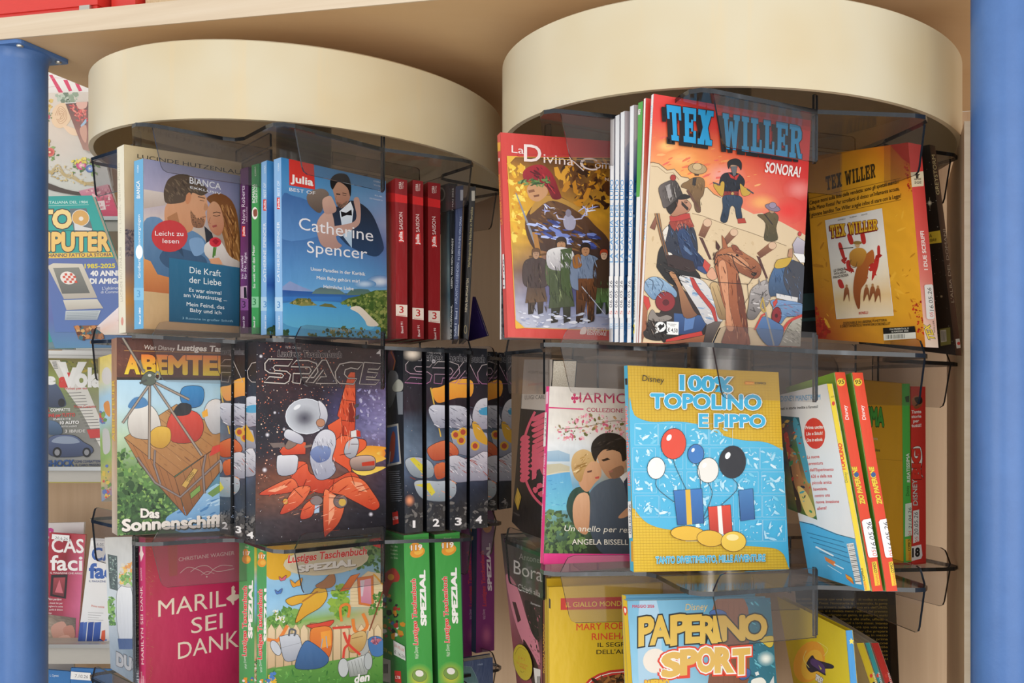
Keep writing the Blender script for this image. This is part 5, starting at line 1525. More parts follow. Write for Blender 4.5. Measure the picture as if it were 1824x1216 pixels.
def slice_art(p, x0, x1, y0, y1, sx, sy=1.0, dark=1.0, w0=0.0):
    """suit, flag and planet seen across the four spines; sx shifts the picture"""
    p.grid(['181a20 1a1c24', '15161c 1a1a22', '241a26 1e1a24', '2a1826 1a1820', '56687c 3c4a5c', '70849a 5c6c80', '50607a 3a4458', '2c3444 262c38', '262a32 34302e', '303236 383634'], .15, 5)
    p.sc(34, 'e8e4e8 8c9cb8 c0a890 5a6478', .5, 2.2, x0,y0, x1,y0, x1,y1, x0,y1, seed=int(x0))
    if True:
        q = lambda *a: [c for i in range(0, len(a), 2) for c in (sx+a[i], a[i+1])]
        p.pg(('f4b040', 'e08a28'), *q(300,345, 350,330, 440,290, 520,300, 515,380, 440,390, 400,400, 330,415), sm=1)
        p.ln('d8b040', 7, *q(295,335, 350,600))
        p.pg(('d0d2dc', '8a8c9c'), *q(285,470, 300,430, 370,430, 480,440, 520,520, 480,560, 400,550, 330,550), sm=1, ol='3a3a44', ow=.8)
        p.pg(('dcdce2', '9c9cac'), *q(520,500, 540,420, 590,390, 660,410, 680,480, 660,540, 560,560), sm=1, ol='3a3a44', ow=.8)
        p.pg('4aa0c8', *q(560,450, 620,440, 622,480, 565,480), sm=1)
        p.pg(('b8bcc8', '7c8090'), *q(400,580, 480,545, 600,580, 620,680, 520,710, 430,690), ol='3a3a44', ow=.8)
        p.pg('d8a838', *q(520,530, 545,525, 600,610, 600,645, 540,610), sm=1)
        for cx, cy in ((430, 590), (470, 575), (460, 620), (535, 650), (470, 785)):
            p.el('d8a838', sx+cx, cy, 24, 25).el('b04a38', sx+cx, cy, 14, 15)
        p.pg(('d8764a', 'b0482c'), *q(280,660, 370,620, 430,650, 440,700, 330,730, 290,710), sm=1, ol='4a2018', ow=.8)
        p.pg(('d8d8de', '8e90a0'), *q(370,730, 430,700, 500,720, 600,680, 620,820, 520,840, 400,840), sm=1, ol='3a3a44', ow=.8)
        p.pg(('b4bcc4', '7c8890'), *q(155,740, 190,710, 270,720, 310,760, 300,820, 200,815), sm=1, ol='3a3a44', ow=.8).pg('d8c83c', *q(180,720, 205,712, 260,760, 250,800, 215,760))
        p.pg(('d87040', 'a8482c'), *q(315,760, 370,740, 390,800, 330,830), sm=1)
        p.pg(('b8c0c8', '7c8890'), *q(205,860, 230,835, 330,840, 420,840, 430,910, 370,950, 250,935), sm=1, ol='3a3a44', ow=.8).pg('d8c83c', *q(210,860, 290,850, 320,900, 300,920, 270,880))
    q = lambda *a: [c for i in range(0, len(a), 2) for c in (sx+a[i], a[i+1])]
    p.sc(90, '6c6e80 f0f0f4 8a8c9c 4a4c5c', 5, 26, *q(290,440, 480,440, 680,420, 680,560, 560,560, 330,550), asp=.1, seed=71, rot=.5)
    p.sc(70, '6c6e80 f0f0f4 8a8c9c b0482c', 5, 24, *q(380,740, 600,690, 620,820, 410,830), asp=.1, seed=72, rot=.7)
    p.sc(50, '8c3820 f0a070 5c6870', 5, 22, *q(170,740, 440,640, 430,930, 220,930), asp=.12, seed=73, rot=.4)
    p.sc(40, '4a4846 5c5a58 2c2c30 76726e', 4, 22, x0,y1-150, x1,y1-160, x1,y1-20, x0,y1-10, asp=.5, seed=int(x1))
for u0, u1, face, z, sx, lab in ((417, 436.2, [436.2,607, 662,614, 664,950, 436.5,961.7], (1.005, 1.095), 45, '3'), (393, 412.2, [412.2,606, 640,613, 642,944, 410.6,953.7], (1.03, 1.12), 120, '2')):
    c = Bk('comic_paperback', {'3': 'starry comic paperback with spine numbered 3, left of the orange rocket plane', '2': 'starry comic paperback with spine numbered 2, beside the hanging crate cover'}[lab], face, z, ('L', u0), fc='101216', lc='20242c', group='starry comic paperbacks left of the divider')
    c.F.sc(40, 'c8c8d0 8c9cb8', .4, 1.2, u1,606, u1+6,606, u1+6,960, u1,960)
    q = c.L.at(170+(u0-170)-(u0-170), 580, 3.117)
    x0, x1 = (u0-170)*3.117, (u1-170)*3.117
    slice_art(q, x0, x1, 75, 1175, x0-400 if lab == '3' else x0-300)
    for L in (SPACEL[2 if lab == '3' else 1],):
        ox = {'3': 335, '2': 455}[lab]
        o = [c_ for i in range(0, len(L), 2) for c_ in (ox+L[i], L[i+1])]
        q.ln('c8bcb4', 4, *o, close=1)
    q.tx('Taschenbuch' if lab == '3' else 'Lustiges', x0-10, 158, x1+40, 160, 30, '16181c', b=.02, ol='a8a4a8', ow=.025, sh=.1)
    yb = (951 if lab == '2' else 958)
    q.at(0, 0, 1).tx(lab, u0+4, yb-10, u0+13, yb-9, 12, 'f0ecea', b=.03)
q = p
slice_art(q, (438-170)*3.117, (457-170)*3.117, 80, 1210, (438-170)*3.117-560)
q.ln('c8bcb4', 4, *[c_ for i in range(0, len(SPACEL[3]), 2) for c_ in (370+SPACEL[3][i], SPACEL[3][i+1])], close=1)
q.at(0, 0, 1).tx('4', 441, 957, 452, 959, 12, 'f0ecea', b=.03)

# four spines facing out, right of the divider, and two more behind
def spine4(lab, label, face, z, vis=0, grp='starry comic spines right of the divider'):
    c = Bk('comic_paperback', label, face, z, .08 if vis else .12, open_='B', fc='1c1e24', lc='14171e', group=grp)
    p = c.F.at(670, 580, 3.038)
    x0, x1 = (min(face[0], face[6])-670)*3.038, (max(face[2], face[4])-670)*3.038
    slice_art(p, x0, x1, 115, 1110, 0 if vis == 0 else vis)
    ox = vis
    for L in SPACEL:
        o = [c_ for i in range(0, len(L), 2) for c_ in (ox+62+L[i]*1.02, L[i+1]*.96+14)]
        p.ln(('b8b0ac', 'b06a98'), 4, *o, close=1)
    p.tx('Walt Disney', ox+275, 148, ox+352, 152, 15, 'c8c4c4').tx('Lustiges Taschenbuch', ox+225, 186, ox+585, 198, 40, '16181c', b=.02, ol='a8a4a8', ow=.022, sh=.1)
    if vis == 0:
        yb = (face[5]+face[7])/2
        m_ = face[6]*.5+face[4]*.5
        w_ = 2.0 if lab == '1' else 5.2
        p.at(0, 0, 1).tx(lab, m_-w_, yb-9, m_+w_, yb-9, 13.5, 'f2eeec', b=.012 if lab == '1' else .03)
    else:
        p.at(0, 0, 1).tx(lab, face[6]+4, face[7]-10, face[6]+13, face[7]-10, 9, '8c8a88', b=.02)
    return c
c1 = spine4('1', 'starry comic spine numbered 1, its dark side with red square label showing', [717.7,618, 750.8,618.5, 753.3,946.5, 721,950.3], (1.07, 1.081))
p = c1.F.at(670, 580, 3.038)
p.glow('fff0dc', None, 195, 150, 60, 46).glow('f8a070', None, 180, 945, 30, 36)
p = c1.L.at(670, 580, 3.038)
p.grid(['1c2028 20242c', '20262e 22262e', '242a32 20242c', '28303c 22282f', '1c2430 1c2028'], .1)
p.sc(24, 'c8ccd8 6c7890', .6, 2, 60,120, 150,120, 155,1110, 60,1090)
p.pg(('8c5a6c', '5c4c54'), 66,150, 90,140, 105,190, 95,240, 66,240, sm=1).pg(('7c7c80', '54585c'), 66,260, 110,250, 120,310, 90,420, 66,430, sm=1).ln('c87840', 5, 80,140, 103,190, 92,240).pg('c4c4b8', 88,330, 118,290, 145,310, 140,350, 100,355, sm=1)
p.pg('8a9098', 110,360, 145,355, 145,480, 120,480)
p.pg('c8c4bc', 60,540, 120,528, 136,745, 60,762).pg(('4a6ca0', '35548c'), 60,552, 113,541, 127,735, 60,750)
p.pg('b0503c', 70,720, 78,620, 92,570, 104,600, 100,690, 88,735, sm=1).ln('d8d4d0', 5, 70,750, 78,680)
for i in range(15):
    p.ln('8c9098', 2.2, 66+i*1.2, 790+i*11.3, 128+i*1.2-(i*7 % 3)*3, 786+i*11.3)
p.pg('d0342c', 88,1010, 118,1003, 123,1068, 92,1078).tx('LTB', 92, 1050, 119, 1045, 16, 'f4ecea', b=.02)
spine4('2', 'starry comic spine numbered 2, second right of the divider', [759,618.7, 791.8,619, 792.8,945, 760.5,946.5], (1.083, 1.093))
spine4('3', 'starry comic spine numbered 3, third right of the divider', [800,619.3, 831.3,619.5, 831,942.8, 801,944.7], (1.094, 1.104))
spine4('4', 'starry comic spine numbered 4, fourth right of the divider, duller white suit', [837,619.5, 867.5,621, 868.5,939, 837,941.8], (1.106, 1.1165))
spine4('3', 'dim starry comic spine with orange flag patch, set back behind the nearer four', [868.8,626, 885.4,626.5, 885.4,908.5, 869,909.3], (1.25, 1.255), 217, 'dim starry spines further back')
spine4('4', 'dim starry comic spine at the row\'s far right end, set furthest back', [889,627.5, 911,629, 911,904, 889,907.5], (1.266, 1.2725), 158, 'dim starry spines further back')

# colourful books on the left-facing pockets
b = Bk('comic_paperback', 'comic with yellow and sky blue cover seen through clear tray tab, left end', [174.5,637, 199,630, 201,880, 181,893], (1.12, 1.04), .02, open_='R', fc='9ac4dc')
f = b.F.at(80, 460, 3.2)
f.grid(['e4cc58 e0c450', 'e0d48c dcd090', '9cc8e0 a4cce4', 'a8d0e4 a8cce0', '8cb45c 98a860', '7ca44c 8cb060', 'c8b454 b89a50', '6c8cb8 8c6c8c'], .06)
f.el('d4d0cc', 352, 670, 28, 50).pg('d88a34', 335,830, 365,815, 372,900, 345,880, sm=1).pg('c0c0bc', 330,980, 365,985, 372,1090, 335,1110, sm=1)
f.sc(30, '5c8c3c 78a84c c83c3c 4a6cb0', 5, 16, 308,870, 340,880, 345,940, 310,930).sc(26, 'c83c3c d8b83c 4a6cb0 5c8c3c', 5, 16, 325,1180, 375,1180, 375,1370, 335,1360, seed=9)
b = Bk('comic_paperback', 'pale comic with grey silver title letters behind clear tab, lower left', [186.5,957, 235,955.5, 237,1215, 197,1190], (1.09, 1.03), .003, open_='L', fc='c4ccd0', rc='3a3f46')
f = b.F.at(170, 930, 4.252)
f.grid(['c8c4bc b8b4ac', 'd0d0cc c8c8c4', 'ccd4d8 b8c0c4', 'c4ccd4 98a0a8', '9ca8b4 70808c', '8c98a4 6c7884'], .05)
f.pg('54605c', 92,240, 165,255, 170,520, 108,500).sc(60, '8ca498 b8c8bc 3c4a44', 3, 9, 100,260, 160,265, 160,500, 112,490)
f.sc(70, '6c9a4c 8cb860 507a38', 6, 18, 95,570, 135,560, 150,780, 110,780)
f.pg(('e4e4e4', 'b4b8c0'), 160,560, 200,480, 260,470, 285,600, 280,880, 180,880, sm=1, ol='5a5c60', ow=.7).el('c8c4bc', 228, 470, 56, 18, .2, ol='5a5c60', ow=.7)
f.sc(50, 'e0a050 d88c48 e8c060 d8d0c0', 6, 22, 190,330, 275,300, 285,460, 190,470).sc(30, '6c9a4c 8cb860', 6, 20, 180,380, 280,380, 280,470, 190,470, seed=5)
f.pg('38507c', 170,880, 290,880, 295,960, 180,960)
for i, c_ in enumerate('DUC'):
    f.tx(c_, 165+i*58, 1075+i*22, 213+i*58, 1098+i*22, 92, 'a4a4a6', b=.07, ol='5c5c60', ow=.04)
b = Bk('magazine', 'white paperback with pale pink cover lying slanted on the row\'s far left', [170,584, 222,537, 226,596, 186,596], (1.12, 1.05), .03, open_='R', fc='e8dcd8', page='f2eee8')
b.F.grid(['ecdcd8 f0e4e2', 'e8c4b0 ecd4cc', 'd8c8b8 dccdc0'], .03).at(160, 560, 5.7).ln('c89090', 3, 280,60, 350,45)

# lower row
V = vfloor
b = Bk('paperback_book', 'dark slate novel spine left of the crimson hardback, lower row', [246.4,955.4, 400,945, 402,V(402, 1.14, -.331), 248.8,V(249, 1.06, -.331)], (1.06, 1.14), ('L', 237.5), fc='3c4148', lc='474c55')
p = b.L.at(170, 930, 4.252)
p.tx('Die Möglichkeit einer Insel', 328, 870, 322, 345, 17, 'd8d4a8', b=.006).pg('c8ccd0', 320,895, 335,893, 336,925, 321,927).tx('Michel Houellebecq', 334, 1300, 326, 945, 20, 'd8dce0', b=.006).tx('LESEN', 322, 300, 318, 110, 14, 'a8acb0')
b = Bk('hardback_book', 'crimson hardback, slim pale lettering and small white dancing figure on cover', [259,957.5, 440,956, 442,V(442, 1.12, -.331), 259.5,V(259, 1.03, -.331)], (1.03, 1.12), ('L', 247.2), fc='b4284e', lc='c83c6c')
f = b.F
f.grid(['a84848 c03854 c43058 c02c54', 'b83e50 c4325a c42e5a c02c5a', 'c03658 c83260 c83064 c42e6c', 'b83652 c4305a c82e5e c02c62', 'b0324c c03056 c42e5a b82a58'], .02)
f.at(170, 930, 4.252)
f.sc(170, 'b86a4c a85c44 c07c58', 3, 14, 380,150, 430,150, 435,1210, 385,1215, asp=.12, seed=6)
f.sc(40, 'c88a70 b87058', 2, 12, 380,150, 480,150, 480,480, 385,480, asp=.1, seed=7)
f.pg('b44440', 545,140, 620,135, 620,400, 560,410)
f.tx('CHRISTIANE WAGNER', 630, 295, 1052, 244, 30, 'ecc8c4')
f.ln('ecd0c8', 4, 640,385, 700,340, 780,360, 845,395, 900,350, 960,325, 1040,330, sm=1).ln('ecd0c8', 4, 720,375, 780,335, 850,330, 920,372, 1050,350, sm=1).ln('ecd0c8', 3, 800,400, 845,372, 900,388, sm=1).el('ecd0c8', 843, 411, 6, 6)
f.tx('MARIL', 475, 716, 990, 632, 132, 'f0dcc8').tx('SEI', 725, 843, 962, 800, 124, 'f0dcc8').tx('DANK', 625, 1036, 1086, 940, 132, 'f0dcc8')
f.pg('f0dcc8', 1030,490, 1045,478, 1055,490, 1050,510, 1062,520, 1055,545, 1085,545, 1088,570, 1065,590, 1050,595, 1050,620, 1040,628, 1025,600, 995,585, 990,575, 1015,555, 1030,545, 1030,520)
p = b.L.at(170, 930, 4.252)
p.grid(['c84878 c84070', 'c83c6c c43868', 'c03864 bc3460'], .02)
p.tx('ROMAN', 354, 440, 350, 345, 11, 'f0d8d8').tx('MARILYN SEI DANK', 368, 1075, 356, 480, 21, 'f0dcd4').pg('f0dcd4', 340,165, 352,163, 356,215, 366,240, 356,270, 344,300, 340,260, 330,238, 340,215)
p.tx('CHRISTIANE', 358, 1240, 352, 1130, 9, 'f0dcd4').tx('WAGNER', 370, 1220, 366, 1160, 9, 'f0dcd4')

def spezial(p, x0, x1, y0, sp='f2eee4', base='43a05c', num='117'):
    """green duck-yellow numbered spine in the 4.25x crop of the lower row"""
    p.grid([base+' '+base, base+' '+base], 0)
    m = (x0+x1)/2
    p.tx('Band', m-12, y0+42, m+14, y0+44, 14, 'e8e4d0')
    p.el('e89a34', m-2, y0+130, 33, 34, -.3).el('f0b84c', m+6, y0+130, 20, 18).el('e89a34', m-8, y0+78, 22, 28)
    p.tx(num, m-26, y0+97, m+24, y0+99, 30, 'f8f0e4', b=.03, ol='a84a30', ow=.04)
    p.tx('Lustiges Taschenbuch', m-2, y0+862, m+2, y0+335, 34, 'e04038', b=.03, ol='f4e8e0', ow=.03, sh=.1)
    p.tx('SPEZIAL', m+42, y0+722, m+46, y0+295, 30, 'f6f4ee', b=.06)
    p.tx('Walt Disney', m+4, y0+960, m-10, y0+860, 18, 'd8e8d8')
b = Bk('comic_paperback', 'green comic spine, first of pair beside the crimson hardback', [453,968.8, 655,953, 657,V(657, 1.10, -.331), 453,V(453, 1.02, -.331)], (1.02, 1.10), ('L', 426), fc='b8c890', lc='43a05c', group='green numbered comics with garden cover')
spezial(b.L.at(420, 930, 4.253), 25, 140, 150)
b.F.grid(['c8b040 c8b040', 'd8c050 d8c050', '90c0e0 90c0e0', '8cb0d0 8cb0d0', '6ca040 7ca850', 'd8b890 d0a070', 'c8a880 c0a880', '5a8c3c 508038', '4a8038 487c34'], .1)
b.F.at(420, 930, 4.253).sc(30, '3a3a44 c86c40 e8e4d8 5a8c4c', 3, 10, 140,1030, 165,1030, 165,1216, 140,1216)
b.L.at(420, 930, 4.253).sc(14, '3a70b0 f0ece4 e89a34', 8, 20, 40,1185, 130,1180, 130,1300, 40,1300, seed=4)
b = Bk('comic_paperback', 'front green comic with garden scene, watering can and mower on its cover', [475,973, 681,956.3, 682,V(682, 1.085, -.331), 474,V(474, 1.0, -.331)], (1.0, 1.085), ('L', 458), fc='a8d0e8', lc='43a05c', group='green numbered comics with garden cover')
spezial(b.L.at(420, 930, 4.253), 162, 237, 175)
b.L.at(420, 930, 4.253).sc(14, '3a70b0 f0ece4 e89a34', 8, 16, 175,1195, 235,1190, 235,1300, 175,1300, seed=4)
f = b.F.at(420, 930, 4.253)
def QV(p, x0, x1, y0, y1):
    return [x0, y0, x1, y0, x1, y1, x0, y1]
f.grid(['d8a834 d8b850 c8b868 6c8c4c', 'e0b840 e4cc80 b8c890 547a3c', '9cc8e4 9ccae8 8cc0e4 8cb4c8', '8cc0e4 90c4e8 8cc0e8 b8b09c', '9ccae8 a0cce8 9cc8e4 d0b89c', '7cae5c 88b45c 98b068 d0b490', 'e0c8a0 dcc49c d8c09c d0b48c', 'dcc49c d8bc94 d4b890 ccb088', '88a858 6c9a48 6c9a48 5c8c40', '5a9240 549040 4c8838 488034', '4c8838 488434 447c30 40782c', '447c30 40782c 40782c 3c7028'], .03, 5)
f.pg('e2ad2c', 236,190, 420,185, 380,300, 420,390, 360,430, 236,410, sm=1)
f.sc(110, '3f6c34 547f40 345c2c 6a944c', 10, 34, 880,150, 1000,110, 1112,115, 1112,390, 1000,340, 850,380, asp=.6, seed=5)
f.sc(140, '7cac3c 98bc48 68983c 8cb04c', 12, 40, 720,560, 780,470, 850,500, 860,640, 780,720, 720,650, asp=.7, seed=6)
f.sc(140, '6c9c44 84b054 588a3c', 12, 40, 236,740, 300,690, 400,650, 500,690, 480,760, 380,780, 236,780, asp=.6, seed=7)
for x, y in ((300, 680), (320, 725), (350, 735)):
    f.sc(14, 'f4f2ec e8e4d8', 6, 15, x-20,y-18, x+20,y-18, x+20,y+18, x-20,y+18, asp=.4, seed=int(x)).el('e0b030', x, y, 5, 5)
# house
f.pg('e4cda4', 865,480, 1000,370, 1112,390, 1112,640, 865,640)
for i in range(7):
    f.ln('b89c74', 2, 868,470+i*26, 1112,450+i*29)
f.pg(('e8843c', 'c85c2c'), 785,525, 870,405, 940,385, 860,510, ol='7a3418', ow=.7)
f.pg('d87840', 918,420, 1040,400, 1045,640, 930,620, ol='7a3418', ow=.6).pg(('e8a8b8', 'c88098'), 938,440, 1022,424, 1026,620, 948,606).pg('d8c8d0', 945,440, 975,436, 960,560, 948,560)
f.ln('e8a83c', 14, 1040,390, 1070,420, 1112,470)
f.sc(40, '4a7c3c 6c9a4c', 8, 26, 1040,540, 1112,520, 1112,650, 1000,720, seed=3)
# fence
for i in range(14):
    x = 240+i*62
    f.pg(('e8cfa8', 'c8a880'), x,1110, x+2,810, x+28,770, x+56,815, x+56,1090, ol='8a6c4c', ow=.5)
f.ln('e8863c', 26, 236,885, 310,895, 350,850, 390,780, sm=1).ln('e8863c', 20, 800,750, 790,650, 830,620, 860,640, 850,720, sm=1).ln('e8863c', 24, 885,730, 900,820, 950,830, 995,780, 960,690, sm=1)
f.pg(('6aa048', '3f7c30'), 236,1110, 420,1080, 700,1050, 900,1020, 1112,990, 1112,1300, 236,1300)
f.sc(120, '4a8838 5c9c44 3a7430 78b054', 6, 26, 240,1120, 700,1070, 1110,1010, 1110,1216, 240,1216, asp=.3, seed=8)
# tools
f.ln('8a4a34', 10, 1112,520, 1060,680, 1010,820).pg('b0b0ac', 930,900, 1035,890, 1000,980, 960,1010, 930,980, sm=1, ol='4a4a48', ow=.7).ln('9a9a96', 10, 1000,820, 985,900)
f.pg('4a78b0', 1000,890, 1060,860, 1112,890, 1112,1000, 1030,1005, sm=1, ol='2a3c58', ow=.7).sc(30, 'b86878 d08890 8a4a64', 6, 14, 1020,890, 1060,862, 1105,890, 1060,930)
f.pg(('d0d4dc', '9ca0ac'), 330,880, 345,860, 470,850, 505,1000, 480,1030, 370,1045, sm=1, ol='4a4c54', ow=.9).ln('7c8088', 2, 340,950, 490,910)
f.pg('c4c8d0', 300,930, 345,960, 345,985, 300,990, ol='4a4c54', ow=.7).el('c8ccd4', 300, 950, 32, 62, -.5, ol='4a4c54', ow=.9)
f.ln('5c6068', 14, 400,860, 410,810, 450,820, 440,860, sm=1)
f.pg(('d8b87c', 'b88c4c'), 850,900, 880,850, 960,820, 990,870, 950,970, 860,980, sm=1, ol='7a5430', ow=.7).ln('7a5430', 4, 875,880, 960,860)
f.ln('d84838', 18, 730,800, 870,790).ln('d84838', 20, 815,830, 840,900, 870,940, 940,1000, sm=1).ln('d84838', 18, 860,850, 850,920, 820,960, 810,1060, sm=1)
f.el('c4c8c8', 812, 1100, 40, 72, 0, ol='4a4c50', ow=.9).pg(('d0d4d4', '90948c'), 840,1050, 980,1000, 1010,1080, 990,1150, 860,1170, ol='4a4c50', ow=.8).el('b8bcbc', 1000, 1050, 32, 66, 0, ol='4a4c50', ow=.9)
for i in range(5):
    f.ln('7c807c', 3, 850+i*24,1060-i*8, 870+i*26,1165-i*8)
# straw hat and apron on a garden post
f.pg('a87c50', 560,760, 610,760, 620,1100, 570,1100, ol='5c4028', ow=.7)
f.pg(('e8b83c', 'd89a2c'), 375,590, 450,555, 560,540, 600,500, 670,495, 690,560, 640,640, 540,700, 450,760, 480,660, 500,610, 420,630, sm=1, ol='6a4414', ow=1)
f.ln('b8782c', 12, 500,600, 560,560, 620,520)
f.pg('d84a38', 530,780, 640,760, 740,740, 700,790, 600,805, sm=1, ol='6a1c14', ow=.7)
f.pg(('e88a3c', 'cc5c28'), 560,830, 620,790, 720,800, 725,940, 690,1030, 580,1020, sm=1, ol='6a3014', ow=.8).pg('f0a040', 640,830, 715,815, 720,930, 650,950).ln('9ca8b4', 8, 640,960, 655,880).ln('9ca8b4', 8, 690,950, 680,860)
f.pg(('4a74a8', '345884'), 500,930, 560,900, 700,1020, 640,1100, 470,1110, 450,1060, sm=1, ol='1c2c48', ow=.8)
for x, y, c_ in ((352, 425, 'd8687c'), (455, 460, 'e8a034'), (322, 525, '4a78c0')):
    s_ = 46 if c_ == 'e8a034' else 28
    f.pg(c_, x-s_,y-s_*.6, x-s_*.2,y, x,y-s_*.2, x+s_,y-s_*.9, x+s_*.7,y+s_*.3, x+s_*.1,y+s_*.5, x-s_*.6,y+s_*.6, sm=1, ol='4a3020', ow=.6)
f.pg('a8744c', 600,480, 660,440, 700,400, 740,390, 752,450, 720,490, 650,500, sm=1, ol='5a3820', ow=.6)
f.el('d4c8a8', 680, 290, 325, 108, -.1).el('ccc0a0', 690, 300, 290, 80, -.1)
f.tx('Walt Disney', 480, 225, 650, 205, 22, '6c5c44', sh=.15).tx('Lustiges Taschenbuch', 392, 306, 985, 240, 58, 'd8382c', b=.03, ol='f0e4dc', ow=.02, sh=.12).tx('SPEZIAL', 470, 375, 900, 325, 50, 'e8e4dc', b=.06, shadow=('6c5c44', 2, 3))
f.pg('d43a34', 1012,130, 1100,115, 1112,125, 1112,190, 1060,185, 1025,165, sm=1).tx('117', 1046, 165, 1098, 160, 28, 'f6eeec', b=.02)
f.tx('den', 895, 1215, 1005, 1195, 62, 'f4f0ea', b=.04, sh=.1)
f.sc(20, '4a7cc0 e8e4dc e0b030', 10, 22, 240,1140, 290,1140, 290,1216, 240,1216, seed=8)

def green119(label, face, z, dx, first):
    b = Bk('comic_paperback', label, face, z, .12, open_='B', fc='46a24a', lc='2e6c34', group='green numbered comics right of the divider')
    p = b.F.at(660+dx[0], 900+dx[1], 3.847)
    p.grid(['48a44c 44a048', '46a24a 429c46', '44a048 3f9642'], .01)
    p.glow('d8cc40', '46a24a', 335, 1180, 95, 100)
    p.tx('Band', 288, 250, 335, 246, 15, 'e8e4c8')
    p.el('e89a34', 322, 320, 52, 36, -.35).el('f2ba4c', 330, 316, 32, 20, -.35).el('e89a34', 308, 285, 40, 30)
    p.tx('119', 278, 308, 352, 300, 36, 'f8f0e4', b=.03, ol='8c5a20', ow=.05)
    p.tx('Lustiges Taschenbuch', 325, 955, 308, 505, 34, 'e04038', b=.03, ol='f4e8e0', ow=.03, sh=.1)
    p.tx('SPEZIAL', 382, 818, 372, 446, 38, 'f6f4ee', b=.06)
    p.tx('Walt Disney', 330, 1050, 322, 965, 26, 'e4ecd8')
    p.el('7a9a4c', 335, 1165, 50, 42, .2, ol='4a4a40', ow=.5).el('e8e4dc', 335, 1150, 28, 22, .2)
    q = b.L.at(660+dx[0], 900+dx[1], 3.847)
    q.grid(['2c6c34 307438', '2f7436 34803c', '4a9444 4c9a48', '2f7436 307a3a', '225a2a 2c7034'], .05)
    if first:
        for i, t in enumerate(('Tapfer', 'für die', 'Freiheit:', 'Helden in', 'der Ente')):
            q.tx(t, 138, 258+i*26, 186, 262+i*26, 14, 'b8c8a8')
        q.pg('a83830', 85,560, 90,480, 130,440, 165,430, 200,480, 190,520, 150,530, 120,600, 90,640, sm=1).el('d8a040', 140, 490, 22, 22)
        q.sc(40, 'd8d4cc 2c2c30 c8882c a83830 3c74a8', 8, 22, 85,600, 150,600, 225,750, 220,900, 90,900, seed=5)
        q.pg('c8882c', 140,880, 170,870, 165,920, 145,915).pg('c8882c', 185,850, 220,860, 230,890, 190,890)
        q.tx('LTB mit', 82, 990, 148, 1025, 24, 'c8b83c', b=.01)
        q.pg('a8a8a4', 75,1040, 138,1060, 140,1216, 75,1200).pg('d0342c', 165,1130, 208,1135, 212,1216, 168,1210)
        q.tx('LTB', 172, 1185, 204, 1188, 20, 'f4ecea', b=.02)
        for i in range(8):
            q.ln('3a3a38', 3, 84+i*5, 1085, 84+i*5, 1150)
        r = b.sub('price_label', 'L', 'white price label with red stamped date')
        r.at(660+dx[0], 900+dx[1], 3.847).pg('dcdcd8', 162,922, 240,965, 246,1062, 166,1020)
        r.tx('20.05.26', 168, 962, 236, 1000, 20, 'c86058').tx('€ 16,50', 170, 1010, 240, 1048, 22, '5c5c5a')
    else:
        q.sc(20, '2c2c30 d8d4cc c83c34 3c74a8', 6, 16, 405,430, 440,430, 440,900, 405,900)
    return b
green119('nearer of two bright green comic spines right of the garden cover', [719,953.5, 763.5,949, 771.8,V(772, 1.085, -.331), 726,V(726, 1.07, -.331)], (1.07, 1.085), (0, 0), True)
green119('further of two bright green comic spines, beside the purple ones', [774,952, 818.6,947, 826.5,V(826, 1.105, -.331), 781.5,V(781, 1.09, -.331)], (1.09, 1.105), (56, -4), False)
def purple(label, face, z, dx, sc):
    b = Bk('comic_paperback', label, face, z, .12, open_='B', fc='7c3070', lc='2c4860', group='purple comic spines')
    p = b.F.at(660+dx, 900, 3.847*sc)
    p.grid(['6c2c64 682a60', '7c3070 742c68', '843478 7c3070'], .04)
    p.tx('Lustiges Taschenbuch', 793, 690, 776, 312, 26, 'b83a4c', b=.03, ol='8c4878', ow=.02, sh=.1).tx('SPEZIAL', 830, 580, 818, 262, 27, 'd8ccd4', b=.05).tx('Walt Disney', 788, 780, 782, 710, 18, 'c8a8c0')
    p.glow('b8608c', '7c3070', 795, 890, 45, 90)
    p.el('b87c34', 800, 150, 30, 36)
    return b
purple('purple comic spine just right of the green spines, partly hidden', [820.6,905, 840,903, 840.7,1167.5, 826,1170], (1.265, 1.275), -24, 1)
purple('purple comic spine at far right of lower row, left rack', [850,900, 880.6,898, 880.4,1158, 847.7,1163], (1.265, 1.28), 0, 1)
b = Bk('paperback_book', 'dark blue book with teal car on cover at bottom of left rack', [826,1178, 877.6,1170, 880,1330, 828,1330], (1.2, 1.21), .02, fc='24365c')
f = b.F.at(660, 900, 3.847)
f.grid(['2c4270 263a64', '22345c 1e2e50', '1c2a48 1a2642'], .04).pg('3c6468', 640,1100, 690,1105, 720,1160, 740,1216, 640,1216, ol='7c949c', ow=.6).tx('1968', 735, 1096, 768, 1092, 12, '8c9cb8', b=.01)
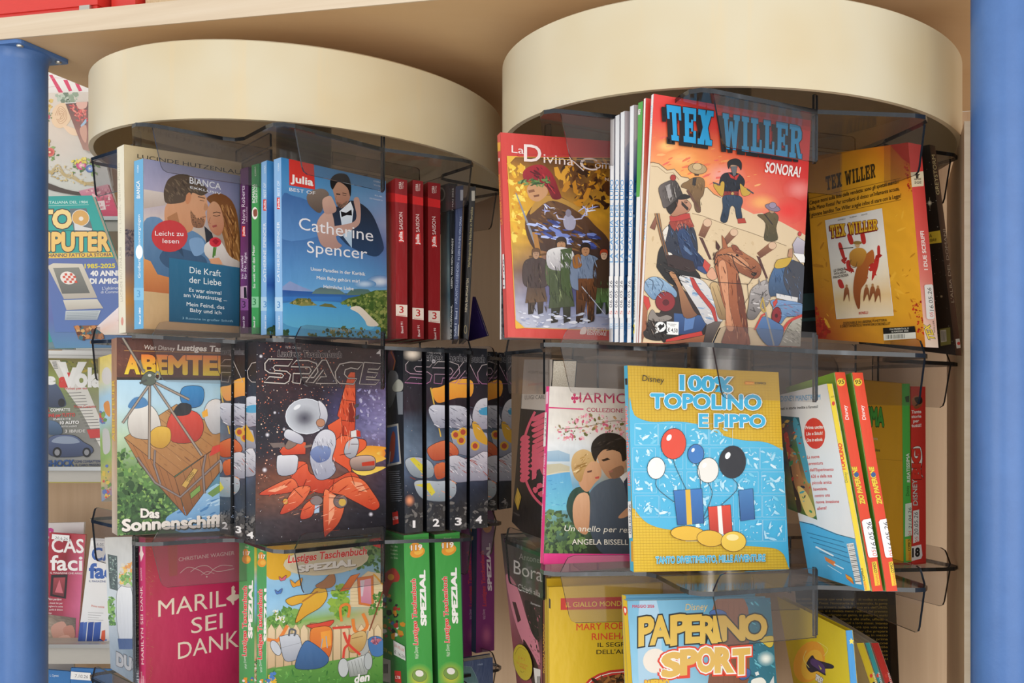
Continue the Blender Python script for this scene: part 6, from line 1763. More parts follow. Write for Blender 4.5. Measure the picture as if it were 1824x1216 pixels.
# ================================================================== right rack, middle and lower rows
b = Bk('paperback_book', 'black novel with pink laurel emblem, grey paper band on top, left-facing pocket', [934,640, 985,640, 962,V(970, 1.0, -.150), 911.7,929], (1.13, 1.0), .025, open_='R', fc='1a1716')
f = b.F.at(890, 590, 2.764)
f.grid(['24201e 201c1a', '1c1918 1a1716', '1a1716 181514'], .05)
f.pg('bcb2a6', 122,120, 260,120, 258,392, 106,380)
f.tx('SUPERNOTES', 140, 268, 216, 262, 11, 'c06070', sh=.2).tx('LUIGI CARLETTI', 124, 335, 262, 332, 21, '4a4444', b=.004).tx('VICENTE NARBES', 138, 205, 240, 212, 13, '6a625c')
PK = 'd8566c'
f.ln(PK, 12, 175,395, 140,470, 115,560, 110,640, 125,720, 160,800, 210,855, 260,880, sm=1)
for i in range(10):
    y = 430+i*27
    f.pg(PK, 165-abs(i-4)*3,y, 225,y-34, 232,y-18, 178,y+12, sm=1)
    f.pg(PK, 118+i%3*6,510+i*22, 100,535+i*22, 122,545+i*22, 150,520+i*22, sm=1)
    f.pg(PK, 160,560+i*17, 185,545+i*17, 180,570+i*17, 160,578+i*17)
for x, y in ((180, 780), (205, 800), (198, 760)):
    f.sc(6, PK, 8, 13, x-8,y-8, x+8,y-8, x+8,y+8, x-8,y+8, seed=x)
f.pg('d8566c', 200,640, 235,610, 235,720, 205,690, sm=1)
f.pg('c8a03c', 90,768, 108,815, 92,880, 75,830).ln('7a6420', 2, 90,780, 103,815, 92,868, 80,830, close=1)
f.tx('ROMANZO', 68, 895, 100, 910, 9, '8c8078')

b = Bk('paperback_book', 'white topped romance paperback, couple by blue bay, pink spine and bottom band', [978.8,687.7, 1150,694, 1152,998, 967.9,1005], (.93, .97), ('L', 972.8), fc='e8e2da', lc='e83c84')
f = b.F.at(890, 590, 2.764)
f.grid(['e4dcd2 e0d8cc ded6ca d8d0c4', 'e2dad0 dcd4c8 dad0c4 ccc4b8', 'e8e2d8 e4dcd0 dcd0c8 c8b8b0', 'e4e4e4 dce0e2 dcd4cc b8a89c', 'c8d0d4 b8c4c8 c8b49c 9a8c80', '8cb0c4 70a4c0 8c8c7c 6c6c70', '78b0c8 68a8c4 4c6c5c 4c5058', '6c9480 4c6c4c 3c4838 38383c', '344a30 2c3c28 2c2c24 282628', '2a3826 28301f 24221c 201e1c'], .05, 5)
f.pg(('a8c0d0', '8cacc4'), 230,590, 290,585, 345,605, 345,640, 230,640).pg('c0b89c', 228,655, 300,650, 345,665, 345,690, 226,705)
f.pg(('5ca4d0', '6cbcd0'), 228,710, 345,690, 360,780, 335,880, 215,880)
f.ln('d8c8a8', 4, 228,708, 290,692, 345,690).sc(20, '8cc8dc 4c94c0', 4, 16, 230,720, 340,710, 330,860, 220,870, asp=.2, rot=0)
f.sc(150, '4a6438 38502c 5c7840 2c4024 6c8848', 8, 26, 205,890, 300,880, 400,960, 430,1090, 205,1090, asp=.6, seed=5)
f.sc(150, 'e08090 e8a0b0 d0607c 8c7c50 c89c70 6c6c3c f0b8c0', 4, 14, 270,470, 340,430, 480,400, 620,430, 640,520, 480,490, 380,540, 290,530, asp=.6, seed=6)
f.ln('8c7458', 3, 300,480, 420,470, 560,440, 640,450, sm=1)
f.pg(('5a6470', '3c4450'), 440,800, 500,740, 590,720, 680,730, 700,1100, 520,1100, 450,1000, 435,880, sm=1)
f.pg('e8e4e2', 590,715, 640,680, 660,800, 620,760).pg('3a4050', 610,740, 640,700, 650,840, 630,830)
f.pg(('2c4a3c', '1c3428'), 345,800, 390,765, 440,790, 440,900, 380,960, 330,880, sm=1)
f.pg(('dcaa84', 'c08860'), 360,860, 390,800, 440,810, 440,960, 420,1000, 370,960, sm=1)
f.pg(('d8a67e', 'c8906a'), 395,690, 440,640, 490,650, 500,710, 470,745, 430,790, 390,750, sm=1)
f.pg(('d8b47c', 'b08448'), 352,660, 365,605, 410,580, 455,600, 480,640, 450,640, 420,680, 400,740, 370,720, sm=1)
f.sc(26, 'e8cc98 b8904c 9c7438', 6, 24, 360,620, 450,600, 440,640, 380,710, asp=.2, rot=-.6)
f.pg('6a4434', 430,688, 455,682, 452,692, 432,696).pg('c05048', 468,718, 490,712, 488,724, 472,726)
f.pg(('d0a07a', 'b88460'), 480,600, 530,570, 590,590, 620,650, 600,700, 545,725, 510,690, 490,650, sm=1)
f.pg('8c6850', 540,690, 600,660, 610,700, 560,726, sm=1).pg('3a2c24', 500,632, 530,622, 545,630, 510,640).pg('a86a5c', 535,688, 555,682, 556,692, 538,696)
f.pg('2e2824', 450,590, 460,540, 510,502, 580,505, 625,545, 635,610, 605,640, 590,595, 520,580, 485,610, 470,640, sm=1)
f.sc(20, '4a403a 221e1c', 6, 26, 460,550, 600,520, 610,580, 480,590, asp=.2, rot=-.4)
f.pg('c89470', 585,910, 640,860, 640,900, 600,920, sm=1)
f.pg(('ec3c8c', 'e83a84'), 200,1092, 700,1096, 700,1170, 200,1160)
f.tx('HARMONY', 355, 348, 745, 358, 52, 'b8345c').pg('e4dcd2', 350,290, 388,290, 388,356, 350,356)
for a in ((368, 312), (368, 346), (358, 329), (380, 329), (369, 329)):
    f.el('c83464', a[0], a[1], 7, 9)
f.ln('c83464', 2.5, 382,330, 405,331).tx('COLLEZIONE', 428, 395, 608, 400, 21, 'b8345c')
f.pg('d83474', 240,372, 412,380, 412,386, 240,378)
f.tx('Un anello per restare', 316, 982, 720, 992, 30, 'f0e8d8', sh=.2).tx('ANGELA BISSELL', 356, 1048, 632, 1050, 27, 'f0e8d8', b=.012)
p = b.L.at(890, 590, 2.764)
p.tx('A. BISSELL', 208, 950, 212, 850, 10, 'f8d0e0', b=.01).tx('Un anello per restare', 216, 800, 226, 600, 10, 'f8d0e0', b=.01).pg('f4c0d4', 228,300, 240,295, 238,355, 228,358)
q = b.sub('date_sticker', 'L', 'white date sticker')
q.at(890, 590, 2.764).pg('ece8e4', 226,400, 236,398, 230,565, 218,568)
q.tx('22.04', 231, 520, 233, 425, 7, '55525c')

b = Bk('comic_paperback', 'yellow and sky blue comic paperback, blue bubble title, standing on front tray', [1117.8,650.7, 1386.6,662.7, 1405.7,1013.5, 1129,1018.6], (.885, .93), ('L', 1111.2), fc='d8b02c', lc='4cb4d8', rc='e8c840')
f = b.F.at(1090, 620, 2.765)
f.grid(['cfa826 d2aa28 d4ac28', 'd6b02c d8b22c d8b22c', 'dcb62e deb82e deb82e', 'e0ba2e e2bc30 e0ba2e'], .01)
for i in range(74):
    y = 92+i*13.8
    f.ln('c09a22', 1.6, 70,y, 880,y+10*(1-i/74)-i*.1)
for i in range(50):
    x = 78+i*15.6
    f.ln('caa326', 1.0, x,90, x+34,1100)
f.pg(('54b8dc', '4ab0d8'), 85,262, 110,330, 190,362, 300,360, 400,370, 480,400, 560,435, 660,455, 740,460, 800,480, 850,515, 875,560, 880,1062, 845,1015, 800,985, 700,975, 560,960, 420,910, 300,895, 220,880, 160,850, 110,790, 98,740, sm=1)
rg = random.Random(12)
for r_ in range(5):
    for c_ in range(6):
        x0, y0 = 105+c_*124+rg.randint(-8, 8)+r_*4, 372+r_*118
        x1, y1 = x0+112, y0+104
        if c_ < 2 and r_ == 4 or c_ > 3 and r_ == 0:
            continue
        f.ln('c8e8f4', 1.6, x0,y0, x1,y0, x1,y1, x0,y1, close=1)
        f.sc(16, 'a8d8ec d8eef6 78c8e4 bce2f0', 5, 24, x0+8,y0+10, x1-8,y0+10, x1-8,y1-8, x0+8,y1-8, asp=.35, seed=r_*9+c_)
# balloons, parcels and a striped ball in place of the printed characters
for x, y, rx, ry, c_ in ((300, 470, 62, 76, 'e04a34'), (590, 560, 66, 80, '2a2a30'), (215, 590, 44, 54, 'e8e8e4'), (470, 600, 52, 62, 'e8e4dc'), (410, 520, 40, 48, '3c78bc')):
    f.ln('3a4a54', 3, x,y+ry, x+20,y+ry+60, 440,850, sm=1)
    f.el(c_, x, y, rx, ry, .1, ol='26282c', ow=.9).el('ffffff' if c_ != 'e8e8e4' else 'fdfdfb', x-rx*.35, y-ry*.4, rx*.18, ry*.22, .5)
f.pg(('3c78bc', '2c5c98'), 300,700, 440,690, 450,860, 320,870, ol='1c2c48', ow=1).pg('e0b43c', 358,696, 382,694, 392,866, 366,868)
f.pg(('e04a34', 'b83424'), 470,780, 580,770, 590,910, 480,920, ol='5a1a14', ow=1).pg('f0ece4', 515,776, 535,774, 545,914, 524,916)
f.el('e8b83c', 370, 910, 84, 36, .05, ol='6a4414', ow=1).el('e8b83c', 480, 935, 66, 40, .1, ol='6a4414', ow=1).el('f0c84c', 595, 950, 62, 50, 0, ol='6a4414', ow=1).el('fbe6a0', 590, 930, 30, 16)
f.pg(('4a80b8', '345c94'), 620,700, 690,690, 700,840, 630,850, ol='1c2c48', ow=1)
def bubble(p, t, x0, y0, x1, y1, h):
    p.tx(t, x0, y0, x1, y1, h, '3fb0da', b=.045, ol='f0f4f2', ow=.035, shadow=('a8841c', 4, 5))
    p.tx(t, x0, y0, x1, y1, h, '3fb0da', b=.035)
bubble(f, '100%', 335, 203, 585, 215, 72)
bubble(f, 'TOPOLINO', 190, 293, 728, 300, 72)
bubble(f, 'E PIPPO', 428, 384, 748, 388, 62)
f.tx('Disney', 146, 160, 252, 172, 30, '2c2620', sh=.1)
f.pg('e8782c', 652,165, 695,166, 695,178, 652,178).tx('PANINI', 655, 176, 693, 177, 9, 'f0c83c', b=.02).tx('COMICS', 700, 177, 754, 178, 10, '3a3420', b=.03)
f.tx('TANTO DIVERTIMENTO, MILLE AVVENTURE', 212, 1058, 750, 1046, 34, '4cb4d8', b=.05, ol='eef2e8', ow=.03, shadow=('8c7420', 2, 3))
p = b.L.at(1090, 620, 2.765)
p.tx('100% TOPOLINO E PIPPO', 90, 675, 76, 285, 11, 'e8504c', b=.03, ol='f0e4e0', ow=.02).pg('2a2a2c', 64,150, 76,148, 77,180, 66,180)
p.pg('e0a83c', 93,950, 104,950, 106,1050, 95,1050)
q = b.sub('date_sticker', 'L', 'white date sticker with handwritten date')
q.at(1090, 620, 2.765).pg('f0f0ee', 82,755, 97,752, 102,932, 87,935)
q.tx('08.05.26', 99, 915, 96, 768, 11, '4c4a58', sh=.1)

b = Bk('comic_paperback', 'slim comic magazine, white and blue back cover with red disc, leaning out', [1384,704, 1472.5,683, 1540,1051.7, 1440,1020], (.95, .852), ('R', 1482.8), open_='L', fc='ecebe8', rc='e4c834')
f = b.F.at(1370, 600, 2.586)
f.grid(['dcdad8 e6e4e2 eceae8', 'e2e0dc ebe9e6 f0eeec', 'dcdad8 e8e6e4 eceae8', 'd8d8d8 e4e4e2 e8e6e4'], .01)
f.pg(('52b0dc', '3c9ccc'), 60,830, 200,860, 310,905, 398,930, 445,1180, 60,1180)
f.ln('3a4650', 3, 90,838, 200,864, 310,908, 398,930)
f.tx('collana! DISNEY MAINSTREAM', -10, 300, 236, 288, 26, '4a9ccc', b=.02).tx('I Disney più amati in storie inedite a fumetti!', -30, 340, 225, 326, 13, '3a3a3a', b=.02)
f.el('dc3c30', 210, 444, 48, 72, -.1)
for i, (t, a, c_) in enumerate((('Prima uscita:', 168, 250), ('Lilo e Stitch!', 172, 246), ('Ora in edicola', 174, 246))):
    f.tx(t, a, 424+i*29, c_, 420+i*29, 15, 'f4efe8', b=.03)
for i, (t, x0, x1) in enumerate((('La nuova', 176, 232), ('avventura', 182, 248), ('dell\'Esperimento', 188, 297), ('626 e della sua', 194, 290), ('piccola amica', 200, 288), ('hawaiana,', 204, 268), ('contro una', 211, 280), ('nuova invasione', 216, 322), ('aliena!', 222, 264))):
    f.tx(t, x0, 560+i*29.5, x1, 557+i*29.5, 15, 'd4483c', b=.02)
f.grid(['1c3a44 24606c', '8c2c30 2c7c80', '2c2a38 58983c', '2a3448 8c6434', '3a5c38 c09854', '6c5430 8c8c3c', '2c4c24 486c2c'], .15, 5, quad=[40,362, 138,370, 222,842, 86,790])
f.pg('3c2a20', 60,560, 85,540, 130,700, 150,800, 110,780, sm=1).pg('a87448', 95,520, 125,540, 150,640, 185,700, 170,740, 120,690, sm=1).pg('c8483c', 62,470, 85,440, 100,540, 80,560, sm=1).pg('4c9cb0', 110,400, 138,400, 190,640, 170,650, sm=1).pg('e0c070', 130,690, 175,720, 215,820, 170,815, sm=1)
f.sc(60, 'c83c34 3c8c54 e0b050 1c2c3c 4ca0a8 8c5c34 d8a868', 4, 18, 50,380, 138,385, 215,830, 95,780, asp=.5, seed=5)
for i in range(5):
    f.ln('2c6c94', 2.6, 175+i*14, 900+i*22, 345+i*8, 945+i*24)
f.ln('e4f0f6', 7, 215,965, 298,1008).pg('d87c44', 255,1010, 305,1035, 305,1058, 262,1030).ln('e4f0f6', 5, 300,1045, 345,1068).ln('b8dcec', 3, 270,1050, 335,1090)
f.pg('eceae6', 358,952, 390,948, 428,1140, 400,1136)
for i in range(20):
    f.ln('2a2a2a', 1.2+(i*5 % 3)*1.1, 366+i*1.65,975+i*8, 394+i*1.65,971+i*8)
f.tx('€ 3,50', 362, 968, 390, 964, 12, '4a4a4a').pg('d8742c', 352,1090, 384,1110, 392,1140, 358,1112).tx('PANINI', 358, 1106, 386, 1124, 10, 'f0d040', b=.02)
p = b.R.at(1370, 600, 2.586)
p.tx('TOPOLINO', 352, 615, 334, 490, 18, 'd83c2c', b=.05).tx('Disney', 362, 670, 356, 622, 14, '4a6a3c').el('d04030', 296, 306, 7, 10).tx('3670', 284, 280, 300, 278, 8, '5a5020').tx('COMICS', 442, 1122, 430, 1065, 12, '3a3420', b=.03).tx('PANINI', 452, 1165, 444, 1126, 11, 'e0742c', b=.02)

def zio(label, face, z, Ru, dx):
    b = Bk('comic_paperback', label, face, z, ('R', Ru), open_='L', fc='6c9a2c', rc='e0482c', group='red-orange comic spines with date stickers')
    b.F.grid(['a8bc4c 7ca43c', '5c8c2c 7ca83c', '4c7c28 6c9c34', '3c6c24 6c9c30', '4a7a2c 5c8c30'], .08)
    b.F.ln('d8e0a0', 1, face[2]-1, face[3]+1, face[4]-1, face[5])
    p = b.R.at(1370+dx, 600, 2.586)
    p.grid(['e8502f e04828', 'e44c2c dc4426', 'e04628 d84224'], .01)
    p.el('ecc83c', 331, 208, 19, 18).tx('95', 318, 217, 345, 214, 20, '3a3020', b=.01)
    p.tx('Disney', 368, 380, 356, 315, 17, 'f0e8e0', b=.01)
    p.tx('ZIO PAPERONE', 442, 768, 402, 598, 23, 'ecc83c', b=.05, ol='4a5a20', ow=.03)
    p.el('3c5c8c', 402, 634, 11, 12)
    p.pg('ecc434', 472,1037, 494,1032, 512,1142, 488,1146).tx('COMICS', 498, 1085, 488, 1038, 13, '3a3014', b=.03).tx('PANINI', 508, 1140, 499, 1090, 12, 'e0742c', b=.02)
    q = b.sub('date_sticker', 'R', 'white date sticker with handwritten date')
    q.at(1370+dx, 600, 2.586).pg('f2f0ee', 425,852, 432,842, 466,836, 474,842, 502,1004, 497,1013, 462,1017, 455,1010)
    q.tx('16.05.26', 494, 975, 468, 853, 24, '33303a', sh=.1).tx('05', 496, 1010, 488, 980, 20, 'dc5a50')
    return b
zio('left one of two red-orange spines leaning beside the white and blue back cover', [1400,690, 1487,662.6, 1554,1053, 1455,1015], (.955, .862), 1504.8, 0)
zio('right one of two red-orange spines leaning beside the white and blue back cover', [1430,690, 1518,663.3, 1579,1053, 1480,1015], (.965, .868), 1536.5, 30.2)
b = Bk('comic_paperback', 'mustard yellow comic cover with green spine, behind the red-orange spines', [1480,672, 1606,683, 1609,1002, 1480,1000], (1.09, 1.0), ('R', 1620.8), open_='L', fc='d89c20', rc='54b850')
f = b.F.at(1370, 600, 2.586)
f.grid(['d0921c d69a20 d89c22', 'd4981e dc9f22 dea024', 'd4981e dc9f22 dea024'], .01)
f.tx('RISATISSIMA', 300, 395, 528, 408, 82, '4a9c3c', b=.05, ol='2c4420', ow=.05).ln('c08818', 2, 480,560, 618,570)
f.tx('crociera', 450, 470, 500, 474, 14, 'd8d0b8').tx('italiana', 480, 525, 512, 527, 13, '6a5a28', b=.02)
p = b.R.at(1370, 600, 2.586)
p.tx('RISATISSIMA', 650, 668, 645, 536, 15, 'f0f4ec', b=.03).tx('Disney', 645, 732, 644, 685, 16, '2c4424').pg('2c4a2c', 625,275, 645,270, 645,300, 630,300)
p.pg('e0b83c', 628,930, 652,930, 656,1030, 630,1030).tx('COMICS', 651, 985, 650, 932, 12, '3a3014', b=.03).tx('PANINI', 654, 1030, 652, 990, 12, 'e0742c', b=.02)
q = b.sub('date_sticker', 'R', 'pale handwritten date sticker')
q.at(1370, 600, 2.586).pg('dcecdc', 624,768, 657,762, 658,912, 622,920)
q.tx('21.04.26', 654, 882, 652, 785, 15, '44524a', sh=.1).tx('04', 652, 914, 651, 892, 14, 'd87068')
b = Bk('comic_paperback', 'red comic spine with speech balloon lettering, last before the wood panel', [1500,690, 1622.5,688, 1623.5,1006, 1500,1004], (1.10, 1.008), ('R', 1648.4), open_='L', fc='c83430', rc='d83c34')
p = b.R.at(1370, 600, 2.586)
p.grid(['d83c34 d0362e', 'da3e36 d43a32'], .01)
p.pg(('c87850', '8a5434'), 656,290, 680,270, 705,290, 700,318, 672,330, sm=1).pg('2a201c', 670,280, 700,276, 706,300, 690,310, 676,300, sm=1)
for i, t in enumerate(('Tante', 'storie', 'per', 'tutti!')):
    p.tx(t, 656+(i == 2)*8, 352+i*21, 700-(i == 2)*10, 350+i*21, 15, 'f2e8e4', b=.03)
p.pg('f2eeea', 655,530, 670,505, 698,508, 706,560, 700,620, 712,650, 690,632, 668,655, 656,620, sm=1, ol='4a1a18', ow=.8)
p.tx('BIG', 698, 648, 694, 520, 38, 'dc3c30', b=.07, ol='3a1614', ow=.02).tx('DISNEY', 684, 775, 680, 655, 22, 'e8e4e0', b=.01, ol='3a2a2a', ow=.03)
p.pg('f0ecea', 655,965, 700,955, 706,1005, 700,1020, 655,1032).tx('18', 660, 1012, 692, 1008, 40, '1c1a1a', b=.05)
q = b.sub('date_sticker', 'R', 'white handwritten date sticker')
q.at(1370, 600, 2.586).pg('f0eeec', 660,800, 688,794, 688,940, 660,950)
q.tx('20.05.26', 684, 912, 682, 806, 19, '33303a', sh=.1).tx('05', 684, 945, 683, 918, 16, 'dc5a50')

# lower row
b = Bk('paperback_book', 'black and pink novel with round yellow sticker, lower left-facing pocket', [891.8,950.5, 966,977, 966,V(966, 1.01, -.355), 926,V(915, 1.13, -.355)], (1.13, 1.01), .03, open_='R', fc='241c1e')
f = b.F.at(880, 930, 4.253)
f.grid(['2a2626 2c2828 2a2626', '2a2424 2a2626 262222', '7a4a54 3a2a2c 241e1e', '9c5a66 6c3a44 2c2224', '8c4450 5c343c 8c4a58', '7c3440 8c3c48 7c4450', '5c242c 7c343c 4c2c34', '4c1c24 5c242c 3c2428'], .06)
f.pg('c8788a', 90,400, 150,440, 200,560, 260,760, 330,900, 345,1080, 260,980, 190,840, 130,640, sm=1)
f.pg('3a1c20', 138,600, 165,605, 205,740, 180,760).pg('2c1418', 220,890, 260,940, 330,1080, 345,1216, 290,1216, 250,1050, sm=1)
f.pg('241c1e', 230,600, 300,640, 345,900, 280,820, sm=1).sc(60, '1c1618 8c4854 b86878', 4, 22, 250,640, 350,640, 350,1100, 280,960, asp=.2, seed=4, rot=1.2)
f.tx('Antonella', 190, 278, 390, 318, 48, 'a8a4a4').tx('Boralevi', 150, 385, 520, 500, 108, 'e4e0de').tx('Chiedi alla', 183, 512, 350, 568, 52, 'dcd8d6').tx('Romanzo', 280, 618, 352, 642, 18, 'b8b0b0', b=.01)
q = b.sub('round_sticker', 'F', 'round yellow promotional sticker')
q.at(880, 930, 4.253).el('c0a82c', 225, 1060, 68, 140, -.22, ol='4a4414', ow=.6)
q.tx('1+1', 195, 1035, 238, 1050, 28, 'c8682c').tx('lo sconto', 180, 1068, 262, 1095, 22, 'c8682c').tx('vale', 200, 1095, 250, 1118, 24, 'c8682c').ln('4a4414', 2, 165,1000, 200,945, 250,970, sm=1).ln('4a4414', 2, 205,1120, 220,1135, 236,1128, sm=1)
f.pg('dcd4d0', 300,1100, 352,1115, 352,1216, 312,1216)
for i in range(4):
    f.ln('2a2626', 4, 328+i*7, 1165, 330+i*7, 1216)
b = Bk('paperback_book', 'narrow brown spine with orange lettering beside the big yellow cover', [975.5,1022, 1100,1018, 1102,V(1100, 1.0, -.355), 975,V(975, 1.0, -.355)], (1.0, 1.035), ('L', 964.8), fc='b8b4b0', lc='7c4a34')
p = b.L.at(880, 930, 4.253)
p.grid(['80503c 7a4834', '7a4632 744230'], .05)
p.tx('ROSSO CLASSICO', 384, 1140, 380, 770, 18, 'd8a03c', b=.02).tx('La donna in attesa', 366, 1120, 362, 735, 11, 'd8c0a8').pg('dcd8d0', 358,490, 405,560, 405,600, 358,545)
def giallo(label, face, z, Lu):
    b = Bk('paperback_book', label, face, z, ('L', Lu), fc='dcb626', lc='c8a83c', page='d8d0c0', inset=.002)
    b.F.grid(['d4ac22 cfa620 c49a1e', 'dcb626 d8b024 d0a622', 'deb828 dab226 d4aa22', 'deb828 dab226 d0a824'], .01)
    return b
giallo('back copy of yellow mystery paperback, only its white page tops showing', [974,1030, 1170,1026, 1172,V(1172, 1.0, -.355), 976,V(976, .965, -.355)], (.985, 1.02), 970)
b = giallo('front yellow mystery paperback with red title band and black lettering', [977.5,1045.5, 1181,1037.5, 1184,V(1184, .985, -.355), 980,V(980, .945, -.355)], (.945, .985), 974.5)
f = b.F.at(880, 930, 4.253)
f.pg('c83428', 505,575, 1000,563, 1000,655, 505,663).tx('IL GIALLO MONDADORI', 545, 643, 1130, 628, 40, 'ecc434', b=.01)
f.tx('MARY ROBERTS', 624, 818, 1140, 800, 52, 'd84428', b=.012).tx('RINEHART', 740, 890, 1110, 880, 52, 'd84428', b=.012).tx('IL SEGRETO', 785, 944, 1120, 935, 34, '2a2014', b=.01).tx('DELL\'ALTRA', 776, 998, 1110, 990, 34, '2a2014', b=.01)
f.pg('3a2c18', 404,560, 428,585, 428,655, 404,640)
f.el('c83428', 985, 1300, 330, 190).el('f0e8dc', 985, 1300, 312, 172).el('c83428', 985, 1300, 305, 166).el('5a3418', 985, 1300, 285, 150)
f.sc(40, '7a4824 3c2414 a86c34', 10, 50, 760,1190, 980,1150, 990,1216, 740,1216, asp=.3)

def sport(label, face, z, Lu):
    b = Bk('comic_paperback', label, face, z, ('L', Lu), fc='7cb8d4', lc='dcb830', page='e4dcd0', group='two copies of the pale blue sports comic')
    return b
b = sport('back copy of pale blue sports comic, only its top edge showing', [1115,1061.3, 1345,1057, 1352,V(1352, .94, -.355), 1127,V(1127, .875, -.355)], (.878, .945), 1107.3)
b.F.grid(['74b0d0 7cb8d4', '7cb8d4 84bcd8'], .02)
b = sport('pale blue comic, chunky gold title and red outlined letters, bottom front', [1117.3,1070, 1372,1064.5, 1398,V(1398, .935, -.355), 1141,V(1141, .865, -.355)], (.865, .935), 1108.8)
f = b.F.at(1080, 990, 5.067)
f.grid(['74acc8 78b0cc 5c98b8 3c7490 34647c', '84bcd8 84bcd8 6ca8c4 34748c 2c687c', '94c4dc 94c4dc 84b4cc 2c708c 2a6c84', 'a4ccde a4ccdc 9cc4d4 2c7890 2c7488', 'b0d0dc b0d0dc a8b8bc 3c8498 307c90', 'b8d4dc b4d0d8 a89888 4488a0 388098'], .03, 5)
f.pg('a8c8dc', 300,400, 450,385, 500,900, 420,1216, 300,1216, sm=1)
f.pg(('8a5c48', '7a4c3a'), 975,410, 1250,395, 1290,800, 1250,1216, 930,1216, 960,900, sm=1)
for i in range(5):
    f.ln('6a4434', 3, 1000+i*50,410, 1010+i*48,1216)
f.sc(90, '48a0b8 2c6c84 6cb8cc 1c5468', 8, 40, 1270,420, 1480,400, 1530,1216, 1280,1216, asp=.3, seed=4, rot=.7)
f.glow('f0f4f0', '44889c', 1440, 925, 80, 70).pg('c8b04c', 1370,745, 1500,720, 1505,800, 1470,825, 1420,790, sm=1, ol='4a4420', ow=.8)
f.pg('e4e4e0', 1310,1120, 1400,1095, 1440,1150, 1330,1180, sm=1).pg('d8dce0', 1340,1050, 1370,1040, 1380,1070, 1350,1080).pg('c8ccd4', 1470,1150, 1510,1080, 1515,1150, 1480,1170)
f.el('e8ddd0', 440, 945, 110, 112)
f.pg(('4a6aa8', '34548c'), 1180,1040, 1240,1010, 1300,1030, 1290,1090, 1230,1120, 1190,1090, sm=1, ol='1c2c4c', ow=.8).pg(('4a6aa8', '34548c'), 930,510, 1000,480, 1080,510, 1070,560, 980,580, sm=1, ol='1c2c4c', ow=.8)
f.tx('MAGGIO 2026', 235, 466, 432, 464, 26, 'c83450', b=.03).tx('Disney', 712, 490, 910, 482, 62, 'd8b878', b=.004, sh=.1)
PL = ((295, 805, 415, 745, 545, 590), (415, 795, 560, 770, 540, 470), (580, 785, 730, 755, 520, 590), (740, 775, 870, 765, 520, 0), (868, 775, 1000, 765, 530, 0), (985, 770, 1045, 760, 540, 0), (1050, 765, 1235, 755, 530, 0))
G1 = ('d8b048', 'dcb858')
for pass_ in (0, 1):
    for t, x0, y0, x1, y1, h in (('P', 300, 802, 420, 780, 250), ('A', 405, 790, 570, 778, 250), ('P', 590, 795, 735, 772, 262), ('E', 725, 775, 850, 768, 245), ('R', 855, 778, 985, 772, 240), ('I', 985, 762, 1035, 760, 225), ('N', 1045, 758, 1240, 752, 222), ('O', 1235, 752, 1440, 742, 224)):
        if pass_ == 0:
            f.tx(t, x0, y0, x1, y1, h, '24282a', b=.085)
        else:
            f.tx(t, x0, y0, x1, y1, h, G1, b=.045)
for t, x0, y0, x1, y1, h in (('S', 515, 1085, 660, 1065, 205), ('P', 680, 1060, 810, 1050, 215), ('O', 825, 1035, 970, 1030, 210), ('R', 990, 1040, 1125, 1035, 215), ('T', 1150, 1055, 1285, 1045, 215)):
    f.tx(t, x0, y0, x1, y1, h, 'dc4430', b=.15)
for t, x0, y0, x1, y1, h in (('S', 515, 1085, 660, 1065, 205), ('P', 680, 1060, 810, 1050, 215), ('O', 825, 1035, 970, 1030, 210), ('R', 990, 1040, 1125, 1035, 215), ('T', 1150, 1055, 1285, 1045, 215)):
    f.tx(t, x0, y0, x1, y1, h, 'f0ece6', b=.10)
for t, x0, y0, x1, y1, h in (('S', 515, 1085, 660, 1065, 205), ('P', 680, 1060, 810, 1050, 215), ('O', 825, 1035, 970, 1030, 210), ('R', 990, 1040, 1125, 1035, 215), ('T', 1150, 1055, 1285, 1045, 215)):
    f.tx(t, x0, y0, x1, y1, h, 'dcb25c', b=.06)
f.el('6ca040', 440, 1150, 90, 45).tx('PAPERINO', 345, 1170, 560, 1160, 50, 'e0b83c', b=.08, ol='c83c24', ow=.05)
p = b.L.at(1080, 990, 5.067)
p.pg('dc3c30', 152,455, 180,460, 190,490, 178,535, 165,530, 152,490, sm=1).pg('f0e8e0', 160,470, 176,475, 180,500, 168,515, sm=1)

b = Bk('comic_paperback', 'black back cover covered in yellow text, leaning by the wood panel', [1415,1040, 1580,1041, 1592,V(1592, 1.06, -.355), 1440,V(1440, 1.13, -.355)], (1.13, 1.06), .02, open_='L', fc='1a1815')
f = b.F.at(1360, 980, 3.931)
T = ['La storia comincia con una bottiglia di vodka in mano', 'attraverso tutto il Paese. Nonostante la perestrojka, la gente', 'continua a non trovare nulla. La nuova era dell\'URSS,', 'dopo lo stalinismo, si è rivelata meno radiosa del previsto', 'e il professore considerato un genio, in patria ha molti', 'nemici. Negli ambienti militari è alle stelle, ufficiali e', 'soldati sono stati abbandonati a loro stessi. Intanto', 'il piano top secret secondo cui una spia vola verso', 'la missione contro il leader che prepara', 'un incontro segreto a Vienna in mezzo', 'alla guerra scoppiata poco prima', 'della riunione che gli oppone', 'e la lotta continua ostile', 'la sua vita con la sua', 'ultima notte al principe', 'e il mondo non ci si']
for i, t in enumerate(T):
    f.tx(t, 560-len(t)*6.2+i*4, 352+i*27.6-6*(i < 8), 868+i*.2, 352+i*27.6, 17, 'b8983c', b=.008)
b = Bk('comic_paperback', 'glossy yellow comic with orange disc and purple kite, leaning, blue spine', [1384,1062, 1506,1122.5, 1536,V(1536, .86, -.355), 1440,V(1440, 1.0, -.355)], (1.0, .86), ('R', 1519), open_='L', fc='e4c820', rc='3c8cc4', page='e4dccc', inset=.004)
f = b.F.at(1360, 980, 3.931)
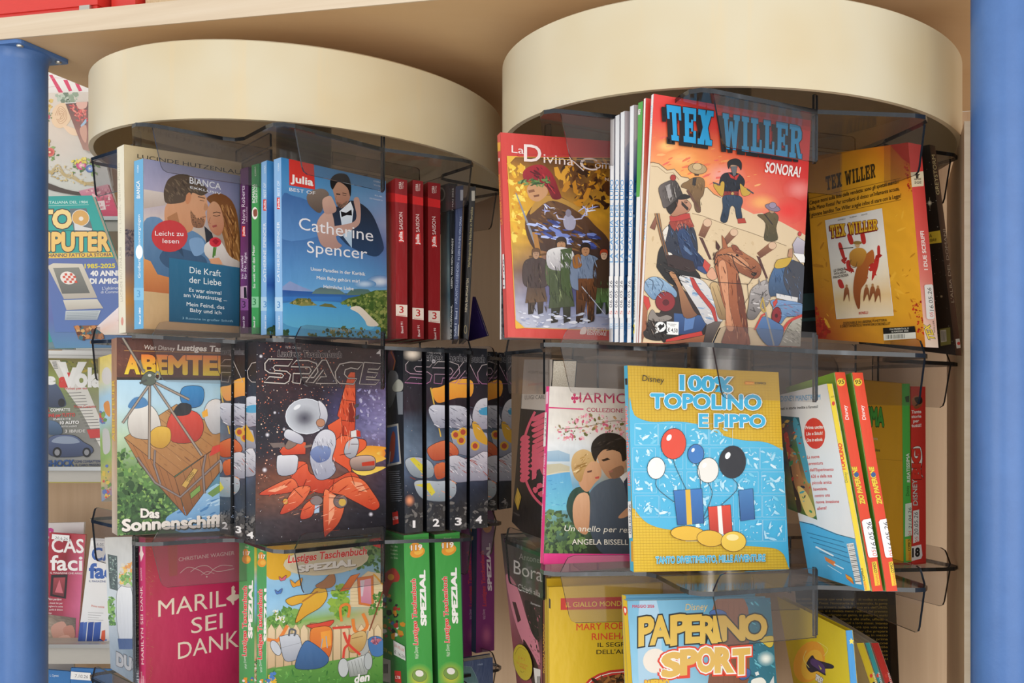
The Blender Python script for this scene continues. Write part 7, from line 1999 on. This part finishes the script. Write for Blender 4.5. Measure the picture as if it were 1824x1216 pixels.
f.grid(['d0b01c d8bc20 dcc424', 'c8a41c dcc022 e4cc28', 'c49c1c e0c424 e8d028', 'd8b420 e4c826 e8d028', 'd8b420 e4c826 e4cc28'], .01)
f.el('eca030', 320, 780, 105, 150, .35).el('f0b83c', 340, 800, 70, 110, .35)
f.pg('2c2438', 300,800, 340,735, 370,765, 480,800, 485,825, 425,830, 435,875, 380,845, 330,852, sm=1, ol='1a1620', ow=.7).pg('54386c', 330,790, 345,755, 420,800, 430,860, 380,830, sm=1).pg('c8c040', 385,800, 410,830, 400,835)
f.ln('e8dc84', 4, 300,700, 280,760, 320,820, sm=1).ln('e8dc84', 3, 380,640, 450,690, 420,740, sm=1)
f.tx('SPIDEY', 365, 905, 415, 940, 46, 'e8e4e0', b=.06, ol='6a3a30', ow=.06, sh=.1)
p = b.R.at(1360, 980, 3.931)
p.pg('ecd048', 612,612, 620,626, 636,628, 624,640, 630,656, 616,648, 604,656, 606,638, 598,630, 610,626).pg('e8d8a8', 645,780, 675,765, 690,820, 665,835, ol='4a3a2a', ow=.6).tx('SPIDEY', 690, 830, 672, 768, 14, '8a3a24', b=.04).pg('d83c3c', 690,920, 712,910, 716,930, 694,935)
for lab, x0, y0, x1, y1, xb0, xb1, c_, zR in (('thin yellow spine just right of the glossy yellow cover\'s blue spine', 1525, 1145, 1539, 1143, 1549, 1559, 'dcc030', .90), ('teal spine between thin yellow spine and the red spine, bottom right', 1540.6, 1144.5, 1549.5, 1143, 1563.5, 1571, '3c9c9c', .91), ('red spine at the end of the leaning bottom right comics', 1551, 1145, 1565, 1143, 1576, 1588, 'd03c34', .92)):
    sl = (xb0-x0)/(1216-y0)
    vb = V(xb0+20, zR, -.355)
    xb = x0+sl*(vb-y0)
    b = Bk('comic_paperback', lab, [x0-100, y0-62, x0, y0, xb, vb, xb-90, vb-60], (zR+.13, zR), ('R', x1), open_='L', fc='d8ccb8', rc=c_, page='e8e2d8', inset=.003)
    p = b.R
    for k, cc in ((.42, 'e04a3c'), (.55, '2a2a2c'), (.62, 'e8e0d8')):
        yy = y0+k*110+12
        xx = x0+(x1-x0)*.5+sl*(yy-y0)
        p.el(cc, xx, yy, 2.6, 3.6)
    p.tx('Disney', x1-2+sl*82, y0+82, x1-2+sl*58, y0+52, 4.6, 'f0ece4')
# ================================================================== magazine rack seen past the left post
def wbox(name, u0, u1, v0, v1, y0, y1, mat, parent):
    a, b_ = P(u0, v1, y0), P(u1, v0, y0)
    m = MB()
    m.prism([(a.x, y0, a.z), (b_.x, y0, a.z), (b_.x, y1, a.z), (a.x, y1, a.z)], [(a.x, y0, b_.z), (b_.x, y0, b_.z), (b_.x, y1, b_.z), (a.x, y1, b_.z)])
    return m.build(name, mat, parent)
mr = empty('magazine_rack', (P(60, 700, 2.2).x, 2.2, 0), 'wall magazine rack of pale wood and grey ledges behind left post', 'magazine rack')
a, b_ = P(-330, 0, 2.2), P(330, 0, 2.2)
m = MB()
m.prism([(a.x, 2.24, 0), (b_.x, 2.24, 0), (b_.x, 2.27, 0), (a.x, 2.27, 0)], [(a.x, 2.24, 2.45), (b_.x, 2.24, 2.45), (b_.x, 2.27, 2.45), (a.x, 2.27, 2.45)])
m.build('back_board', M['wood_v'], mr)
for v0, v1 in ((388, 412), (834, 858), (1150, 1182)):
    wbox('ledge', -320, 330, v0, v1, 1.99, 2.24, M['grey'], mr)
    wbox('ledge_rim', -320, 330, v0-3, v0+4, 1.985, 1.99, M['steel'], mr)
wbox('ledge', -320, 330, 640, 652, 2.06, 2.24, M['grey'], mr)

def mag(label, face, z, **kw):
    kw.setdefault('fc', 'e8e6e2')
    return Bk('magazine', label, face, z, kw.pop('D', .006), cat='magazine', **kw)
b = mag('white headed craft magazine with slanting pink strokes, at top of wall rack', [20,112, 176,118, 200,330, 10,330], (2.16, 2.16))
f = b.F.at(80, 120, 3.378)
f.grid(['f0ece8 ece8e4', 'ece6e0 e8e0da', 'd8ccc0 ccc0b4', 'c8bcb0 c0b4a8'], .02)
for a in ((25,45, 45,45, 110,150, 85,155), (110,75, 135,75, 165,140, 145,145), (180,95, 205,100, 225,140, 205,145), (0,150, 15,155, 0,162)):
    f.pg('d83c64', *a)
f.ln('e0a8b0', 2, 10,75, 60,62, 110,66).ln('c88890', 1.5, 20,120, 90,112)
b = mag('craft magazine cover of embroidered flowers on pale cloth, upper wall rack', [40,166, 158,164, 212,388, 30,350], (2.1, 2.1))
f = b.F.at(80, 120, 3.378)
f.grid(['d8ccc0 d8ccc0 d0c4b8', 'd8cabc d4c4b4 ccc0b4', 'd4ccc0 d0c4b8 c8c4bc', 'c8ccc8 ccccc4 c4c8c4', 'c0c4c0 c4c4bc b8bcb8'], .03)
f.sc(70, '8c9c84 a4b09c 6c7c68 b8c0b0', 5, 18, 70,170, 130,150, 200,160, 190,200, 90,210, seed=3)
f.sc(30, 'd8b868 c8a050 e0c888', 5, 16, 0,200, 45,190, 40,270, 0,280)
f.el('e4c4a0', 100, 290, 60, 78, .3)
for i in range(4):
    f.ln('c89c78', 4, 62+i*12,290, 90,235+i*14, 125-i*6,260+i*6, 130-i*10,310-i*4, 95,340-i*14, 70+i*8,310, sm=1)
f.pg('e8c8a8', 110,350, 180,370, 200,410, 150,400, sm=1)
def posy(x, y, r, c1, c2, s):
    f.sc(20, '6c8c4c 8ca464 4c6c3c', r*.3, r*.7, x-r*1.9,y-r*1.5, x+r*1.9,y-r*1.3, x+r*1.7,y+r*1.5, x-r*1.7,y+r*1.4, seed=s, asp=.5)
    f.el(c1, x, y, r, r*.9).el(c2, x+r*.1, y, r*.6, r*.55).el('ecd8b0', x, y, r*.22, r*.2)
posy(30, 510, 30, 'd86c5c', 'c04c48', 2)
posy(15, 298, 18, 'd86c7c', 'b84858', 4)
posy(220, 590, 30, 'c84c78', 'e0a0b4', 5)
posy(272, 610, 26, '4c68a4', '8ca0cc', 6)
f.sc(26, 'd8c048 e4d068', 5, 12, 160,560, 250,545, 250,570, 165,585, seed=7).sc(20, 'd8b848 c8a038', 5, 12, 0,430, 30,430, 25,470, 0,480, seed=8)
for k in range(3):
    f.ln('c8b078', 5, 0,600+k*14, 40,625+k*6, 80,585+k*18, 120,640+k*8, 170,650+k*10, 230,690+k*6, 300,690+k*10, sm=1)
f.sc(60, 'c8b078 b89c60 d8c490', 4, 12, 0,600, 130,590, 310,690, 300,720, 130,690, 0,650, seed=9, asp=.5)
f.pg('4a3c34', 0,690, 130,735, 260,755, 340,740, 370,780, 200,770, 60,745, 0,720, sm=1)
b = mag('narrow magazine cover with red yarn bowl, tucked behind the cream cap', [116,183, 230,178, 250,300, 148,266], (2.09, 2.09))
f = b.F.at(80, 120, 3.378)
f.grid(['5c3c38 6c4c48', '8c5c54 9c6c60', 'a88070 9c7868'], .1)
f.sc(70, 'c84848 d86860 a83438 e08878', 5, 20, 150,230, 250,215, 250,330, 200,340, asp=.35)
f.ln('e8e4e0', 8, 120,214, 250,206).pg('d8a898', 190,200, 250,190, 250,240, 205,250, sm=1).pg('9cb8d0', 215,350, 250,305, 250,330, 222,365)
f.pg('c89884', 210,370, 250,350, 250,450, 225,430, sm=1)
b = mag('pink boxed magazine with small white panel, behind teal computer magazine', [140,340, 192,328, 212,384, 168,388], (2.05, 2.05), fc='c84868')
f = b.F.at(80, 120, 3.378)
f.grid(['c8889c d8a0a8', 'd05070 d04868', 'c84464 cc4868'], .06)
f.sc(40, 'e0a0a8 a85c68 e8c0c0', 4, 14, 240,740, 430,720, 440,800, 300,790).pg('e8d4d4', 300,808, 358,800, 368,855, 310,860).tx('CI', 316, 830, 334, 828, 14, 'c84464', b=.02).tx('NEI', 322, 850, 352, 848, 14, 'c84464', b=.02).tx('ICI', 368, 815, 388, 812, 10, 'f4e4e4').tx('per', 370, 835, 392, 832, 10, 'f4e4e4')

b = mag('teal computer history magazine with beige monitor on purple panel, left rack', [0,351, 164,348, 262,618, 98,620], (1.84, 1.84), fc='3ca49c', D=.014, rc='e8e4dc', page='ece8e0')
f = b.F.at(80, 120, 3.378)
f.grid(['2f9a94 2f9c96', '38a49c 38a69e', '3ca49c 3ca49c', '6c7cb4 6c80b8', '6470ac 6878b0', '5c8cb0 5c8cb4'], .02)
f.tx('ITALIANA DEL 1984', 20, 820, 258, 818, 17, 'c8e4dc', b=.01).ln('c8e4dc', 2, 5,832, 264,826)
f.tx('TO', -40, 965, 158, 962, 108, 'f0d490', b=.05, ol='4c3c48', ow=.04)
f.pg('6c7478', 148,850, 250,848, 290,980, 175,985).el('d8a860', 215, 905, 52, 48, .3, ol='e8e4e0', ow=1).el('e8e0d4', 218, 910, 14, 13).pg('d8d8d8', 175,935, 240,960, 285,970, 280,985, 180,980)
f.ln('2c3c44', 2, 0,982, 355,982)
f.tx('COMPUTER', -235, 1103, 388, 1100, 112, 'f0c878', b=.05, ol='4c3c48', ow=.035)
f.pg('ecc458', 0,1118, 402,1112, 412,1140, 0,1150).tx('E HANNO FATTO LA STORIA', -2, 1141, 402, 1136, 21, '5c4c68', b=.02)
f.at(80, 460, 3.2)
f.pg(('6474ac', '5c78b4'), 0,0, 415,0, 520,420, 60,420)
f.tx('1985-2025', 228, 56, 400, 54, 25, 'e8d43c', b=.03).tx('40 ANNI', 262, 100, 420, 98, 30, 'f0eeec', b=.05).tx('DI AMIGA', 258, 144, 440, 142, 30, 'f0eeec', b=.05).tx('L\'ultimo', 328, 180, 420, 176, 18, 'e4e8f0').tx('di Commodore', 320, 200, 470, 196, 16, 'e4e8f0')
f.pg(('d8d0c0', 'b8b0a4'), 15,45, 50,28, 215,32, 300,225, 110,232).pg(('8c8c84', '6c6c68'), 48,55, 195,52, 258,198, 100,202)
f.el('f0e8e0', 134, 112, 46, 36, .3)
for i in range(5):
    for j in range(4):
        if (i+j) % 2:
            f.pg('d85c48', 98+i*15+j*4, 86+j*14, 112+i*15+j*4, 85+j*14, 115+i*15+j*4, 98+j*14, 101+i*15+j*4, 99+j*14)
f.pg(('d8d4c8', 'bcb4a8'), 105,238, 300,232, 335,285, 125,295).pg(('c8d0d4', 'a0a8b0'), 120,300, 320,296, 300,350, 115,352)
for i in range(5):
    f.ln('7c8890', 2, 125,308+i*9, 310-i*4,304+i*9)
f.pg('8c5c3c', 165,385, 330,380, 340,460, 195,462).sc(40, 'c8844c 5c3428 d8a868 3c6c78', 6, 18, 170,390, 320,385, 330,455, 200,458)
b = mag('dark photo magazine with teal round badge, low left edge of wall rack', [10,505, 112,505, 132,622, 12,622], (1.9, 1.9), fc='3a3430')
f = b.F.at(80, 460, 3.2)
f.grid(['3c3430 4c4038', '8c6c40 5c4c38', '4a3c34 34302c', '6c8c94 7c9ca4', '8ca0a4 5c7074'], .15)
f.sc(40, 'c89c50 6c5430 2c2824 a87c40', 5, 18, 0,190, 100,200, 120,330, 0,340).el('3c9c94', 30, 430, 36, 48).tx('INDY', 75, 440, 140, 438, 14, 'd8e0e0')
for i, lab in enumerate(('rearmost white backed magazine above the car magazine', 'middle white backed magazine above the car magazine, one behind another', 'foremost white backed magazine, directly on top edge of car magazine')):
    y = 604+i*10
    b = mag(lab, [150-i*34,y, 330,y+3, 330,760, 30,760], (2.12-i*.025, 2.12-i*.025), group='white magazines', fc='f2f0ee')
    b.F.at(0, 0, 1).ln('c4c0bc', 1.2, 150-i*34,y+8, 330,y+10)
b = mag('car magazine with big white title, red letters and dark blue car', [30,637, 300,640, 300,860, 30,860], (2.03, 2.03), fc='8c8858')
f = b.F.at(80, 460, 3.2)
f.grid(['6c6438 7c7040 8c8048 7c7444', '8c9848 94a058 8c8c4c 6c6c3c', '6c7c5c 7c8864 a8a484 8c8c6c', '5c6474 7c7c74 a8a49c a49c8c', '545c6c 747470 9c9890 9c9484', '848488 949490 a8a49c a09888', 'c8bc60 c8bc60 c8bc68 c8bc68'], .06, 5)
f.sc(60, 'b8a040 5c6830 8c8c3c 4c4828', 6, 24, 0,580, 330,580, 330,700, 200,640, 60,650, asp=.4)
f.pg(('5c6884', '3c4458'), 0,700, 60,710, 110,790, 118,840, 60,850, 0,830, sm=1).el('2c2c30', 95, 822, 20, 24).tx('e', 5, 715, 55, 715, 62, 'ecebe8', b=.06)
f.pg('dcd8d0', 25,580, 85,580, 150,700, 240,735, 335,960, 335,1110, 200,860, 110,735)
for i in range(6):
    f.ln('3a3a3a', 3, 42+i*2,592+i*7, 66+i*2,590+i*7)
f.pg('eceae6', 72,590, 120,590, 150,700, 190,590, 240,590, 165,735, 140,735)
f.tx('al', 86, 730, 140, 730, 78, 'd84840', b=.06).tx('Volante', 100, 728, 480, 728, 106, 'f0eeea', b=.05)
f.tx('Provati per voi', 112, 748, 240, 746, 13, 'd05048', b=.01)
for i in range(17):
    f.ln('6c6864', 3, 122+i*10, 768+i*17, 208+i*9+(i*7 % 4)*5, 764+i*17)
f.tx('Primo Contatto', 168, 852, 292, 850, 15, 'd05048', b=.01)
f.tx('COMPATTE', 34, 872, 145, 870, 18, 'f0eeec', b=.03).tx('R', 8, 872, 28, 872, 18, 'd84840', b=.03).tx('IONE per TUTTO', 6, 905, 172, 900, 20, 'e0504c', b=.03).tx('INEDITE', 50, 922, 150, 920, 12, 'f0eeec', b=.01)
f.tx('10 AUTO', 88, 945, 196, 942, 18, 'f0eeec', b=.03).tx('SOTTO LA LENTE', 96, 962, 184, 960, 9, 'f0eeec', b=.01).tx('3 IBRIDE', 118, 992, 232, 990, 16, 'd8d4d0', b=.02)
f.pg(('5c7494', '3c5068'), 5,930, 60,928, 95,960, 95,1000, 20,1000, sm=1)
f.pg(('5a6688', '3a4460'), 5,1060, 30,1020, 80,1005, 170,1010, 220,1045, 270,1075, 268,1110, 180,1130, 40,1125, sm=1, ol='20242c', ow=.7)
f.pg('8c98ac', 40,1045, 85,1015, 160,1018, 200,1048, 120,1056, sm=1).el('1c1c20', 72, 1105, 26, 30).el('8c8c90', 72, 1105, 15, 18).el('1c1c20', 240, 1105, 24, 28).el('8c8c90', 240, 1105, 14, 17)
f.pg('c84440', 240,975, 330,970, 330,1020, 260,1025).tx('SHOCK', 12, 1186, 168, 1182, 36, '3c5c94', b=.05).tx('COME COMBATTONO', 170, 1164, 330, 1162, 14, '3c4c74', b=.02).tx('IL CARO PREZZO', 178, 1184, 320, 1182, 13, '3c4c74', b=.02)

b = mag('magenta edged magazine behind the red home magazine, bagged', [40,932, 150,930, 130,1200, 20,1200], (2.1, 2.1), fc='d8d0cc')
b.F.at(80, 820, 3.07).tx('S', 10, 440, 45, 440, 70, 'c83c8c', b=.06).tx('S', 5, 540, 35, 540, 70, 'c83c8c', b=.06)
b = mag('red home magazine with white title, tablet and cushions, in clear bag', [88,948, 152,952, 137,1165, 76,1165], (2.06, 2.06), fc='b83440')
f = b.F.at(80, 820, 3.07)
f.grid(['b83440 a82c38 c04850', 'b03040 8c2430 d06080', 'a83040 983040 d86890', '9c3040 b04058 d87098', '7c3438 94485c c86484', '6c5850 907870 9c6c70'], .04)
f.tx('CASA', 38, 500, 280, 506, 78, 'f4f0ee', b=.02).tx('facile', 32, 598, 300, 602, 84, 'f4f0ee', b=.02).tx('IL MAGAZINE CHE ARREDA', 30, 618, 222, 622, 10, 'e8d8d8', b=.02)
f.pg('2c2428', 35,625, 125,622, 115,755, 28,740).pg(('a84850', '6c2c34'), 48,640, 112,638, 104,745, 42,730).pg('d0707c', 55,720, 80,650, 100,725)
f.tx('Non perdere', 18, 762, 90, 764, 13, 'f4eaea', sh=.2, b=.01)
for i, t in enumerate(('la check list per', 'scegliere la cucina', 'la guida al divano', 'tempo')):
    f.tx(t, 14, 782+i*18, 98-(i == 3)*60, 784+i*18, 10, 'f0e0e0', b=.01)
f.grid(['8c7c70 6c6058', 'a89888 786c64', 'b8a898 8c7c70'], .25, 12, quad=[15,840, 170,860, 165,1015, 10,1000])
f.pg('c89888', 35,910, 105,880, 125,960, 60,990, sm=1).pg('c08878', 100,920, 150,900, 165,960, 130,985, sm=1).pg('d8a898', 70,970, 130,955, 150,1010, 85,1020, sm=1)
q = b.sub('date_sticker', 'F', 'white handwritten date sticker')
q.at(80, 820, 3.07).pg('f2f2f0', 45,400, 140,408, 138,440, 42,428).tx('20.6.26', 60, 428, 130, 434, 16, '6c6a70', sh=.1)
b = mag('white home magazine with blue title and blue books, in clear bag', [162,958, 230,962, 226,1170, 136,1165], (2.03, 2.03), fc='ecebea')
f = b.F.at(80, 820, 3.07)
f.grid(['e8e6e6 e4e2e2', 'ecebea e8e6e4', 'e8e8ea e4e4e4', 'dcdce0 d8d4d4'], .02)
f.tx('CASA', 258, 545, 480, 548, 72, '3c64b0', b=.03).tx('facile', 245, 640, 480, 644, 80, '3c64b0', b=.04).tx('IL MAGAZINE CHE ARREDA', 242, 664, 430, 668, 11, '4c5c8c', b=.02)
f.tx('Prime notizie', 255, 800, 325, 806, 13, 'd88070', b=.01)
for i in range(5):
    f.ln('b0aeb0', 2.5, 236, 830+i*13, 320-(i % 3)*12, 834+i*13)
for x0, w_, c_ in ((185, 22, '3c5cac'), (208, 18, '4c70bc'), (232, 30, '2c4c9c'), (266, 36, '3c60b0')):
    f.pg((c_, '2c4488'), x0+6,885, x0+w_+6,882, x0+w_-8,1035, x0-10,1035)
f.pg('d85c3c', 312,930, 330,926, 330,985, 305,988).sc(24, '4c70bc d87858 e8e4e0 2c3c78', 6, 18, 300,985, 350,980, 350,1035, 290,1035)
q = b.sub('date_sticker', 'F', 'white handwritten date sticker')
q.at(80, 820, 3.07).pg('f4f4f2', 255,435, 345,440, 345,470, 258,466).tx('4.6.05', 270, 462, 325, 466, 16, '6c6a70', sh=.1)
b = mag('blue magazine top at bottom of rack, nearest the left post', [30,1188, 128,1196, 128,1330, 30,1330], (2.02, 2.02), fc='3c7cbc')
b.F.at(80, 820, 3.07).tx('L. Cipriani', 28, 1180, 75, 1182, 13, 'd8e4f0', b=.01)
b = mag('blue magazine with white handwritten sticker at the rack\'s bottom', [126,1189, 200,1192, 200,1330, 122,1330], (2.0, 2.0), fc='3878b8')
q = b.sub('date_sticker', 'F', 'white handwritten date sticker')
q.at(80, 820, 3.07).pg('eeeeec', 148,1150, 255,1158, 255,1200, 145,1192).tx('7.10.26', 168, 1182, 240, 1188, 18, '6c6a70', sh=.1)
for b in BOOKS:
    b.build()
